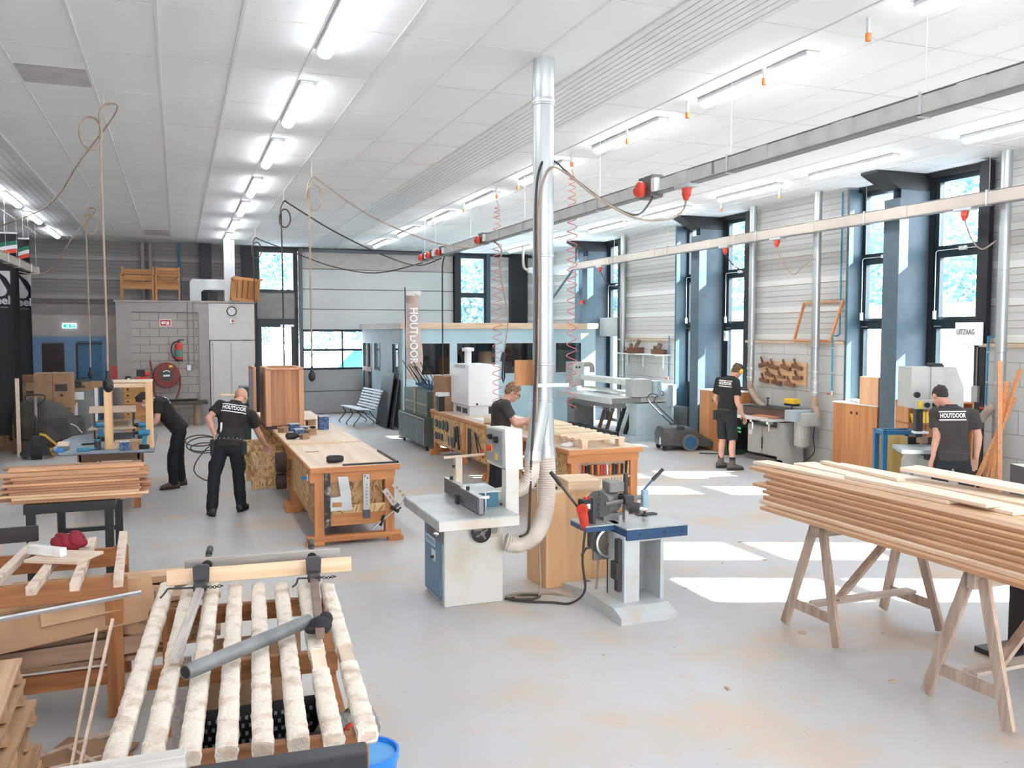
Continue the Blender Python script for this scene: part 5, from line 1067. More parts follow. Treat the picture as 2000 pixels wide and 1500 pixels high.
S(G().box(1.976, 1.99, 6.76, 7.2, .52, .68), 'dark_panel', mat('dark grey panel', (.10, .11, .12), .4), None); S(G().cyl((1.95, 6.83, .60), (1.99, 6.83, .60), .03, n=12).cyl((1.93, 6.83, .60), (1.95, 6.83, .60), .012, n=10), 'latch', chrome)
S(G().box(1.80, 2.46, 6.24, 7.32, .745, .83, .008).box(1.9, 2.46, 6.5, 7.25, .69, .745), 'table', tabm)
S(G().box(1.805, 2.45, 6.236, 6.241, .75, .82), 'table_front_edge', cream)
hw = S(G().cyl((2.29, 6.73, .61), (2.29, 6.70, .61), .03, n=16).lathe([(.07, 6.66), (.085, 6.67), (.085, 6.69), (.07, 6.70)], (2.29, 0, .61), 'Y', 24)  .cyl((2.29, 6.665, .61), (2.29, 6.70, .61), .075, n=24), 'hand_wheel', mat('glossy black wheel', (.03, .03, .032), .22), None, 40); S(G().cyl((2.29, 6.64, .61), (2.29, 6.67, .61), .022, n=14).beam((2.24, 6.66, .58), (2.34, 6.66, .64), .016, .012, (0, 1, 0)).beam((2.26, 6.66, .66), (2.32, 6.66, .56), .016, .012, (0, 1, 0)), 'wheel_hub', mat('worn hub', (.16, .15, .14), .4, .4), hw); S(G().box(2.36, 2.47, 6.722, 6.73, .55, .68), 'scale_plate', mat('scale plate', (.50, .44, .36), .5)); 
S(G().cyl((2.415, 6.716, .615), (2.415, 6.722, .615), .035, n=20), 'dial', mat('dial face', (.25, .23, .21), .5))
ribm = mat('ribbed aluminium fence', (.20, .20, .21), .4, .6, .05)
for y0, y1, dz_, x in ((6.33, 6.82, 0, 2.155), (6.85, 7.34, 0, 2.175)):
    g = G(); g.box(x, x+.035, y0, y1, .84, .965)
    for i in range(6): g.box(x-.006, x, y0+.06, y1-.01, .85+i*.019, .859+i*.019)
    f = S(g, 'fence', ribm); S(G().box(x-.002, x+.045, y0, y1, .965, .972), 'fence_top', alu, f); S(G().cyl((x+.02, (y0+y1)/2+.1, .972), (x+.02, (y0+y1)/2+.1, 1.0), .015, n=10), 'fence_knob', black, f, 40)
S(G().box(2.12, 2.15, 6.81, 6.86, .83, .90), 'spindle_guard', black)
S(G().box(2.22, 2.42, 6.62, 6.98, .83, .95, .004), 'dust_hood', mat('teal hood', (.03, .13, .20), .4)); S(G().box(2.21, 2.43, 6.61, 6.99, .95, .962), 'hood_top', tabm)
S(G().cyl((2.36, 6.72, .88), (2.45, 6.74, .885), .065, n=24).cyl((2.40, 6.73, .88), (2.41, 6.73, .88), .07, n=24), 'hose_port', steel, None, 40); S(G().cyl((2.26, 6.5, .83), (2.26, 6.5, .97), .012, n=10).cyl((2.25, 6.46, .83), (2.25, 6.46, .94), .009, n=10).box(2.16, 2.27, 6.42, 6.44, .94, .96), 'hold_down', chrome)
S(G().box(2.20, 2.26, 7.08, 7.14, .83, 1.18, .004), 'pressure_post', mat('dusty cream', (.62, .54, .44), .7, 0, .1)); S(G().cyl((2.10, 7.10, 1.18), (2.46, 7.08, 1.195), .012, n=8), 'pressure_bar', rawX); S(G().cyl((2.20, 7.11, 1.10), (2.18, 7.11, 1.10), .014, n=12), 'post_knob', iron)
S(G().box(2.47, 2.585, 6.58, 6.68, .71, 1.14, .004).box(2.38, 2.585, 6.60, 6.66, .69, .74), 'control_column', cream)
cb_ = S(G().prism([(6.58, 1.13), (7.04, 1.13), (7.06, 1.44), (6.60, 1.46)], 2.47, 2.62, 'YZ'), 'control_box', mat('white control box', (.72, .71, .68), .4))
pn = S(G().prism([(6.64, 1.16), (7.02, 1.165), (7.03, 1.43), (6.66, 1.44)], 2.46, 2.47, 'YZ'), 'control_panel', mat('grey blue panel', (.30, .34, .36), .4), cb_)
S(G().cyl((2.46, 6.90, 1.37), (2.43, 6.90, 1.37), .022, n=12).box(2.43, 2.44, 6.86, 6.94, 1.36, 1.38), 'switch', black, pn); S(G().cyl((2.46, 6.76, 1.36), (2.43, 6.76, 1.36), .028, n=14), 'switch', black, pn, 40)
S(G().box(2.455, 2.46, 6.88, 6.94, 1.245, 1.305), 'yellow_plate', yellow, pn); S(G().cyl((2.455, 6.91, 1.275), (2.42, 6.91, 1.275), .024, n=14), 'stop_button', red, pn, 40); S(G().prism([(6.74, 1.19), (6.82, 1.19), (6.78, 1.25)], 2.456, 2.46, 'YZ'), 'warning_triangle', yellow, pn)
# ---------------------------------------------------------------- plywood cabinet and mortiser
pc = wood('pale maple cabinet', (.62, .34, .16), (.74, .44, .23), 'Z', 1.2)
c = thing('maple_cabinet', 'plain pale orange plywood cabinet standing behind the mortiser', 'cabinet', (3.27, 7.13, 0), R(3)); G().box(-.31, .33, -.20, .20, 0, .85, .004).o('body', pc, c); G().box(-.315, .335, -.205, .205, .835, .86, .004).o('top', pineX, c)
t = thing('pine_box', 'flat pine box lying on the plain plywood cabinet', 'box', (3.34, 7.05, .862), R(-6)); G().box(-.15, .15, -.17, .17, 0, .07, .003).o('body', pineX, t); G().box(-.155, .155, -.175, .175, .07, .085, .003).o('lid', pineX, t)
for x, y, l in ((3.05, 7.0, 'small wrench lying on the plywood cabinet, nearer one'), (3.02, 7.16, 'small dark tool lying at the back of the plywood cabinet')): one(G().cyl((-.06, 0, .012), (.06, .02, .012), .010, n=8).cyl((.05, .015, .0), (.05, .015, .02), .02, n=10), 'hand_tool', iron, l, 'tool', (x, y, .862))
mo = thing('mortiser', 'grey and blue slot mortiser with levers, red plug and blue table on an open column', 'machine', (3.42, 6.3, 0))
def Q(g, name, m, par=None, s_=None): return g.xf(M.Translation((-3.42, -6.3, 0))).o(name, m, par or mo, s_)
mg = mat('light grey machine paint', (.50, .53, .54), .4, 0, .05, 4, dirt=(.50, .45, .38)); mdk = mat('grey column inside', (.28, .27, .26), .6)
Q(G().prism([(5.82, 0), (6.95, 0), (6.95, .035), (6.5, .10), (5.95, .10), (5.82, .055)], 3.13, 3.62, 'YZ'), 'base', mg)
g = G(); g.box(3.27, 3.62, 6.02, 6.33, .10, .62); bmd = g
col = Q(G().box(3.27, 3.30, 6.04, 6.34, .10, .63).box(3.60, 3.63, 6.04, 6.34, .10, .63).box(3.27, 3.63, 6.32, 6.34, .10, .63), 'column', mg); Q(G().box(3.39, 3.41, 6.045, 6.32, .10, .62).box(3.30, 3.39, 6.04, 6.05, .10, .63), 'column_face', mg); Q(G().box(3.41, 3.60, 6.30, 6.318, .11, .62), 'column_inside', mdk)
Q(G().box(3.41, 3.60, 6.05, 6.3, .58, .60), 'column_head', mg); Q(G().box(3.28, 3.84, 6.02, 6.48, .60, .685, .004), 'table_body', mat('deep blue machine paint', (.025, .075, .17), .4, 0, .06)); Q(G().box(3.275, 3.845, 6.015, 6.485, .685, .70, .003).box(3.27, 3.86, 6.2, 6.21, .7, .701), 'table_top', tabm)
g = G()
for x in (3.40, 3.62, 3.78): g.cyl((x, 6.015, .645), (x, 6.02, .645), .010, n=10)
Q(g, 'bolt', iron); Q(G().box(3.60, 3.78, 6.40, 6.47, .70, .712), 'table_stop', iron)
Q(G().box(3.02, 3.32, 6.22, 6.52, .645, .69, .004), 'motor_bracket', mat('deep blue machine paint', (.025, .075, .17), .4)); Q(G().box(3.015, 3.325, 6.21, 6.53, .69, .70), 'bracket_top', tabm)
mt_ = mat('cast grey motor', (.22, .22, .21), .45, .4, .12)
mtr = Q(G().cyl((3.20, 6.36, .84), (3.36, 6.46, .84), .11, n=24), 'motor', mt_, None, 40); g = G()
for i in range(14): a = 2*pi*i/14; g.beam((3.215+.0*cos(a), 6.365, .84)+V((.058*cos(a)*.55, -.058*cos(a)*.85, .105*sin(a))) if 0 else (3.19, 6.34, .84+.1*sin(a)), (3.22, 6.37, .84+.1*sin(a)), .006, .006)
Q(g, 'fan_guard', iron, mtr); Q(G().box(3.28, 3.42, 6.32, 6.46, .93, 1.02, .008), 'terminal_box', mt_, mtr); Q(G().box(3.24, 3.38, 6.34, 6.5, .70, .76), 'motor_foot', mt_, mtr)
Q(G().cyl((3.45, 6.36, .72), (3.45, 6.36, 1.08), .02, n=12), 'guide_post', iron, None, 40); Q(G().cyl((3.20, 6.24, .86), (3.62, 6.34, .88), .017, n=12), 'slide_bar', mt_, None, 40); Q(G().box(3.38, 3.46, 6.22, 6.36, .84, .92, .01).cyl((3.44, 6.26, .82), (3.50, 6.20, .81), .045, n=18), 'chuck_block', iron, None, 40); Q(G().cyl((3.50, 6.20, .81), (3.55, 6.16, .805), .02, .012, 12), 'chuck', chrome, None, 40); Q(G().box(3.405, 3.435, 6.28, 6.33, .70, .9), 'clamp_stem', alu)
lv = Q(G().cyl((2.83, 6.42, 1.08), (3.01, 6.36, .83), .012, .010, 10), 'feed_lever', iron, None, 40); Q(G().cyl((2.80, 6.43, 1.12), (2.88, 6.40, 1.01), .017, .016, 10), 'lever_grip', black, lv, 40)
l2_ = Q(G().box(3.585, 3.64, 6.30, 6.35, .78, .94, .008), 'clamp_head', mat('pale blue casting', (.30, .42, .52), .4)); Q(G().cyl((3.60, 6.32, .94), (3.68, 6.30, 1.03), .010, n=10), 'clamp_arm', blue, l2_, 40); Q(G().cyl((3.67, 6.302, 1.02), (3.76, 6.28, 1.11), .017, .015, 10), 'clamp_grip', black, l2_, 40); Q(G().cyl((3.61, 6.32, .72), (3.61, 6.32, .78), .012, n=10).cyl((3.61, 6.32, .715), (3.61, 6.32, .735), .025, n=12), 'clamp_pad', iron, l2_, 40)
sw = Q(G().box(3.01, 3.10, 6.26, 6.36, .80, .90, .008), 'switch_box', black); Q(G().box(3.10, 3.125, 6.26, 6.36, .69, .91), 'switch_plate', iron, sw); Q(G().box(3.045, 3.075, 6.255, 6.26, .83, .87), 'switch_label', white, sw); Q(G().box(3.05, 3.075, 6.30, 6.33, .90, .918).cyl((3.09, 6.3, .9), (3.09, 6.3, .92), .008, n=8), 'buttons', red, sw)
Q(G().cyl((3.02, 6.27, .83), (2.99, 6.24, .83), .045, n=14).cyl((3.0, 6.25, .82), (3.03, 6.26, .69), .042, .035, 16).cyl((3.03, 6.26, .69), (3.035, 6.26, .66), .022, n=12), 'red_plug', red, sw, 40)
Q(G().cyl((3.31, 6.30, .555), (3.31, 6.345, .555), .012, n=8).lathe([(.11, 6.28), (.125, 6.285), (.125, 6.31), (.11, 6.315)], (3.27, 0, .53), 'Y', 30, True), 'hand_wheel_rim', alu, None, 40); Q(G().box(3.15, 3.36, 6.34, 6.37, .38, .64), 'wheel_plate', mt_); Q(G().cyl((3.27, 6.335, .53), (3.27, 6.32, .53), .11, n=28), 'wheel_disc', mat('brown grey disc', (.17, .14, .12), .5, .3), None, 40); Q(G().beam((3.24, 6.31, .47), (3.32, 6.31, .58), .012, .01, (0, 1, 0)), 'wheel_lever', MATS['rusty bar'])
Q(G().box(3.10, 3.14, 6.30, 6.36, .50, .65).beam((3.02, 6.3, .44), (3.06, 6.3, .50), .014, .014).beam((3.06, 6.3, .5), (3.13, 6.3, .50), .014, .014).beam((3.12, 6.33, .5), (3.19, 6.33, .44), .02, .02), 'stop_arm', iron)
Q(G().prism([(3.36, .62), (3.40, .62), (3.40, .22), (3.33, .35), (3.28, .42)], 6.35, 6.40, 'XZ'), 'knee_bracket', MATS['deep blue machine paint']); Q(G().box(3.235, 3.27, 6.08, 6.14, .18, .6).box(3.21, 3.24, 6.06, 6.16, .28, .42), 'dovetail_slide', iron)
Q(G().cyl((3.63, 6.2, .50), (3.67, 6.18, .44), .006, n=8).cyl((3.63, 6.2, .28), (3.67, 6.18, .22), .006, n=8).ell((3.635, 6.2, .5), .012).ell((3.635, 6.2, .28), .012), 'column_pins', iron)
one(G().ell((0, 0, .03), (.05, .04, .03)).ell((.06, .02, .02), (.04, .03, .02)).ell((.03, -.03, .025), (.03, .03, .025)), 'rag', mat('grey rag', (.12, .11, .11), .8), 'small dark crumpled rag on the floor between cabinet and mortiser base', 'rag', (3.34, 6.84, 0), smooth=60)
cab('power_cable', [(3.032, 6.26, .66), (3.02, 6.28, .4), (3.05, 6.3, .15), (2.98, 6.42, .02), (2.85, 6.52, .012), (2.66, 6.62, .012), (2.56, 6.72, .012), (2.70, 6.78, .012), (2.82, 6.70, .02), (2.72, 6.60, .03), (2.6, 6.66, .02), (2.52, 6.74, .015)], .010, 'black cable from the red mortiser plug to coils on the floor by the moulder', cable)
# ---------------------------------------------------------------- right workbench with pallets, appliance, tools
b2t, w3, l3 = bench('workbench', 'long right workbench with screwdriver rack in its near end and pallets on top', 4.34, 5.34, 9.42, 12.3)
b2b, w4, l4 = bench('workbench', 'far right workbench with round discs on its OSB side and white appliance on top', 4.34, 5.34, 12.38, 15.5)
for bt_, w_, l, a, b in ((b2t, w3, l3, -1.30, -.62), (b2b, w4, l4, -1.45, 1.45)):
    G().box(-w_+.02, -w_+.038, a, b, .24, .79).o('side_panel', osbm, bt_); G().box(w_-.038, w_-.02, -l+.15, l-.15, .24, .79).o('side_panel', osbm, bt_)
G().box(-w4+.0, -w4+.06, -.46, -.38, .1, .79).o('middle_post', beechZ, b2b)
G().box(-w3+.06, -w3+.08, .25, 1.35, .24, .79).o('side_panel', osbm, b2t)
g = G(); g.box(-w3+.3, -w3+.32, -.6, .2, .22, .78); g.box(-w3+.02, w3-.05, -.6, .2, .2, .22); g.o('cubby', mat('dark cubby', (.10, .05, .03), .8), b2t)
G().box(-w3+.16, w3-.16, -l3+.15, -l3+.165, .24, .72).o('end_panel', mat('pale end ply', (.75, .58, .42), .7), b2t)
G().box(-w3+.15, w3-.15, -l3+.03, -l3+.14, .465, .495, .003).o('tool_rack', pineX, b2t)
for y, z, r in ((15.18, .61, .055), (14.98, .60, .055), (14.75, .61, .055), (14.53, .61, .07)): pass
dk = mat('dark grey disc', (.06, .065, .075), .5)
for i, (y, z, r) in enumerate(((15.18, .61, .075), (14.97, .60, .075), (14.75, .61, .08), (14.53, .61, .095), (15.2, .38, .07), (15.02, .39, .06), (14.83, .39, .065), (14.33, .38, .09), (14.12, .37, .09))):
    tag(G().cyl((0, 0, 0), (.02, 0, 0), r, n=24).o('sanding_disc', dk, None, 40), f'round dark disc on the OSB bench side, {["upper row, farthest", "upper row, second", "upper row, third", "upper row, nearest", "lower row, farthest", "lower row, second", "lower row, third", "lower row, fourth", "lower row, nearest"][i]}', 'disc', 'discs on the bench side').location = (4.335, y, z)
tag(G().cyl((0, 0, 0), (.012, 0, 0), .05, n=20).o('pale_disc', mat('pale tan disc', (.55, .40, .22), .6), None, 40), 'small pale tan disc in the lower row on the OSB bench side', 'disc').location = (4.34, 14.6, .40)
tag(G().beam((0, 0, 0), (0, .02, .44), .03, .012, (1, 0, 0)).o('steel_rule', alu), 'long bright steel rule hanging on the OSB bench side', 'rule').location = (4.335, 14.25, .20)
t = thing('handsaw', 'black handled angle grinder guard hanging on the OSB bench side', 'tool', (4.33, 13.95, .40)); G().box(-.02, .0, -.06, .05, .0, .26, .02).o('body', black, t); G().beam((-.01, -.1, .28), (-.01, -.22, -.1), .06, .02, (1, 0, 0)).o('handle', black, t)
t = thing('clamp_set', 'dark iron clamps hanging at the middle post of the right benches', 'clamp', (4.30, 13.1, .30)); 
for i in range(3): G().box(-.02+.012*i, -.008+.012*i, -.10+.09*i, -.06+.09*i, -.1, .42).o('bar', iron, t)
t = thing('loppers', 'orange handled cutter hanging open on the OSB bench side', 'cutter', (4.32, 12.85, .38)); G().beam((0, .05, .30), (0, -.12, .0), .02, .02, (1, 0, 0)).o('blade_arm', iron, t); G().beam((0, .03, .30), (0, -.28, .02), .014, .014, (1, 0, 0)).o('arm', iron, t); G().beam((0, -.22, .06), (0, -.34, -.04), .035, .03, (1, 0, 0)).o('grip', red, t)
q = random.Random(6)
cols = [red, black, black, orange, iron, orange, red, red, white, orange, black, black, orange, black, red, rawX]
for i in range(14):
    x = 4.58+i*.041; t = thing('screwdriver', 'screwdriver standing in the rack of the right bench end', 'screwdriver', (x, 9.52, .40), 0, 'screwdrivers in the bench rack'); c = cols[i]
    l = .05*q.uniform(-1, 1); G().cyl((0, 0, .10), (l*.1, 0, .215+.02*q.random()), .012, .0155, 10).o('handle', c, t, 40); G().cyl((0, 0, -.10), (0, 0, .10), .004, n=6).o('blade', chrome, t)
    t['label'] = f'{ {id(red): "red", id(black): "black", id(orange): "orange", id(iron): "dark grey", id(white): "white", id(rawX): "wooden"}[id(c)] } handled screwdriver in the bench end rack, position {["leftmost", "second from left", "third from left", "fourth from left", "fifth from left", "sixth from left", "seventh from left", "eighth from left", "sixth from right", "fifth from right", "fourth from right", "third from right", "second from right", "rightmost"][i] if i < 14 else ""}'.replace(', position ', ', ')
tag(G().cyl((0, 0, 0), (.012, .0, .16), .012, n=10).o('chisel_handle', rawX, None, 40), 'wooden tool handle at the right end of the screwdriver rack', 'chisel').location = (5.18, 9.50, .495)
pal2 = wood('fresh pallet timber', (.72, .52, .34), (.84, .66, .48), 'Y')
def sm_pallet(label, loc, rz, sx=.62, sy=.80):
    t = thing('small_pallet', label, 'pallet', loc, rz, 'small pallets on the right bench')
    for x in (-sx/2+.05, sx/2-.05):
        for y in (-sy/2+.05, 0, sy/2-.05): G().box(x-.04, x+.04, y-.045, y+.045, 0, .08).o('block', pal2, t)
        G().box(x-.045, x+.045, -sy/2, sy/2, .08, .095).o('bearer', pal2, t)
    for i in range(5): y = -sy/2+.05+(sy-.1)*i/4; G().box(-sx/2, sx/2, y-.04, y+.04, .095, .112).o('deck_board', pal2, t)
    return t
sm_pallet('small fresh pallet nearest on the right bench top', (4.82, 9.90, .84), R(4)); sm_pallet('small fresh pallet, middle one on the right bench top', (4.86, 10.74, .84), R(2)); sm_pallet('small fresh pallet, farthest on the right bench top', (4.92, 11.55, .84), R(-3), .62, .7)
one(G().ell((0, 0, .02), (.09, .06, .03)).ell((.06, .03, .03), (.05, .05, .03)), 'plastic_wrap', mat('clear crumpled plastic', (.75, .76, .78), .2), 'crumpled clear plastic on the bench left of the nearest pallet', 'wrap', (4.45, 9.72, .84), smooth=60)
t = thing('appliance', 'white built in appliance standing on the far right bench', 'appliance', (4.80, 14.35, .84)); wa = mat('white enamel', (.78, .79, .81), .3, 0, .01)
G().box(-.27, .27, -.5, .5, .17, .86, .008).o('cabinet', wa, t); G().box(-.24, .26, -.46, .48, 0, .17).o('plinth', mat('pale plinth', (.66, .68, .71), .4), t)
g = G(); g.box(.10, .19, -.465, -.46, .03, .15); g.o('opening', black, t); g = G()
for i in range(2): g.box(-.245, -.24, -.35+.35*i, -.08+.35*i, .03, .12)
g.o('side_slot', MATS['dark grey disc'], t); G().box(-.275, -.27, -.3, .3, .80, .855).o('sticker', mat('grey sticker', (.58, .6, .62), .6), t); g = G(); g.cyl((-.12, -.51, .20), (-.12, -.5, .20), .02, n=10); g.o('hinge', iron, t)
t = thing('extract_fan', 'white pedestal fan head standing behind the white appliance', 'fan', (4.72, 14.45, 1.70)); G().cyl((0, 0, 0), (0, 0, .22), .06, n=16).o('stem', wa, t, 40); G().lathe([(0, .21), (.10, .22), (.11, .25), (.10, .28), (0, .29)], n=20).o('head', wa, t, 40)
cbox((.44, .5, .62), (4.62, 15.22, .84), R(8), 'cardboard box with dark printed squares left of the white appliance'); 
t = thing('wooden_crate', 'brown slatted board leaning in front of the cardboard box', 'crate', (4.62, 14.90, .84)); G().box(-.20, .22, -.04, .04, 0, .26).o('panel', card, t)
t = thing('white_bin', 'white and black waste container on the bench before the cardboard box', 'bin', (4.42, 15.0, .84)); G().box(-.10, .10, -.1, .1, 0, .26, .01).o('body', black, t); G().box(-.11, .11, -.11, .11, .26, .34, .02).o('lid', white, t)
one(G().lathe([(.05, -.16), (.055, -.16), (.055, .16), (.05, .16)], axis='X', n=20, ring=True), 'veneer_roll', wood('veneer', (.62, .46, .32), (.74, .58, .42), 'X'), 'rolled pale veneer lying on the right bench beside the man with glasses', 'roll', (4.52, 12.55, .895), R(-20), smooth=40)
one(G().box(-.05, .05, -.12, .12, 0, .04, .01), 'blue_case', bb, 'bright blue flat case lying before the white appliance', 'case', (5.0, 13.65, .84)); one(G().box(-.14, .14, -.2, .2, 0, .008), 'paper_sheet', white, 'white paper sheet lying on the right bench', 'paper', (4.62, 13.3, .84), .2)
tag(G().box(-.26, .26, -.02, .02, 0, .018).o('wood_strip', pineX), 'thin orange pine strip in front of the man with glasses', 'strip').location = (4.62, 11.9, .842)
tag(G().tube(spl([(-.22, 0, .0), (-.12, .03, .07), (0, .03, .09), (.12, .0, .07), (.22, -.03, 0)]), .022, 8).o('black_hose', rubber, None, 60), 'curved black hose piece lying on the bench behind the pallets', 'hose').location = (5.05, 12.1, .86)
# ---------------------------------------------------------------- tool trolley with clamps, flag
t = thing('tool_trolley', 'dark green wheeled trolley with doors and two clamp bins on top', 'trolley', (4.62, 16.8, 0)); tg = mat('trolley green', (.07, .10, .085), .45, 0, .06); tgd = mat('trolley door blue green', (.05, .085, .10), .4)
G().box(-.32, .32, -1.0, 1.0, .10, .62, .006).o('cabinet', tg, t)
for i in range(4): G().box(-.335, -.32, -.96+i*.49, -.52+i*.49, .13, .58).o('door', tgd, t)
g = G()
for i in range(5): g.box(-.338, -.33, -.985+i*.49, -.965+i*.49, .10, .62)
g.box(-.338, -.33, -1, 1, .60, .63); g.o('door_frame', mat('grey trim', (.35, .37, .36), .4), t)
for x in (-.25, .25):
    for y in (-.88, .88): G().cyl((x-.02, y, .05), (x+.02, y, .05), .05, n=14).o('castor', black, t, 40)
G().box(-.24, .3, -.9, -.05, .62, 1.12, .006).o('bin', tg, t); G().box(-.24, .3, .05, .9, .62, 1.12, .006).o('bin', tg, t)
g = G(); g.box(-.25, -.24, -.9, .9, .85, .88); g.box(-.25, -.24, -.9, .9, .70, .72); g.box(-.255, -.24, -.06, .06, .64, 1.16); g.o('bin_rail', mat('tan strip', (.32, .27, .19), .6), t)
q = random.Random(4); cb2 = mat('clamp blue', (.03, .10, .22), .4)
for i in range(12):
    y = 16.05+i*.13; t = thing('screw_clamp', f'blue screw clamp with black bar slanting in the trolley bins, {["first", "second", "third", "fourth", "fifth", "sixth", "seventh", "eighth", "ninth", "tenth", "eleventh", "twelfth"][i]} from near end', 'clamp', (4.62+q.uniform(-.1, .1), y, 1.13), 0, 'clamps in the trolley bins'); a = q.uniform(-.35, -.2)
    G().beam((0, 0, 0), (a, .06, .42+.14*q.random()), .012, .022, (0, 1, 0)).o('bar', black, t); G().bx((.0, 0, .05), (.16, .03, .05), (0, .3, 0), .006).o('jaw', cb2, t); G().cyl((.06, 0, .04), (.06, 0, .16), .015, n=8).o('grip', cb2, t)
t = thing('beach_flag', 'tall narrow beige flag with white lettering standing by the tool trolley', 'flag', (4.56, 18.15, 0))
fm = mat('beige flag cloth', (.55, .43, .38), .7)
rings = []
for k in range(19):
    z = 1.25+(3.14-1.25)*k/18; wv = .03*sin(k*.55); wd = .29+.05*sin(k*.3); rings.append([(-.02+wv*.6, wv, z), (wd+wv*.6, wv*1.2-.03, z-.10*(k/18)), (wd+wv*.6, wv*1.2-.022, z-.10*(k/18)), (-.02+wv*.6, wv+.008, z)])
G().loft(rings).o('cloth', fm, t, 80); G().box(-.02, .30, -.035, .0, 3.03, 3.13).o('top_hem', mat('pale hem', (.7, .68, .66), .6), t)
text('HOUTDOOR', 'lettering', white, t, .24, (.13, -.05, 2.18), (R(90), R(90), 0), .002, .006, sx=.85); G().cyl((-.03, .01, .0), (-.03, .01, 3.2), .011, n=8).o('pole', black, t); G().cyl((-.03, 0, 0), (-.03, 0, .03), .16, n=20).o('foot_plate', iron, t)
# ---------------------------------------------------------------- grey blue office cabin
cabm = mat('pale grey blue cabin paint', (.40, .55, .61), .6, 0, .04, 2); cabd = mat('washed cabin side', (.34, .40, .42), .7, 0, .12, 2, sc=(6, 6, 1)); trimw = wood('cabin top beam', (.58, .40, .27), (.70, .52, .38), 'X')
cg = glass('dark cabin glass', (.30, .36, .40), .10)
CY = 19.5; CX0, CX1 = 4.80, 9.70
ob = thing('office_cabin', 'pale grey blue office cabin with dark windows and timber top edge at the end wall', 'cabin', (4.8, 19.5, 0))
def K(g, n, m, par=None): return g.xf(M.Translation((-4.8, -19.5, 0))).o(n, m, par or ob)
wins = [(4.98, 5.92), (6.10, 7.05), (7.28, 8.42), (8.62, 9.30)]
g = G(); g.box(CX0, CX1, CY, CY+.08, 0, 1.27); g.box(CX0, CX1, CY, CY+.08, 1.99, 2.36); xs = [CX0]+[v for w_ in wins for v in w_]+[CX1]
for i in range(0, len(xs), 2): g.box(xs[i], xs[i+1], CY, CY+.08, 1.27, 1.99)
K(g, 'front_wall', cabm)
for a, b in wins:
    g = G(); g.box(a-.02, a, CY-.012, CY+.02, 1.25, 2.01); g.box(b, b+.02, CY-.012, CY+.02, 1.25, 2.01); g.box(a, b, CY-.03, CY+.02, 1.24, 1.27); g.box(a, b, CY-.012, CY+.02, 1.99, 2.01)
    fr = K(g, 'window_frame', mat('pale cabin frame', (.45, .55, .58), .5)); K(G().box(a, b, CY+.02, CY+.028, 1.27, 1.99), 'window_pane', cg, fr)
sw_ = [(19.92, 20.5, 1.29, 1.97), (21.95, 22.55, 1.29, 1.97), (22.95, 24.0, .58, 1.96)]
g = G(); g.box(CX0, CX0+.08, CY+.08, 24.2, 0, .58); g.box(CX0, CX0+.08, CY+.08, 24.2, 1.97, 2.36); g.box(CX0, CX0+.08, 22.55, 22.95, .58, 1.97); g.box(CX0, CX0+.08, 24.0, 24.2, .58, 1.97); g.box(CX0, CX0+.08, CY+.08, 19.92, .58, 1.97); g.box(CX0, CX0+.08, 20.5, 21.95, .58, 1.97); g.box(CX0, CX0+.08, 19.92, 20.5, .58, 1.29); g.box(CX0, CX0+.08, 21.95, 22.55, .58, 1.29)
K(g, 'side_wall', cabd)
for a, b, c, d in sw_:
    K(G().box(CX0+.03, CX0+.036, a, b, c, d), 'window_pane', glm); K(G().box(CX0-.012, CX0+.02, a-.03, a, c-.03, d+.02).box(CX0-.012, CX0+.02, b, b+.03, c-.03, d+.02).box(CX0-.02, CX0+.02, a, b, c-.03, c).box(CX0-.012, CX0+.02, a, b, d, d+.02), 'window_frame', lining)
g = G(); g.box(CX0-.012, CX0+.03, 23.44, 23.50, .58, 1.96); g.box(CX0-.012, CX0+.03, 22.95, 24.0, 1.2, 1.32); K(g, 'door_bars', mat('red brown strip', (.30, .18, .15), .6))
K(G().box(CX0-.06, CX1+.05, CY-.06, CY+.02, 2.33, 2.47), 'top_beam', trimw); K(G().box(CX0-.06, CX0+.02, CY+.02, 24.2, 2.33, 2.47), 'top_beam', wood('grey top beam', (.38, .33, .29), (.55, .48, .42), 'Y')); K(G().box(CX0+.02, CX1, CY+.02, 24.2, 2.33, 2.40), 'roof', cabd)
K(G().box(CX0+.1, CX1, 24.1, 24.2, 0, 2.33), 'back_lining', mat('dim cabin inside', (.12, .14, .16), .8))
pl = thing('potted_plant', 'leafy plant inside the cabin behind the round duct window', 'plant', (8.95, 19.95, 0)); G().lathe([(.12, 0), (.16, .35), (.15, .35), (0, .33)], n=16).o('pot', white, pl, 40); g = G(); q = random.Random(9)
for i in range(60):
    a = q.random()*6.3; p = V((.1*cos(a), .1*sin(a), .3+1.2*q.random())); d = V((cos(a), sin(a), .5)).normalized()*.3*q.random(); u = d.cross(V((0, 0, 1))).normalized()*.05; b = g.b; b.faces.new([b.verts.new(p), b.verts.new(p+d*.5+u), b.verts.new(p+d), b.verts.new(p+d*.5-u)])
g.cyl((0, 0, .3), (0, 0, 1.4), .01, n=6); g.o('foliage', mat('dark leaves', (.03, .09, .05), .5), pl)
one(G().prism([(-.012, 0), (.012, 0), (.012, 1.30), (-.012, 1.30)], 0, 1.15, 'XZ').xf(M.Rotation(R(9), 4, 'Y')), 'coated_sheet', mat('black blue panel', (.028, .033, .045), .5), 'large black panel leaning against the side of the cabin', 'panel', (4.50, 19.92, 0))
one(G().prism([(-.012, 0), (.012, 0), (.012, 1.16), (-.012, 1.16)], 0, .9, 'XZ').xf(M.Rotation(R(9), 4, 'Y')), 'coated_sheet', MATS['black blue panel'], 'second black panel behind the leaning one at the cabin side', 'panel', (4.585, 19.70, 0))
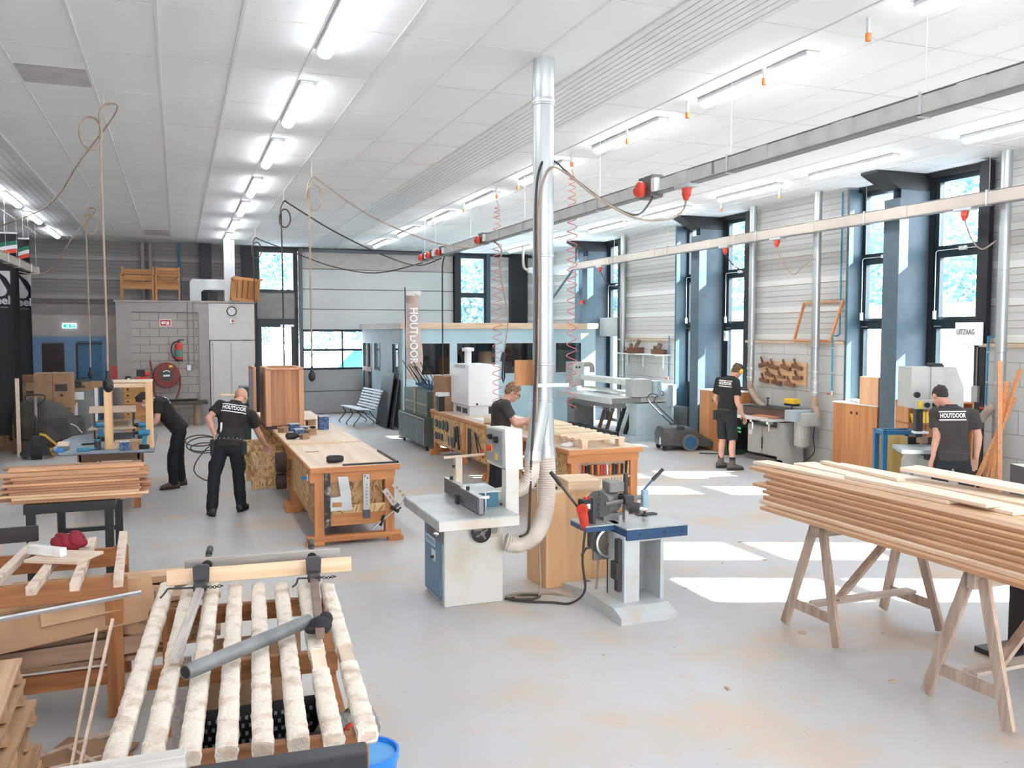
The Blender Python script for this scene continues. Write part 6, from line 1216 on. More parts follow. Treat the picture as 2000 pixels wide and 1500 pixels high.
# slatted park bench
pb = thing('park_bench', 'white slatted park bench with curly iron legs before the cabin', 'bench', (4.16, 21.15, 0), R(-84)); wsl = mat('white painted slat', (.68, .68, .72), .5, 0, .03)
prof = [(-.28+.06*i, .42-.004*i*i*.25+(.0 if i else .0)) for i in range(7)]+[(.13, .44), (.165, .50), (.195, .57), (.22, .64), (.24, .71), (.265, .78), (.30, .84)]
for i, (y, z) in enumerate(prof):
    a = 0 if i < 7 else R(64); G().bx((0, y, z), (1.5, .046, .018), (a, 0, 0), .003).o('slat', wsl, pb)
for x in (-.62, 0, .62):
    g = G(); g.tube(spl([(x, -.36, .02), (x, -.38, .06), (x, -.30, .16), (x, -.22, .28), (x, -.27, .40), (x, .0, .40), (x, .14, .42), (x, .22, .62), (x, .32, .85)]), .012, 6); g.tube(spl([(x, .0, .39), (x, .06, .3), (x, .18, .16), (x, .30, .07), (x, .32, .02), (x, .28, .0)]), .012, 6); g.o('leg', iron, pb, 60)
G().tube([(-.62, -.0, .3), (.62, 0, .3)], .007, 6).o('tie_bar', iron, pb)
# ---------------------------------------------------------------- wide belt sander machine
wb = thing('belt_sander', 'long grey wide belt sander with table between two pedestals', 'machine', (9.0, 16.9, 0)); wg = mat('sander grey', (.42, .44, .43), .45, 0, .05); wgl = mat('pale blue grey sander', (.40, .48, .52), .45, 0, .04); wd_ = mat('dark grey sander body', (.20, .20, .20), .5)
def W(g, n, m, par=None, s_=None): return g.xf(M.Translation((-9, -16.9, 0))).o(n, m, par or wb, s_)
W(G().box(8.80, 9.62, 15.75, 16.1, .0, .78, .006), 'pedestal', wgl); W(G().box(8.5, 9.0, 18.15, 18.55, 0, .82, .006), 'pedestal', wd_); W(G().box(8.62, 9.7, 15.68, 16.2, 0, .10), 'foot_beam', wgl); W(G().box(8.5, 8.62, 16.2, 18.5, .06, .16), 'floor_rail', bst); W(G().box(8.62, 9.5, 16.2, 18.5, .04, .06), 'floor_tray', wg)
W(G().prism([(8.25, .80), (9.5, .80), (9.5, .90), (8.25, .90)], 15.8, 18.5, 'XZ'), 'table', mat('sander table', (.58, .58, .55), .4, .2)); W(G().box(8.22, 8.25, 15.8, 18.5, .78, .89), 'table_edge', wg); W(G().box(8.24, 8.9, 15.77, 15.8, .80, .90), 'table_end', wd_); W(G().box(8.4, 8.75, 16.15, 18.15, .66, .78), 'under_beam', wd_)
W(G().box(8.75, 9.05, 16.1, 18.4, 1.14, 1.26, .01), 'upper_beam', mat('cream sander beam', (.66, .67, .63), .4)); W(G().box(8.80, 9.02, 16.1, 18.4, .96, 1.0), 'belt', mat('pale belt', (.62, .62, .6), .6)); W(G().box(8.72, 9.12, 15.72, 16.12, .92, 1.28, .006), 'drive_box', wg); W(G().cyl((9.28, 15.85, .92), (9.28, 15.85, 1.24), .13, n=24), 'dust_bucket', wgl, None, 40); W(G().box(9.50, 9.70, 15.7, 16.2, .70, 1.16, .01), 'end_column', wgl)
W(G().box(8.55, 8.85, 18.35, 18.75, 1.0, 1.56, .01), 'switch_cabinet', wg); g = G(); g.box(8.62, 8.66, 18.34, 18.35, 1.42, 1.46); g.box(8.70, 8.74, 18.34, 18.35, 1.42, 1.46); W(g, 'switches', black); W(G().tube(spl([(8.85, 18.5, 1.48), (9.05, 18.5, 1.50), (9.12, 18.5, 1.42), (9.12, 18.5, 1.3)]), .06, 12), 'dust_elbow', mat('dusty pipe', (.36, .30, .27), .5), None, 60)
W(G().cyl((8.5, 18.25, .60), (8.62, 18.25, .60), .10, n=16).box(8.45, 8.55, 18.18, 18.32, .55, .65), 'gear_motor', wd_); W(G().cyl((8.55, 16.2, .60), (8.55, 18.2, .62), .010, n=8), 'guide_bar', chrome); g = G(); g.box(8.42, 8.62, 16.9, 17.02, .70, .86); W(g, 'white_bracket', white)
W(G().box(9.05, 9.1, 15.715, 15.72, .93, .99), 'yellow_sticker', mat('cream sticker', (.72, .62, .4), .5))
for i, (x, y, m) in enumerate(((8.72, 17.35, MATS['dark brown timber']), (8.78, 17.1, MATS['dark brown timber']), (8.86, 16.75, black), (8.92, 16.5, black))):
    o = one(G().beam((0, 0, 0), (.10, -.18, .60), .03, .12, (0, 1, 0)), 'leaning_board', m, ['dark brown board leaning under the wide sander, left one', 'dark brown board leaning under the wide sander, right one', 'black board leaning under the wide sander, left one', 'black board leaning under the wide sander, right one'][i], 'board', (x, y, .065))
tag(G().box(-.02, .02, -.25, .25, 0, .7).o('shutter_board', mat('dark shutter', (.08, .085, .09), .5)), 'dark panel standing behind the wide sander by the window column', 'panel').location = (9.86, 15.75, 0)
# small radio like part on the table, shelf with planes, exit sign
t = thing('gauge', 'small black and white gauge on the near end of the wide sander', 'gauge', (9.42, 15.88, .90)); G().cyl((0, -.03, .07), (0, .03, .07), .06, n=16).o('body', black, t, 40); G().cyl((0, -.035, .07), (0, -.03, .07), .04, n=16).o('face', white, t)
sf = thing('wall_shelf', 'thin white wall shelf on brackets right of the exit door', 'shelf', (9.93, 17.6, 1.74)); G().box(-.13, .115, -1.12, 1.12, 0, .025).o('board', white, sf)
for y in (-.8, .1, .85): G().box(.09, .118, y-.015, y+.015, -.30, 0).box(-.1, .1, y-.01, y+.01, -.02, 0).o('bracket', white, sf)
pw = wood('old plane wood', (.12, .05, .03), (.22, .10, .05), 'Y')
def plane(label, loc, rz, s=1, group='old planes on the wall shelf'):
    t = thing('wood_plane', label, 'plane', loc, rz, group); G().bx((0, 0, .03*s), (.055*s, .22*s, .06*s), None, .004).o('body', pw, t); G().beam((0, .03*s, .04*s), (0, -.03*s, .14*s), .04*s, .015*s, (1, 0, 0)).o('iron', MATS['rusty bar'], t); G().ell((0, .07*s, .08*s), (.015*s, .02*s, .03*s)).o('horn', pw, t, 60); return t
plane('small old wooden plane at the left end of the wall shelf', (9.90, 18.35, 1.765), 0, 1); plane('large old wooden plane upright in the middle of the wall shelf', (9.90, 17.75, 1.765), R(90), 2.2); plane('old wooden plough plane at the right end of the wall shelf', (9.90, 16.75, 1.765), R(15), 1.7); plane('old wooden plane behind the plough plane on the wall shelf', (9.98, 16.95, 1.765), R(10), 1.7)
t = thing('exit_sign', 'small lit exit sign over the far side door', 'exit sign', (10.16, 20.0, 2.36)); G().box(-.03, .03, -.17, .17, -.06, .08).o('housing', MATS['lit white sign'], t); G().box(-.034, -.03, -.06, .06, -.04, .06).o('field', mat('pale green sign', (.2, .6, .55), .4), t); G().prism([(-.02, 0), (.02, 0), (0, .04)], -.037, -.034, 'YZ').o('pictogram', white, t)
hb = G().box(10.08, 10.2, 18.97, 20.1, 2.15, 2.62).o('door_header', mat('pale door header', (.42, .44, .45), .5), wr)
tag(G().cyl((0, 0, -.05), (0, 0, .05), .05, n=16).o('alarm_bell', red, None, 40), 'small red alarm sounder on the far steel column', 'alarm').location = (9.66, 20.2, 3.02)
tag(G().cyl((8.6, 20.9, 2.42), (9.65, 20.6, 3.95), .03, n=10).o('bracing_tube', lining, None, 40), 'slanting grey bracing tube above the cabin roof', 'brace')
t = thing('wall_duct', 'white horizontal duct with tapered end and grey hose above the cabin', 'duct', (8.9, 21.6, 3.9)); G().bx((.55, 0, 0), (1.0, .25, .22), None, .01).o('duct_body', dw, t); G().loft([[(.06, -.12, -.11), (.06, .12, -.11), (.06, .12, .11), (.06, -.12, .11)], [(-.16, -.06, -.05), (-.16, .06, -.05), (-.16, .06, .05), (-.16, -.06, .05)]]).o('taper', dw, t); G().tube(spl([(-.16, 0, 0), (-.26, 0, .05), (-.30, 0, .2), (-.30, 0, .45), (-.30, 0, .64)]), .035, 10).o('hose', tanhose, t, 60)
# ---------------------------------------------------------------- scrubber dryer, wooden cabinets
sc_ = thing('floor_scrubber', 'black walk behind floor scrubber with blue wheel and bent handle', 'floor scrubber', (9.0, 14.45, 0), R(-14)); sb = mat('dusty black shell', (.055, .056, .058), .5, 0, .2, 4, dirt=(.10, .085, .07))
rings = []
for x, w_, z0, z1 in ((-.42, .24, .10, .36), (-.38, .27, .07, .44), (-.1, .29, .06, .46), (.15, .29, .06, .44), (.32, .28, .07, .34), (.46, .30, .05, .24), (.60, .30, .05, .18), (.66, .26, .06, .14)):
    rings.append([(x, w_*.97*cx_, z0+(z1-z0)*cz) for cx_, cz in ((-1, .1), (-1, .75), (-.8, .95), (-.4, 1), (.4, 1), (.8, .95), (1, .75), (1, .1), (.8, 0), (-.8, 0))])
G().loft(rings).o('shell', sb, sc_, 35)
for s in (-1, 1):
    wl = G().cyl((.12, s*.27, .16), (.12, s*.33, .16), .16, n=26).o('wheel', mat('grey tyre', (.16, .15, .15), .6), sc_, 40); G().cyl((.12, s*.325, .16), (.12, s*.337, .16), .12, n=22).o('wheel_disc', mat('scrubber blue', (.03, .12, .26), .4), wl, 40)
    G().cyl((-.35, s*.18, .05), (-.35, s*.22, .05), .05, n=12).o('castor', black, sc_, 40)
G().tube(spl([(-.05, -.24, .44), (-.30, -.24, .66), (-.56, -.24, .92), (-.56, -.24, 1.0), (-.5, -.2, 1.06), (-.5, .2, 1.06), (-.56, .24, 1.0), (-.56, .24, .92), (-.30, .24, .66), (-.05, .24, .44)], 5), .014, 8).o('handle', mat('dark tube', (.07, .09, .12), .3, .4), sc_, 60); g = G(); g.box(-.12, .02, -.27, -.2, .42, .48, .01); g.box(-.12, .02, .2, .27, .42, .48, .01); g.o('handle_mount', sb, sc_); G().box(-.43, -.42, -.18, -.12, .12, .25).o('tag_label', white, sc_)
cab('power_cable', [(9.0, 13.75, .01), (9.2, 13.6, .01), (9.45, 13.5, .01), (9.5, 13.55, .02)], .012, 'short black cable lying on the floor by the scrubber', cable)
ofir = wood('orange fir panel', (.44, .175, .06), (.60, .28, .115), 'Z', 1.0, rv=.04)
t = thing('wooden_cabinet', 'orange fir cabinet with round finger holes behind the man with ear muffs', 'cabinet', (9.73, 14.02, 0)); G().box(-.24, .24, -.49, .49, 0, 1.13, .004).o('body', ofir, t); G().box(-.25, .25, -.5, .5, 1.13, 1.15).o('top', mat('pale top', (.78, .72, .64), .6), t); g = G(); g.cyl((-.242, -.10, .96), (-.238, -.10, .96), .022, n=14); g.cyl((-.242, .05, .96), (-.238, .05, .96), .022, n=14); g.o('finger_hole', black, t)
t = thing('wooden_cabinet', 'orange fir cabinet with two round finger holes left of the near window column', 'cabinet', (10.02, 10.66, 0)); G().box(-.24, .24, -.47, .47, 0, 1.13, .004).o('body', ofir, t); G().box(-.25, .25, -.48, .48, 1.13, 1.15).o('top', MATS['pale top'], t); g = G(); g.cyl((-.242, -.05, 1.0), (-.238, -.05, 1.0), .022, n=14); g.cyl((-.242, .07, 1.0), (-.238, .07, 1.0), .022, n=14); g.o('finger_hole', black, t)
t = thing('small_cabinet', 'small upright fir box standing on the cabinet by the near window column', 'box', (9.98, 10.40, 1.15)); G().box(-.18, .18, -.19, .19, 0, .42, .004).o('body', wood('paler fir', (.62, .34, .18), (.76, .46, .27), 'Z', 1.2), t)
one(G().box(-.1, .1, -.12, .12, 0, .02).box(-.08, .08, -.1, .05, .02, .05), 'papers', mat('white and blue papers', (.6, .66, .78), .6, 0, .3, 20), 'white and blue papers lying on the cabinet beside the small box', 'papers', (9.92, 10.82, 1.15), .3)
# ---------------------------------------------------------------- edge sander
es = thing('edge_sander', 'grey edge sander with brown belt and motor against the block wall', 'machine', (9.75, 12.4, 0)); eg = mat('warm grey sander', (.44, .44, .41), .45, 0, .05); eb = mat('brown sanding belt', (.15, .09, .075), .8)
def E_(g, n, m, par=None, s_=None): return g.xf(M.Translation((-9.75, -12.4, 0))).o(n, m, par or es, s_)
E_(G().box(9.52, 9.9, 12.15, 13.0, .12, .62, .006), 'cabinet', eg); E_(G().box(9.505, 9.52, 12.16, 12.55, .14, .60), 'door', mat('door grey', (.48, .48, .45), .4)); E_(G().box(9.505, 9.52, 12.58, 12.98, .14, .60), 'door', MATS['door grey']); E_(G().box(9.5, 9.506, 12.56, 12.585, .22, .42), 'gap', black); E_(G().prism([(11.95, 0), (12.16, 0), (12.16, .72), (12.02, .72)], 9.5, 9.9, 'YZ'), 'side_leg', eg); E_(G().box(9.5, 9.95, 12.0, 13.05, 0, .08), 'foot', mat('dark foot', (.13, .12, .11), .6))
E_(G().box(9.56, 9.92, 11.95, 13.2, .80, .92), 'belt_body', eb); E_(G().box(9.55, 9.93, 11.95, 13.2, .92, .94), 'top_rim', iron); E_(G().box(9.50, 9.93, 11.72, 11.98, .76, .95, .01), 'end_cover', wgl); E_(G().box(9.60, 9.90, 11.55, 11.72, .70, .92, .01), 'suction_box', eg); E_(G().box(9.52, 9.9, 13.2, 13.35, .74, .94, .02), 'end_roller_cover', eg)
E_(G().box(9.22, 9.58, 12.0, 12.9, .745, .775, .004), 'table', mat('pale sander table', (.62, .65, .66), .4, .2)); 
for y in (12.25, 12.7): E_(G().cyl((9.40, y, .56), (9.40, y, .745), .018, n=10).box(9.36, 9.55, y-.03, y+.03, .68, .74), 'table_support', chrome)
mo_ = E_(G().cyl((9.70, 11.78, .42), (9.70, 11.78, .76), .12, n=24), 'motor', mat('motor grey', (.46, .47, .43), .5), None, 40); g = G()
for i in range(16): a = 2*pi*i/16; g.box(9.70+.118*cos(a)-.004, 9.70+.118*cos(a)+.006, 11.78+.118*sin(a)-.004, 11.78+.118*sin(a)+.004, .46, .74)
E_(g, 'cooling_fins', MATS['motor grey'], mo_); E_(G().lathe([(.125, .36), (.128, .38), (.128, .43), (.10, .44)], (9.7, 11.78, 0), n=24).cyl((9.70, 11.78, .33), (9.70, 11.78, .36), .09, n=20), 'fan_cover', eg, mo_, 40)
E_(G().box(9.72, 9.86, 12.02, 12.28, 1.03, 1.12, .015), 'yellow_switch', yellow); E_(G().box(9.72, 9.86, 12.03, 12.27, .995, 1.03).cyl((9.79, 12.15, .94), (9.79, 12.15, 1.0), .01, n=8), 'switch_base', black); E_(G().cyl((9.75, 12.75, .94), (9.75, 12.75, 1.08), .012, n=8).cyl((9.75, 12.75, 1.08), (9.75, 12.75, 1.095), .035, n=12), 'tension_knob', iron); E_(G().box(9.503, 9.506, 12.85, 12.95, .44, .52), 'plate', white)
one(G().box(-.09, .09, -.27, .27, 0, .035, .003), 'sanded_board', wood('reddish board', (.48, .21, .10), (.60, .29, .15), 'Y'), 'reddish board pressed against the sanding belt', 'board', (9.47, 12.42, .776), R(3))
tag(G().box(-.2, .2, -.36, .36, 0, .012).o('held_panel', mat('pale panel', (.68, .58, .52), .6)), 'pale thin panel held by the man with ear muffs on the sander table', 'panel').location = (9.20, 12.62, .776)
t = thing('green_machine', 'dark green machine base standing behind the legs of the man with ear muffs', 'machine', (9.62, 13.45, 0)); G().box(-.3, .2, -.08, .14, 0, .80, .01).o('body', mat('deep green', (.02, .06, .04), .5), t); G().box(-.28, .18, -.081, -.07, .1, .5).o('front_panel', black, t)
cab('power_cable', [(9.99, 11.75, .9), (9.96, 11.8, .5), (9.9, 11.7, .25), (9.85, 11.9, .06), (9.8, 12.1, .03)], .009, 'black cable hanging on the block wall behind the sander motor', cable)
# plane board on wall
t = thing('plane_board', 'pine wall board displaying a collection of old wooden planes', 'board', (10.035, 12.70, 1.53)); G().box(-.02, .01, -.62, .61, -.20, .20, .003).o('board', wood('display board', (.55, .32, .16), (.66, .42, .23), 'Y'), t)
q = random.Random(1)
for i, (y, z, a, s) in enumerate(((.50, .13, -12, 1), (.22, .10, 10, 1), (-.12, .10, 12, 1), (-.42, .12, 12, 1), (.34, -.04, 12, .8), (.0, -.07, 0, .7), (-.44, -.07, -3, .9), (.48, -.16, 5, .95), (.12, -.18, 6, .95), (-.24, -.19, 6, .95))):
    p = thing('wood_plane', 'old dark wooden plane hung on the display board', 'plane', (9.985, 12.70+y, 1.53+z), 0, 'planes on the display board'); p['label'] = f'old dark wooden plane on the display board, {["top row, first", "top row, second", "top row, third", "top row, fourth", "middle row, first", "middle row, second", "middle row, third", "bottom row, first", "bottom row, second", "bottom row, third"][i]} from left'
    G().bx((0, 0, 0), (.05, .26*s, .07*s), (R(a), 0, 0), .006).o('body', pw, p); G().beam((0, .03, .03), (0, .08, .14*s), .03, .025, (1, 0, 0)).o('wedge', pw, p)
fr = thing('empty_frame', 'empty orange wooden frame leaning on the wall ledge behind the duct', 'frame', (9.99, 11.9, 2.102)); fo = wood('orange frame', (.55, .22, .09), (.66, .30, .13), 'Y')
for p_, q_ in (((.0, .47, 0), (.16, .42, .66)), ((.0, -.42, 0), (.16, -.52, .66)), ((.0, .47, .015), (.0, -.42, .015)), ((.16, .42, .65), (.16, -.52, .65))): G().beam(p_, q_, .03, .04, (1, 0, 0)).o('rail', fo, fr)
# wall pipes, sockets, sign
bp = mat('blue air pipe', (.03, .25, .42), .4)
for i, (y, l) in enumerate(((16.52, 'blue air pipe with red tap on the wall by the far middle bay'), (11.43, 'blue air pipe with red tap on the wall left of the near window bay'), (8.50, 'blue air pipe with red tap on the wall right of the near window bay'))):
    t = thing('air_pipe', l, 'pipe', (10.0, y, 1.24)); G().cyl((.0, 0, .05), (.0, 0, .93), .014, n=10).o('pipe', bp, t, 40)
    if i: G().tube([(.0, 0, .90), (0, 0, .95), (.10, .0, .95), (.14, -.0, .98), (.14, 0, 3.28)], .014, 8).o('upper_pipe', bp, t, 60)
    G().cyl((.0, 0, .0), (-.02, .08, .0), .014, n=10).o('tap', red, t, 40); g = G()
    for z in (.35, .75): g.cyl((.0, 0, z-.008), (0, 0, z+.008), .02, n=10)
    g.cyl((0, 0, -.02), (0, 0, .05), .022, n=10); g.o('clip', alu, t, 40)
t = thing('conduit', 'thin grey conduit with double socket on the wall by the handwritten sign', 'conduit', (10.0, 8.68, 1.45)); G().cyl((.02, 0, .07), (.02, 0, .60), .009, n=8).o('pipe', MATS['grey conduit'], t); G().box(-.02, .04, -.05, .05, -.14, .08, .006).o('socket', mat('grey socket', (.34, .34, .34), .5), t); G().cyl((.14, 0, .66), (.14, 0, 3.05), .010, n=8).o('upper_pipe', MATS['grey conduit'], t)
t = thing('window_switch', 'small white window switch box at the middle bay mullion', 'switch', (10.24, 14.75, 2.18)); G().box(-.03, .03, -.04, .04, -.1, .1, .006).o('box', white, t); G().box(-.034, -.03, -.02, .02, -.02, .06).o('rocker', alu, t)
t = thing('sign', 'handwritten white UITZAAG sign on the dark post of the near window bay', 'sign', (9.99, 8.80, 2.23), R(-90)); G().box(-.22, .22, .0, .012, -.155, .155).o('panel', white, t); text('UITZAAG', 'lettering', mat('grey marker ink', (.12, .12, .14), .6), t, .105, (-.05, -.003, .02), (R(90), 0, 0), .0015, 0, sx=.64)
tag(G().tube([(0, 0, 0), (-.03, -.02, -.03), (-.03, -.12, -.04)], .008, 6).o('sign_hook', alu), 'small metal hook below the handwritten sign', 'hook').location = (9.98, 8.78, 2.06)
tag(G().box(-.06, .06, -.05, .05, 0, .10, .01).o('small_box', mat('tan box', (.45, .36, .28), .7)), 'small tan box on the wall ledge right of the near window bay', 'box').location = (10.1, 8.62, 2.10)
# ---------------------------------------------------------------- bandsaw and blue stand
bs_ = thing('bandsaw', 'large grey bandsaw with yellow marked guide and pale table', 'machine', (8.36, 7.85, 0), R(-22)); bg_ = mat('bandsaw grey', (.47, .47, .45), .45, 0, .03)
def Bn(g, n, m, par=None, s_=None): return g.o(n, m, par or bs_, s_)
Bn(G().prism([(-.30, 1.36), (.30, 1.36), (.30, 1.60), (.20, 1.84), (-.30, 1.84)], -.12, .25, 'XZ'), 'upper_wheel_cover', bg_); Bn(G().prism([(-.08, 1.36), (.305, 1.36), (.305, 1.60), (.205, 1.845), (-.08, 1.845)], -.14, -.12, 'XZ'), 'cover_door', mat('bandsaw door', (.44, .44, .42), .45))
Bn(G().box(.16, .30, -.05, .2, .5, 1.4), 'frame_column', bg_); Bn(G().prism([(-.24, 0), (.32, 0), (.32, .80), (-.18, .80), (-.24, .7)], -.14, .25, 'XZ'), 'lower_cover', bg_); Bn(G().box(-.26, .14, -.17, -.02, 1.35, 1.46, .006), 'guide_arm', bg_); Bn(G().cyl((-.26, -.20, 1.52), (-.26, -.17, 1.52), .035, n=16), 'cover_knob', black, None, 40)
Bn(G().box(-.235, -.19, -.18, -.17, 1.36, 1.45), 'yellow_strip', yellow); Bn(G().box(.08, .12, -.18, -.17, 1.36, 1.45), 'yellow_strip', yellow); hw_ = Bn(G().cyl((-.01, -.20, 1.40), (-.01, -.17, 1.40), .065, n=24), 'guide_wheel', black, None, 40); Bn(G().box(-.0, .03, -.205, -.2, 1.36, 1.44), 'yellow_band', yellow, hw_); Bn(G().cyl((-.14, -.2, 1.40), (-.14, -.17, 1.40), .03, n=16), 'small_knob', black, None, 40)
Bn(G().box(-.24, -.16, -.13, -.05, 1.02, 1.36), 'guide_post', iron); Bn(G().box(-.25, -.10, -.16, -.04, 1.06, 1.085), 'guide_plate', white); Bn(G().cyl((-.12, -.12, .93), (-.12, -.12, 1.36), .004, n=6), 'blade', chrome); Bn(G().box(-.20, -.10, -.15, -.05, .94, 1.02, .01).cyl((-.18, -.15, .93), (-.18, -.15, .99), .01, n=8), 'roller_guide', mat('brass roller', (.35, .24, .15), .5, .4)); Bn(G().beam((-.26, .02, .96), (.14, .04, .95), .02, .09), 'rip_fence', black)
Bn(G().prism([(-.52, -.42), (.05, -.48), (.20, -.30), (.20, .04), (-.42, .08)], .86, .905), 'table', mat('pale cast table', (.55, .60, .62), .35, .4)); Bn(G().box(-.14, .16, -.22, .05, .76, .86), 'trunnion', iron); Bn(G().box(-.24, -.23, -.1, -.0, .50, .68), 'hose_opening', iron); Bn(G().box(-.02, .12, -.02, .1, 1.84, 1.865).box(-.06, .10, -.03, .05, 1.862, 1.885), 'eye_bolt', black)
t = thing('wooden_shelf', 'orange open wooden cupboard behind the bandsaw with yellow bin', 'shelf', (9.26, 8.66, 0), R(-22)); g = G()
for z in (.1, .55, 1.06, 1.33): g.box(-.42, .42, -.2, .2, z, z+.02)
g.box(-.42, -.40, -.2, .2, 0, 1.35); g.box(.40, .42, -.2, .2, 0, 1.35); g.o('carcass', ofir, t); G().box(-.4, .4, .18, .2, .02, 1.33).o('back', ofir, t)
one(G().prism([(-.12, 0), (.12, 0), (.15, .12), (-.15, .12)], -.08, .08, 'XZ').box(-.1, .1, -.06, .06, .12, .14), 'yellow_bin', yellow, 'yellow plastic bin with white contents behind the bandsaw guide', 'bin', (8.97, 8.62, 1.08), R(-22))
t = thing('blue_stand', 'blue steel square tube stand with yellow wood panels left of the bandsaw', 'stand', (8.40, 8.44, 0), R(-20)); bl = mat('blue stand paint', (.02, .14, .30), .4, 0, .05)
for x in (-.19, .19):
    for y in (-.12, .12): G().box(x-.028, x+.028, y-.028, y+.028, 0, 1.03).o('leg', bl, t)
g = G(); g.box(-.22, .22, -.148, -.092, .98, 1.03); g.box(-.22, .22, .092, .148, .98, 1.03); g.box(-.218, -.162, -.09, .09, .98, 1.03); g.box(.162, .218, -.09, .09, .98, 1.03); g.o('top_frame', bl, t)
yp = wood('yellow panel', (.58, .40, .14), (.72, .52, .22), 'Z'); G().box(-.16, .16, .10, .12, .1, .95).o('panel', yp, t); G().box(.10, .12, -.1, .09, .1, .95).o('panel', yp, t)
# ---------------------------------------------------------------- saw horses
sh = wood('saw horse timber', (.30, .21, .165), (.48, .37, .30), 'Z', 2, rv=.06); shx = wood('saw horse beam', (.40, .32, .27), (.58, .48, .42), 'X', 2)
def horse(label, loc, rz):
    t = thing('saw_horse', label, 'saw horse', loc, rz, 'weathered saw horses')
    G().box(-.50, .50, -.028, .028, .75, .86, .004).o('beam', shx, t); G().box(-.50, -.44, -.04, .04, .855, .872).o('cap', pineX, t)
    for x in (-.45, .40):
        for s in (-1, 1): G().beam((x, s*.045, .82), (x+.02*s*0+(-.06 if x < 0 else .06), s*.285, 0.02), .075, .03, (1, 0, 0), .003).xf(M()).o('leg', sh, t)
        G().beam((x+(-.045 if x < 0 else .045), -.23, .20), (x+(-.045 if x < 0 else .045), .23, .20), .022, .07).o('cross_brace', sh, t)
    G().box(-.48, .46, -.05, .05, .24, .262).o('long_brace', shx, t); G().beam((-.28, -.02, .262), (.26, -.02, .74), .028, .065, (0, 1, 0)).o('diagonal_brace', sh, t); return t
h1 = horse('weathered saw horse under the far end of the lumber pile', (4.82, 5.10, 0), 0)
h2 = dup(h1, (4.80, 3.73, 0), R(1), 'weathered saw horse under the near part of the lumber pile')
# lumber pile
sp = [wood(f'sawn board {i}', a, b, 'Y', 2.4, rv=.06) for i, (a, b) in enumerate((((.54, .31, .165), (.70, .46, .28)), ((.43, .22, .11), (.58, .34, .19)), ((.64, .44, .29), (.78, .59, .42))))]
q = random.Random(12); z = .873
lev = ['bottom', 'second', 'third', 'fourth', 'fifth', 'sixth', 'seventh', 'eighth']
for k in range(8):
    h = .026; x = 4.20+.058*k+q.uniform(-.015, .015); n = 0
    while x < 5.24 and n < 7:
        wd = q.choice([.12, .135, .15]); y1 = 5.55+.085*k+q.uniform(-.09, .12)-(.2 if q.random() < .12 else 0); y0 = 1.9+q.uniform(-.2, .2)
        if k == 7 and n == 1: y0 = 3.3
        nm = ['outermost', 'second', 'third', 'fourth', 'fifth', 'sixth', 'seventh'][n]
        one(G().bx((0, 0, h/2), (wd-.004, y1-y0, h), None, .002), 'sawn_board', q.choice(sp), f'long sawn board in the pile on the saw horses, {lev[k]} layer, {nm} from the left', 'board', (x+wd/2, (y0+y1)/2, z), R(q.uniform(-.35, .35)), 'long boards on the saw horses')
        x += wd; n += 1
    z += h+.001
lid = wood('pale wide board', (.74, .57, .43), (.84, .69, .55), 'Y', 1.5, rv=.03)
for i, (x, y, l, wd, rz, dz_, lb) in enumerate(((4.86, 5.38, 2.0, .16, 3, 0, 'pale board loose on top of the lumber pile, left one with far end overhanging'), (5.06, 5.05, 2.2, .22, -2, .0, 'wide pale board loose on top of the lumber pile, middle one'), (5.32, 4.70, 2.6, .24, 2, 0, 'wide pale board loose on top of the lumber pile at right'), (4.90, 4.72, 1.25, .14, 1.5, .027, 'short pale board lying highest on the lumber pile'), (5.16, 5.55, .95, .07, -5, .027, 'narrow batten lying across the far top of the lumber pile'))):
    one(G().bx((0, 0, .013), (wd, l, .025), None, .002), 'pale_board', lid, lb, 'board', (x, y, z+dz_), R(rz))
one(G().bx((0, 0, .013), (.22, 1.8, .03), (R(2), 0, 0), .002), 'pale_board', lid, 'pale board lying tilted at the right picture edge of the pile', 'board', (5.46, 4.30, z+.06), R(10))
# black table leg behind the pile, leaning sticks, offcut at right edge
t = thing('steel_table', 'black steel pedestal foot visible behind the near saw horse', 'table', (5.52, 4.35, 0)); G().box(-.05, .05, -.06, .06, .02, .84).o('post', bst, t); G().box(-.30, .1, -.12, .12, 0, .035).o('foot', bst, t); G().box(-.2, .4, -.4, .4, .84, .87).o('top', bst, t)
for i, (a, b) in enumerate((((8.95, 7.75, 0), (9.50, 7.62, 1.80)), ((9.0, 7.60, 0), (9.42, 7.72, 1.65)), ((8.78, 7.8, 0), (9.55, 7.72, 1.45)), ((9.1, 7.5, 0), (9.36, 7.78, 1.9)))): tag(G().beam(a, b, .05, .03).o('leaning_lath', fo), f'orange brown lath leaning in a bundle at the right edge, {["leftmost", "second", "third", "rightmost"][i]}', 'lath')
t = thing('offcut_bin', 'dark edged box with pale board leaning at the right edge', 'box', (8.02, 6.24, 0), R(-20)); G().box(-.12, .3, -.2, .2, 0, .90).o('side', mat('dark box side', (.06, .055, .06), .6), t); G().box(-.02, .32, -.21, -.2, .3, .88).o('pale_board', lid, t)
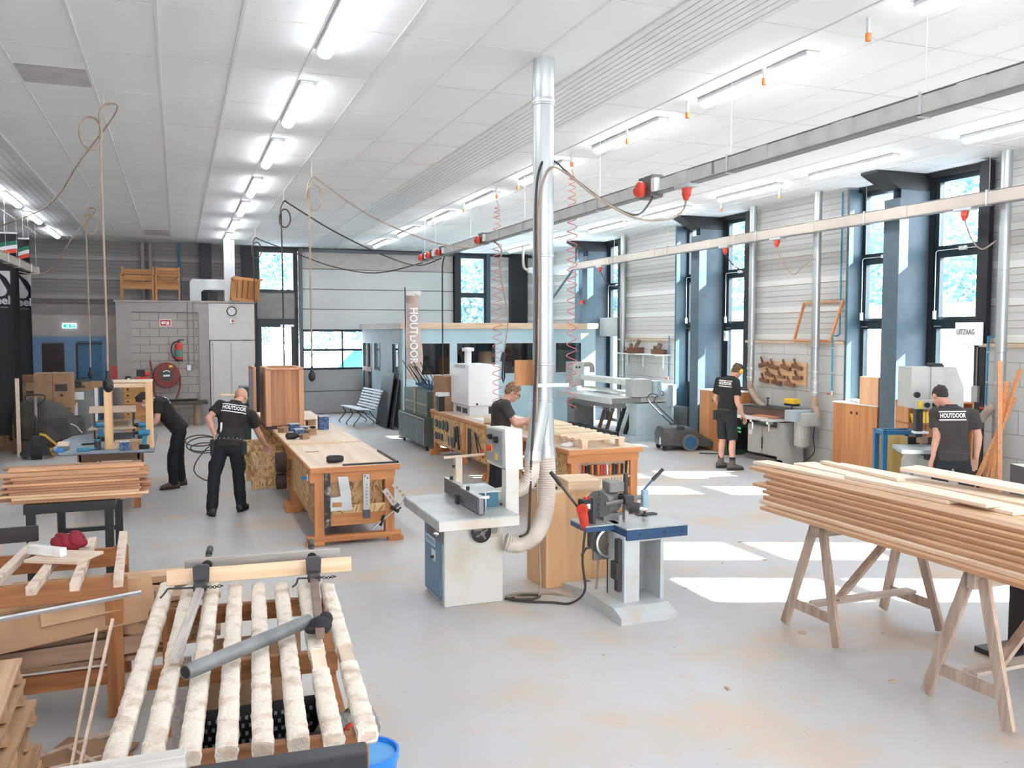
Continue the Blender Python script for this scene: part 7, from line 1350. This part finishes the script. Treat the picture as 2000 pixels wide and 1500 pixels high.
# wood chips and offcuts lying on the floor
q = random.Random(21); chm = mat('wood chip', (.55, .36, .22), .8)
proto = None
for i in range(40):
    x, y = q.uniform(-.2, 5.6), q.uniform(4.2, 9.0)
    if 1.1 < x < 2.7 or (2.8 < x < 3.9 and y > 5.7): continue
    s = q.uniform(.6, 1.6)
    if proto is None: proto = o = tag(G().bx((0, 0, .004), (.035, .012, .006)).o('wood_chip', chm), 'small curled wood chip lying on the grey floor', 'wood chip', 'wood chips on the floor')
    else: o = dup(proto)
    o.location = (x, y, 0); o.rotation_euler = (0, 0, q.random()*6.3); o.scale = (s, s, s)
g = G(); g.tube(spl([(-.18, 0, .006), (-.08, .05, .006), (.0, .01, .006), (.1, .06, .006), (.2, .02, .006), (.12, -.03, .006), (0, -.02, .006), (-.1, -.01, .006)]), .005, 5); one(g, 'packing_strap', white, 'white plastic packing strap lying on the floor beside the black stand', 'strap', (-.38, 8.0, 0), .5, smooth=60)
tag(G().bx((0, 0, .012), (.06, .05, .024), None, .008).o('grey_clip', mat('grey clip plastic', (.35, .36, .38), .5)), 'small grey part lying on the floor before the man with ear muffs', 'part').location = (7.4, 10.4, 0)
tag(G().bx((0, 0, .006), (.22, .015, .01)).o('thin_stick', rawX), 'thin stick lying on the bright floor by the scrubber', 'stick').location = (8.2, 11.6, 0)
# ---------------------------------------------------------------- people
from mathutils.bvhtree import BVHTree
skin = mat('skin', (.56, .29, .21), .5, 0, .06, 8); lip = mat('lips', (.45, .18, .15), .5)
def remesh(ob, vox, smooth=3, noise=0):
    m = ob.modifiers.new('r', 'REMESH'); m.mode = 'VOXEL'; m.voxel_size = vox; m.use_smooth_shade = True
    s = ob.modifiers.new('s', 'SMOOTH'); s.iterations = smooth; s.factor = .5
    if noise:
        tx = bpy.data.textures.new('folds', 'CLOUDS'); tx.noise_scale = .11; d = ob.modifiers.new('d', 'DISPLACE'); d.texture = tx; d.strength = noise; d.mid_level = .5; d.texture_coords = 'GLOBAL'
    dg = bpy.context.evaluated_depsgraph_get(); me = bpy.data.meshes.new_from_object(ob.evaluated_get(dg)); ob.modifiers.clear(); old = ob.data; ob.data = me
    me.polygons.foreach_set('use_smooth', [True]*len(me.polygons)); bpy.data.meshes.remove(old); return ob
def caps(g, p, q, a, b, n=14):
    p, q = V(p), V(q); g.cyl(p, q, a, b, n); g.ell(p, a, None, n); g.ell(q, b, None, n)
def ring(c, r, f, a, b, n=20, sq=1): return [V(c)+r*(a*math.copysign(abs(cos(t))**sq, cos(t)))+f*(b*math.copysign(abs(sin(t))**sq, sin(t))) for t in [2*pi*i/n for i in range(n)]]
def frame(fw, up):
    f = V(fw).normalized(); u = V(up).normalized(); r = f.cross(u).normalized(); u = r.cross(f); return r, f, u
def person(name, label, J, face, hface, up=(0, 0, 1), shirt_m=None, pants_m=None, shoe_m=None, hair_m=None, shorts=False, toes=None, curl=.6, back_text=True, ears=True, extra=None, base=None, hup=None, sleeve=.62):
    """J: joints in world coordinates; face: direction the chest faces; hface: direction the head faces"""
    J = {k: V(v) for k, v in J.items()}; b0 = V(base); t = thing(name, label, 'person', b0)
    mv = lambda o: (setattr(o, 'location', -b0), o)[1]
    sL, sR = J['shL'], J['shR']; hip = J['hip']; neck = J['neck']
    ax = (neck-hip).normalized(); rr = (sR-sL); rr = (rr-ax*rr.dot(ax)).normalized(); ff = V(face); ff = (ff-ax*ff.dot(ax)-rr*ff.dot(rr)).normalized()
    hr = V((rr.x, rr.y, rr.z*.3)).normalized()
    def torso(g, d, top=True, lo=-.02):
        L_ = (neck-hip).length; mid = (sL+sR)/2
        c = lambda u: hip+(neck-hip)*u
        rs = [ring(c(lo)-ff*.01, hr, ff, .155+d, .105+d), ring(c(.12), hr, ff, .165+d, .115+d), ring(c(.35)+ff*.01, rr, ff, .150+d, .110+d), ring(c(.58)+ff*.0, rr, ff, .165+d, .122+d), ring(c(.78)-ff*.01, rr, ff, .175+d, .115+d), ring(c(.92)-ff*.012, rr, ff, .13+d, .085+d), ring(c(1.0), rr, ff, .075+d, .065+d)]
        g.loft(rs)
        for s in (sL, sR): caps(g, s, mid, .062+d*.8, .07+d*.8)
        for s in (-1, 1): caps(g, c(.80)-ff*.06+rr*s*.09, c(.55)-ff*.05+rr*s*.08, .07+d, .06+d)
    # --- skin body, one continuous surface
    g = G(); torso(g, -.015)
    r_, f_, u_ = frame(hface, hup or up); hc = J['head']
    caps(g, neck-ax*.03, hc-u_*.05-f_*.02, .056, .054)
    g.ell(hc+u_*.035-f_*.012, (.001, .001, .001))
    def el(c, rx, rf, ru, gg=g):
        m = M((( r_.x, f_.x, u_.x), (r_.y, f_.y, u_.y), (r_.z, f_.z, u_.z))); bmesh.ops.create_uvsphere(gg.b, u_segments=18, v_segments=12, radius=1, matrix=M.Translation(c) @ m.to_4x4() @ M.Diagonal((rx, rf, ru, 1)))
    P3 = lambda x, y, z: hc+r_*x+f_*y+u_*z
    el(P3(0, -.012, .03), .074, .094, .082); el(P3(0, .035, -.035), .056, .055, .075); el(P3(0, .055, -.085), .032, .030, .028)
    el(P3(0, .09, -.022), .013, .020, .018); caps(g, P3(0, .082, .015), P3(0, .102, -.022), .009, .012, 8)
    el(P3(0, .078, .032), .05, .014, .010)
    for s in (-1, 1):
        el(P3(s*.076, -.005, -.01), .010, .020, .032); el(P3(s*.042, .055, -.03), .022, .025, .022); el(P3(s*.033, .081, .006), .013, .008, .007)
    el(P3(0, .082, -.058), .024, .010, .007); el(P3(0, .080, -.068), .020, .010, .006)
    for S in 'LR':
        sh, elb, wr, ha = J['sh'+S], J['el'+S], J['wr'+S], J['ha'+S]
        caps(g, sh, elb, .050, .040); caps(g, elb, elb.lerp(wr, .35), .042, .042); caps(g, elb.lerp(wr, .35), wr, .042, .027)
        d = (ha-wr).normalized(); side = d.cross(ff if abs(d.dot(ff)) < .8 else V((0, 0, 1))).normalized()
        pn_ = side.cross(d)
        if pn_.dot(ff) > 0: pn_ = -pn_
        cu = curl if not isinstance(curl, dict) else curl[S]
        kn = wr+d*.085
        for i in range(-2, 3): caps(g, wr+side*i*.006, kn+side*i*.015, .017, .012, 8)
        for i, l in zip((-1.5, -.5, .5, 1.5), (.8, 1, .96, .74)):
            a = kn+side*i*.0205; d1 = (d*cos(cu*.6)-pn_*-sin(cu*.6)).normalized(); d2 = (d*cos(cu*1.5)+pn_*sin(cu*1.5)).normalized(); b_ = a+d1*.042*l; c_ = b_+d2*.03*l; e_ = c_+(d*cos(cu*2.2)+pn_*sin(cu*2.2))*.022*l
            caps(g, a, b_, .0105, .0095, 8); caps(g, b_, c_, .0095, .0088, 8); caps(g, c_, e_, .0085, .0075, 8)
        sg = 1 if S == 'R' else -1; th = side*(1 if side.dot(rr)*sg < 0 else -1)
        a = wr+d*.025+th*.022; b_ = a+(d*.6+th*.6+pn_*.3).normalized()*.045; c_ = b_+(d*.9+th*.1+pn_*.3).normalized()*.032; caps(g, a, b_, .015, .012, 8); caps(g, b_, c_, .0115, .009, 8)
        hp = hip+hr*(.085 if S == 'R' else -.085)-V((0, 0, .04)); k, an = J['k'+S], J['a'+S]
        caps(g, hp, k, .075, .052); caps(g, k, k.lerp(an, .35)-ff*.012, .052, .055); caps(g, k.lerp(an, .35)-ff*.012, an, .055, .036)
        tz = V(toes[S] if toes else face); tz.z = 0; tz.normalize(); caps(g, V((an.x, an.y, .05)), V((an.x, an.y, .04))+tz*.13, .035, .03); caps(g, an, V((an.x, an.y, .06)), .036, .04)
    body = mv(g.o('body', skin, t)); remesh(body, .0065, 2)
    # --- clothing
    g = G(); torso(g, .014, lo=-.10 if not shorts else -.08)
    for S in 'LR':
        sh, elb = J['sh'+S], J['el'+S]; e = sh.lerp(elb, sleeve); caps(g, sh, sh.lerp(elb, .3), .074, .070); g.cyl(sh.lerp(elb, .2), e, .070, .074, 16)
    so_ = mv(g.o('shirt', shirt_m, t)); remesh(so_, .011, 3, .016)
    for q_ in (G().loft([ring(neck+ax*.0+ff*.005+ax*(.01*0), rr, ff, .075, .068), ring(neck+ax*.018+ff*.006, rr, ff, .069, .063), ring(neck+ax*.018+ff*.006, rr, ff, .061, .055), ring(neck+ax*.0+ff*.005, rr, ff, .06, .055)], False),): mv(q_.o('collar', shirt_m, t, 50))
    g = G(); c = lambda u: hip+(neck-hip)*u
    g.loft([ring(c(.14), hr, ff, .166, .118), ring(c(0), hr, ff, .178, .128), ring(hip-V((0, 0, .10)), hr, ff, .172, .118), ring(hip-V((0, 0, .14)), hr, ff, .12, .09)])
    for S in 'LR':
        hp = hip+hr*(.088 if S == 'R' else -.088)-V((0, 0, .05)); k, an = J['k'+S], J['a'+S]
        if shorts: caps(g, hp, hp.lerp(k, .55), .098, .088); g.cyl(hp.lerp(k, .4), hp.lerp(k, 1.02), .088, .083, 18)
        else: caps(g, hp, k, .098, .074); caps(g, k, k.lerp(an, .5), .074, .072); caps(g, k.lerp(an, .5), V((an.x, an.y, max(an.z-.01, .10))), .072, .068)
        caps(g, hp.lerp(k, .55)+hr*(.05 if S == 'R' else -.05), hp.lerp(k, .75)+hr*(.045 if S == 'R' else -.045), .055, .05)
    po = mv(g.o('shorts' if shorts else 'trousers', pants_m, t)); remesh(po, .011, 3, .02)
    g = G(); g.loft([ring(c(.13), hr, ff, .172, .126), ring(c(.05), hr, ff, .182, .134), ring(c(.05), hr, ff, .15, .10), ring(c(.13), hr, ff, .15, .10)], False, True); mv(g.o('belt', mat('tool belt leather', (.03, .025, .022), .6), t, 50))
    for S in 'LR':
        an = J['a'+S]; tz = V(toes[S] if toes else face); tz.z = 0; tz.normalize(); sd_ = V((-tz.y, tz.x, 0)); o_ = V((an.x, an.y, 0))
        g = G(); rs = []
        for y, w_, h in ((-.085, .030, .05), (-.07, .042, .085), (-.02, .046, .10), (.05, .046, .085), (.11, .050, .065), (.16, .044, .052), (.19, .02, .03)): rs.append([o_+tz*y+sd_*(w_*cos(a_))+V((0, 0, .018+h*.5+h*.5*sin(a_))) for a_ in [2*pi*i/16 for i in range(16)]])
        g.loft(rs); caps(g, o_+V((0, 0, .08)), V((an.x, an.y, .155)), .052, .050)
        sh_ = mv(g.o('shoe', shoe_m, t)); remesh(sh_, .009, 2)
        g = G(); g.loft([[o_+tz*(y+.055)*1+sd_*x+V((0, 0, z)) for x, y in [(.052*cos(a_)*(1 if sin(a_) > 0 else .9), .145*sin(a_)) for a_ in [2*pi*i/20 for i in range(20)]]] for z in (0, .024)]); s2 = g.o('sole', rubber, sh_, 40)
    if hair_m:
        g = G(); el(P3(0, -.016, .043), .081, .099, .082, g); el(P3(0, -.055, -.005), .066, .056, .068, g)
        for i in range(26):
            a_ = i*2.4; z_ = .02+.09*((i*7) % 26)/26; el(P3(.066*cos(a_)*sqrt(max(0, 1-(z_/.13)**2)), -.018+.085*sin(a_)*sqrt(max(0, 1-(z_/.13)**2)), z_), .022, .022, .02, g)
        hg = mv(g.o('hair', hair_m, t)); remesh(hg, .007, 1)
        bm = bmesh.new(); bm.from_mesh(hg.data); cut = [v for v in bm.verts if (v.co-hc).dot(f_) > .045+.05*max(0, ((v.co-hc).dot(u_)-.03)/.06) or ((v.co-hc).dot(u_) < .012 and (v.co-hc).dot(f_) > .0)]; bmesh.ops.delete(bm, geom=cut, context='VERTS'); bm.to_mesh(hg.data); bm.free()
    g = G()
    for s in (-1, 1): el(P3(s*.033, .0865, .006), .010, .005, .0035, g)
    mv(g.o('eyes', mat('dark eye', (.03, .02, .02), .3), t, 60))
    # --- lettering across the back
    if back_text:
        tr = BVHTree.FromObject(so_, bpy.context.evaluated_depsgraph_get()); tr_off = b0
        u0 = c(.80); w_ = .30 if back_text is True else back_text
        lt = text('HOUTDOOR', 'lettering', white, None, .068, (0, 0, 0), (0, 0, 0), .0, .0022); xs_ = [v.co.x for v in lt.data.vertices]; sc_x = (w_*.94)/(max(xs_)-min(xs_))
        bm = bmesh.new(); bm.from_mesh(lt.data)
        for v in bm.verts: v.co.x *= sc_x
        for z0, z1 in ((.040, .052), (-.052, -.040)):
            n_ = 24; A = [bm.verts.new((-w_/2+w_*i/n_, z0, 0)) for i in range(n_+1)]; B = [bm.verts.new((-w_/2+w_*i/n_, z1, 0)) for i in range(n_+1)]
            for i in range(n_): bm.faces.new((A[i], A[i+1], B[i+1], B[i]))
        bmesh.ops.triangulate(bm, faces=bm.faces); bmesh.ops.subdivide_edges(bm, edges=[e for e in bm.edges if e.calc_length() > .02], cuts=1, use_grid_fill=True); bmesh.ops.triangulate(bm, faces=bm.faces)
        for v in bm.verts:
            p = u0+rr*v.co.x+ax*v.co.y-ff*.4
            hit = tr.ray_cast(p, ff)   # shirt mesh data is in world coordinates
            v.co = (hit[0]-ff*.004) if hit[0] is not None else u0+rr*v.co.x+ax*v.co.y-ff*.14
        bm.to_mesh(lt.data); bm.free(); lt.parent = so_; lt.location = (0, 0, 0)
    return t, dict(P3=P3, el=el, mv=mv, rr=rr, ff=ff, hr=hr, hip=hip, c=c, J=J, ax=ax, r=r_, f=f_, u=u_)
dkshirt = mat('black brown work shirt', (.017, .015, .0135), .85, 0, .12, 6); gshirt = mat('faded dark shirt', (.036, .030, .029), .85, 0, .12, 6); bkp = mat('black polo', (.006, .008, .010), .8, 0, .1)
trs = mat('black work trousers', (.006, .009, .012), .8, 0, .15); boot = mat('black boot', (.02, .019, .018), .55); brboot = mat('brown boot', (.13, .075, .05), .65); grboot = mat('grey brown work boot', (.10, .085, .075), .6)
brown = mat('brown hair', (.10, .055, .03), .7, 0, .3, 40); dkhair = mat('dark hair', (.022, .016, .013), .7, 0, .3, 40); fair = mat('light brown hair', (.20, .11, .065), .7, 0, .3, 40)
def holder(H, S, sz, name, m=None):
    g = G(); p = H['hip']+H['hr']*(.185*S)+H['ff']*-.01-V((0, 0, .05)); g.bx(p, sz, (0, 0, atan2(H['hr'].y, H['hr'].x)), .015); return H['mv'](g.o(name, m or mat('tool pouch', (.016, .017, .02), .7), H['t']))
# man leaning over the tool table
T, H = person('person', 'person in dark shirt and trousers bending over the tool table inside the carcass frame', dict(head=(-.47, 13.42, 1.27), neck=(-.33, 13.49, 1.29), shL=(-.27, 13.34, 1.235), shR=(-.29, 13.70, 1.225), elL=(-.30, 13.26, 1.01), wrL=(-.40, 13.26, .92), haL=(-.50, 13.20, .90), elR=(-.36, 13.74, 1.02), wrR=(-.46, 13.62, .92), haR=(-.54, 13.5, .90), hip=(-.01, 13.52, .86), kL=(-.11, 13.38, .46), kR=(-.02, 13.63, .45), aL=(-.10, 13.35, .10), aR=(.0, 13.62, .10)), (-1, -.05, -1.2), (-1, -.1, -1.1), hup=(-.9, 0, 1), shirt_m=dkshirt, pants_m=trs, shoe_m=brboot, hair_m=dkhair, toes=dict(L=(-1, -.35, 0), R=(-1, -.2, 0)), base=(-.05, 13.5, 0), back_text=.26)
# bald man at the cupboard doors
T, H = person('person', 'bald person seen from behind reaching down to the open OSB doors', dict(head=(.735, 11.53, 1.43), neck=(.665, 11.43, 1.37), shL=(.475, 11.43, 1.335), shR=(.845, 11.36, 1.20), elL=(.335, 11.33, 1.19), wrL=(.40, 11.27, 1.0), haL=(.43, 11.28, .92), elR=(.925, 11.47, .99), wrR=(1.03, 11.66, .79), haR=(1.07, 11.72, .70), hip=(.56, 11.28, .87), kL=(.385, 11.27, .47), kR=(.675, 11.34, .46), aL=(.35, 11.20, .10), aR=(.70, 11.36, .10)), (.35, 1, -.35), (.45, 1, -.75), hup=(.3, .6, 1), shirt_m=dkshirt, pants_m=trs, shoe_m=boot, hair_m=None, toes=dict(L=(-.15, 1, 0), R=(.5, 1, 0)), base=(.53, 11.28, 0), back_text=.30)
H['t'] = T
holder(H, 1, (.06, .10, .17), 'tool_pouch'); holder(H, -1, (.06, .10, .2), 'tool_pouch')
g = G()
for i in range(9): a = R(200+i*17); p = H['c'](.09)+H['hr']*.184*cos(a)+H['ff']*.136*sin(a); g.ell(p, .007)
H['mv'](g.o('belt_stud', chrome, T, 60))
t = thing('power_tool', 'grey power tool with coiled black cable at the left hip of the bald person', 'tool', (.42, 11.27, .78)); G().cyl((0, 0, 0), (.02, .0, .22), .035, .03, 14).o('tool_body', mat('grey tool', (.20, .24, .28), .4), t, 40); G().cyl((.05, -.02, .2), (.06, -.02, .36), .012, n=10).o('white_sleeve', white, t, 40)
g = G(); pts = [(0, 0, .1)]
for i in range(60):
    a = i*.33; r = .16+.03*sin(i*.23); pts.append((-.16+r*cos(a)*1.1, .02*sin(i*.4), .10+r*.45*sin(a)+.05*sin(i*.11)))
pts += [(-.2, 0, -.05), (-.27, 0, -.22), (-.16, .02, -.34), (.0, .05, -.38)]
g.tube(spl(pts, 3), .008, 6).o('cable_coil', cable, t, 60)
# man with glasses at the right bench
T, H = person('person', 'person with glasses and dark tee shirt working at the right bench behind the control column', dict(head=(3.905, 10.15, 1.50), neck=(3.80, 10.18, 1.395), shL=(3.86, 10.36, 1.345), shR=(3.74, 10.00, 1.345), elL=(3.98, 10.42, 1.12), wrL=(4.20, 10.36, 1.08), haL=(4.28, 10.34, 1.07), elR=(3.86, 9.96, 1.13), wrR=(4.05, 10.05, 1.16), haR=(4.13, 10.08, 1.17), hip=(3.72, 10.2, .92), kL=(3.72, 10.30, .48), kR=(3.68, 10.10, .48), aL=(3.70, 10.32, .10), aR=(3.64, 10.10, .10)), (1, -.25, -.2), (1, -.35, -.65), hup=(.6, -.2, 1), shirt_m=gshirt, pants_m=trs, shoe_m=boot, hair_m=fair, base=(3.69, 10.2, 0), back_text=False)
g = G()
for s in (-1, 1):
    P3 = H['P3']; g.tube([P3(s*.012, .100, .012), P3(s*.058, .094, .012), P3(s*.058, .094, -.012), P3(s*.012, .100, -.012)], .004, 6, True); g.tube([P3(s*.06, .09, .008), P3(s*.08, .04, .006), P3(s*.08, -.01, .0)], .004, 6)
H['mv'](g.o('glasses', black, T)); g = G(); p = H['c'](.72)+H['ff']*.138+H['rr']*.06; g.bx(p, (.004, .03, .07), (0, 0, atan2(H['rr'].y, H['rr'].x)-pi/2)); H['mv'](g.o('chest_print', white, T))
# man with ear muffs at the edge sander
T, H = person('person', 'person in black polo and shorts with yellow ear muffs at the edge sander', dict(head=(8.60, 12.06, 1.615), neck=(8.475, 12.05, 1.515), shL=(8.35, 12.19, 1.445), shR=(8.46, 11.89, 1.435), elL=(8.33, 12.27, 1.15), wrL=(8.52, 12.35, .95), haL=(8.60, 12.38, .90), elR=(8.42, 11.80, 1.14), wrR=(8.60, 11.88, .885), haR=(8.66, 11.91, .82), hip=(8.40, 12.05, .93), kL=(8.39, 12.14, .50), kR=(8.43, 11.92, .50), aL=(8.385, 12.17, .11), aR=(8.42, 11.90, .11)), (.93, .36, 0), (.95, .25, -.62), hup=(.5, .1, 1), shirt_m=bkp, pants_m=trs, shoe_m=grboot, hair_m=brown, shorts=True, toes=dict(L=(.9, -.15, 0), R=(1, -.30, 0)), base=(8.4, 12.04, 0), back_text=.26, sleeve=.72)
P3 = H['P3']; yem = mat('ear muff yellow', (.85, .50, .03), .4)
g = G()
for s in (-1, 1): H['el'](P3(s*.092, -.002, -.005), .024, .036, .044, g)
H['mv'](g.o('ear_muff', yem, T, 60)); H['mv'](G().tube(spl([P3(-.09, -.002, .03), P3(-.085, -.0, .08), P3(0, .0, .135), P3(.085, 0, .08), P3(.09, -.002, .03)]), .007, 6).o('head_band', black, T, 60))
H['t'] = T; holder(H, -1, (.07, .13, .16), 'tool_pouch'); g = G()
for S, an in (('L', (8.385, 12.17)), ('R', (8.42, 11.90))): g.cyl((an[0], an[1], .15), (an[0], an[1], .215), .046, .048, 16)
H['mv'](g.o('sock', mat('black sock', (.02, .02, .022), .9), T, 40)); g = G(); g.bx((8.47, 11.80, .70), (.06, .006, .03), (0, R(20), R(-20))); g.bx((8.48, 11.80, .64), (.05, .006, .03), (0, R(20), R(-20))); H['mv'](g.o('green_tag', mat('bright green', (.04, .35, .12), .5), T))
# man at the bandsaw
T, H = person('person', 'person in faded dark tee shirt seen from behind walking to the bandsaw', dict(head=(8.02, 7.42, 1.525), neck=(8.03, 7.28, 1.43), shL=(7.91, 7.37, 1.345), shR=(8.19, 7.13, 1.34), elL=(7.86, 7.30, 1.10), wrL=(7.86, 7.34, .86), haL=(7.87, 7.36, .78), elR=(8.24, 7.09, 1.10), wrR=(8.25, 7.12, .86), haR=(8.26, 7.15, .78), hip=(8.01, 7.22, .88), kL=(7.88, 7.26, .50), kR=(8.14, 7.12, .50), aL=(7.82, 7.22, .10), aR=(8.18, 7.02, .10)), (.62, .72, -.1), (.25, .85, -.85), hup=(.4, .6, 1), shirt_m=gshirt, pants_m=trs, shoe_m=boot, hair_m=dkhair, base=(8.0, 7.15, 0), back_text=.27, curl=.7, sleeve=.66)
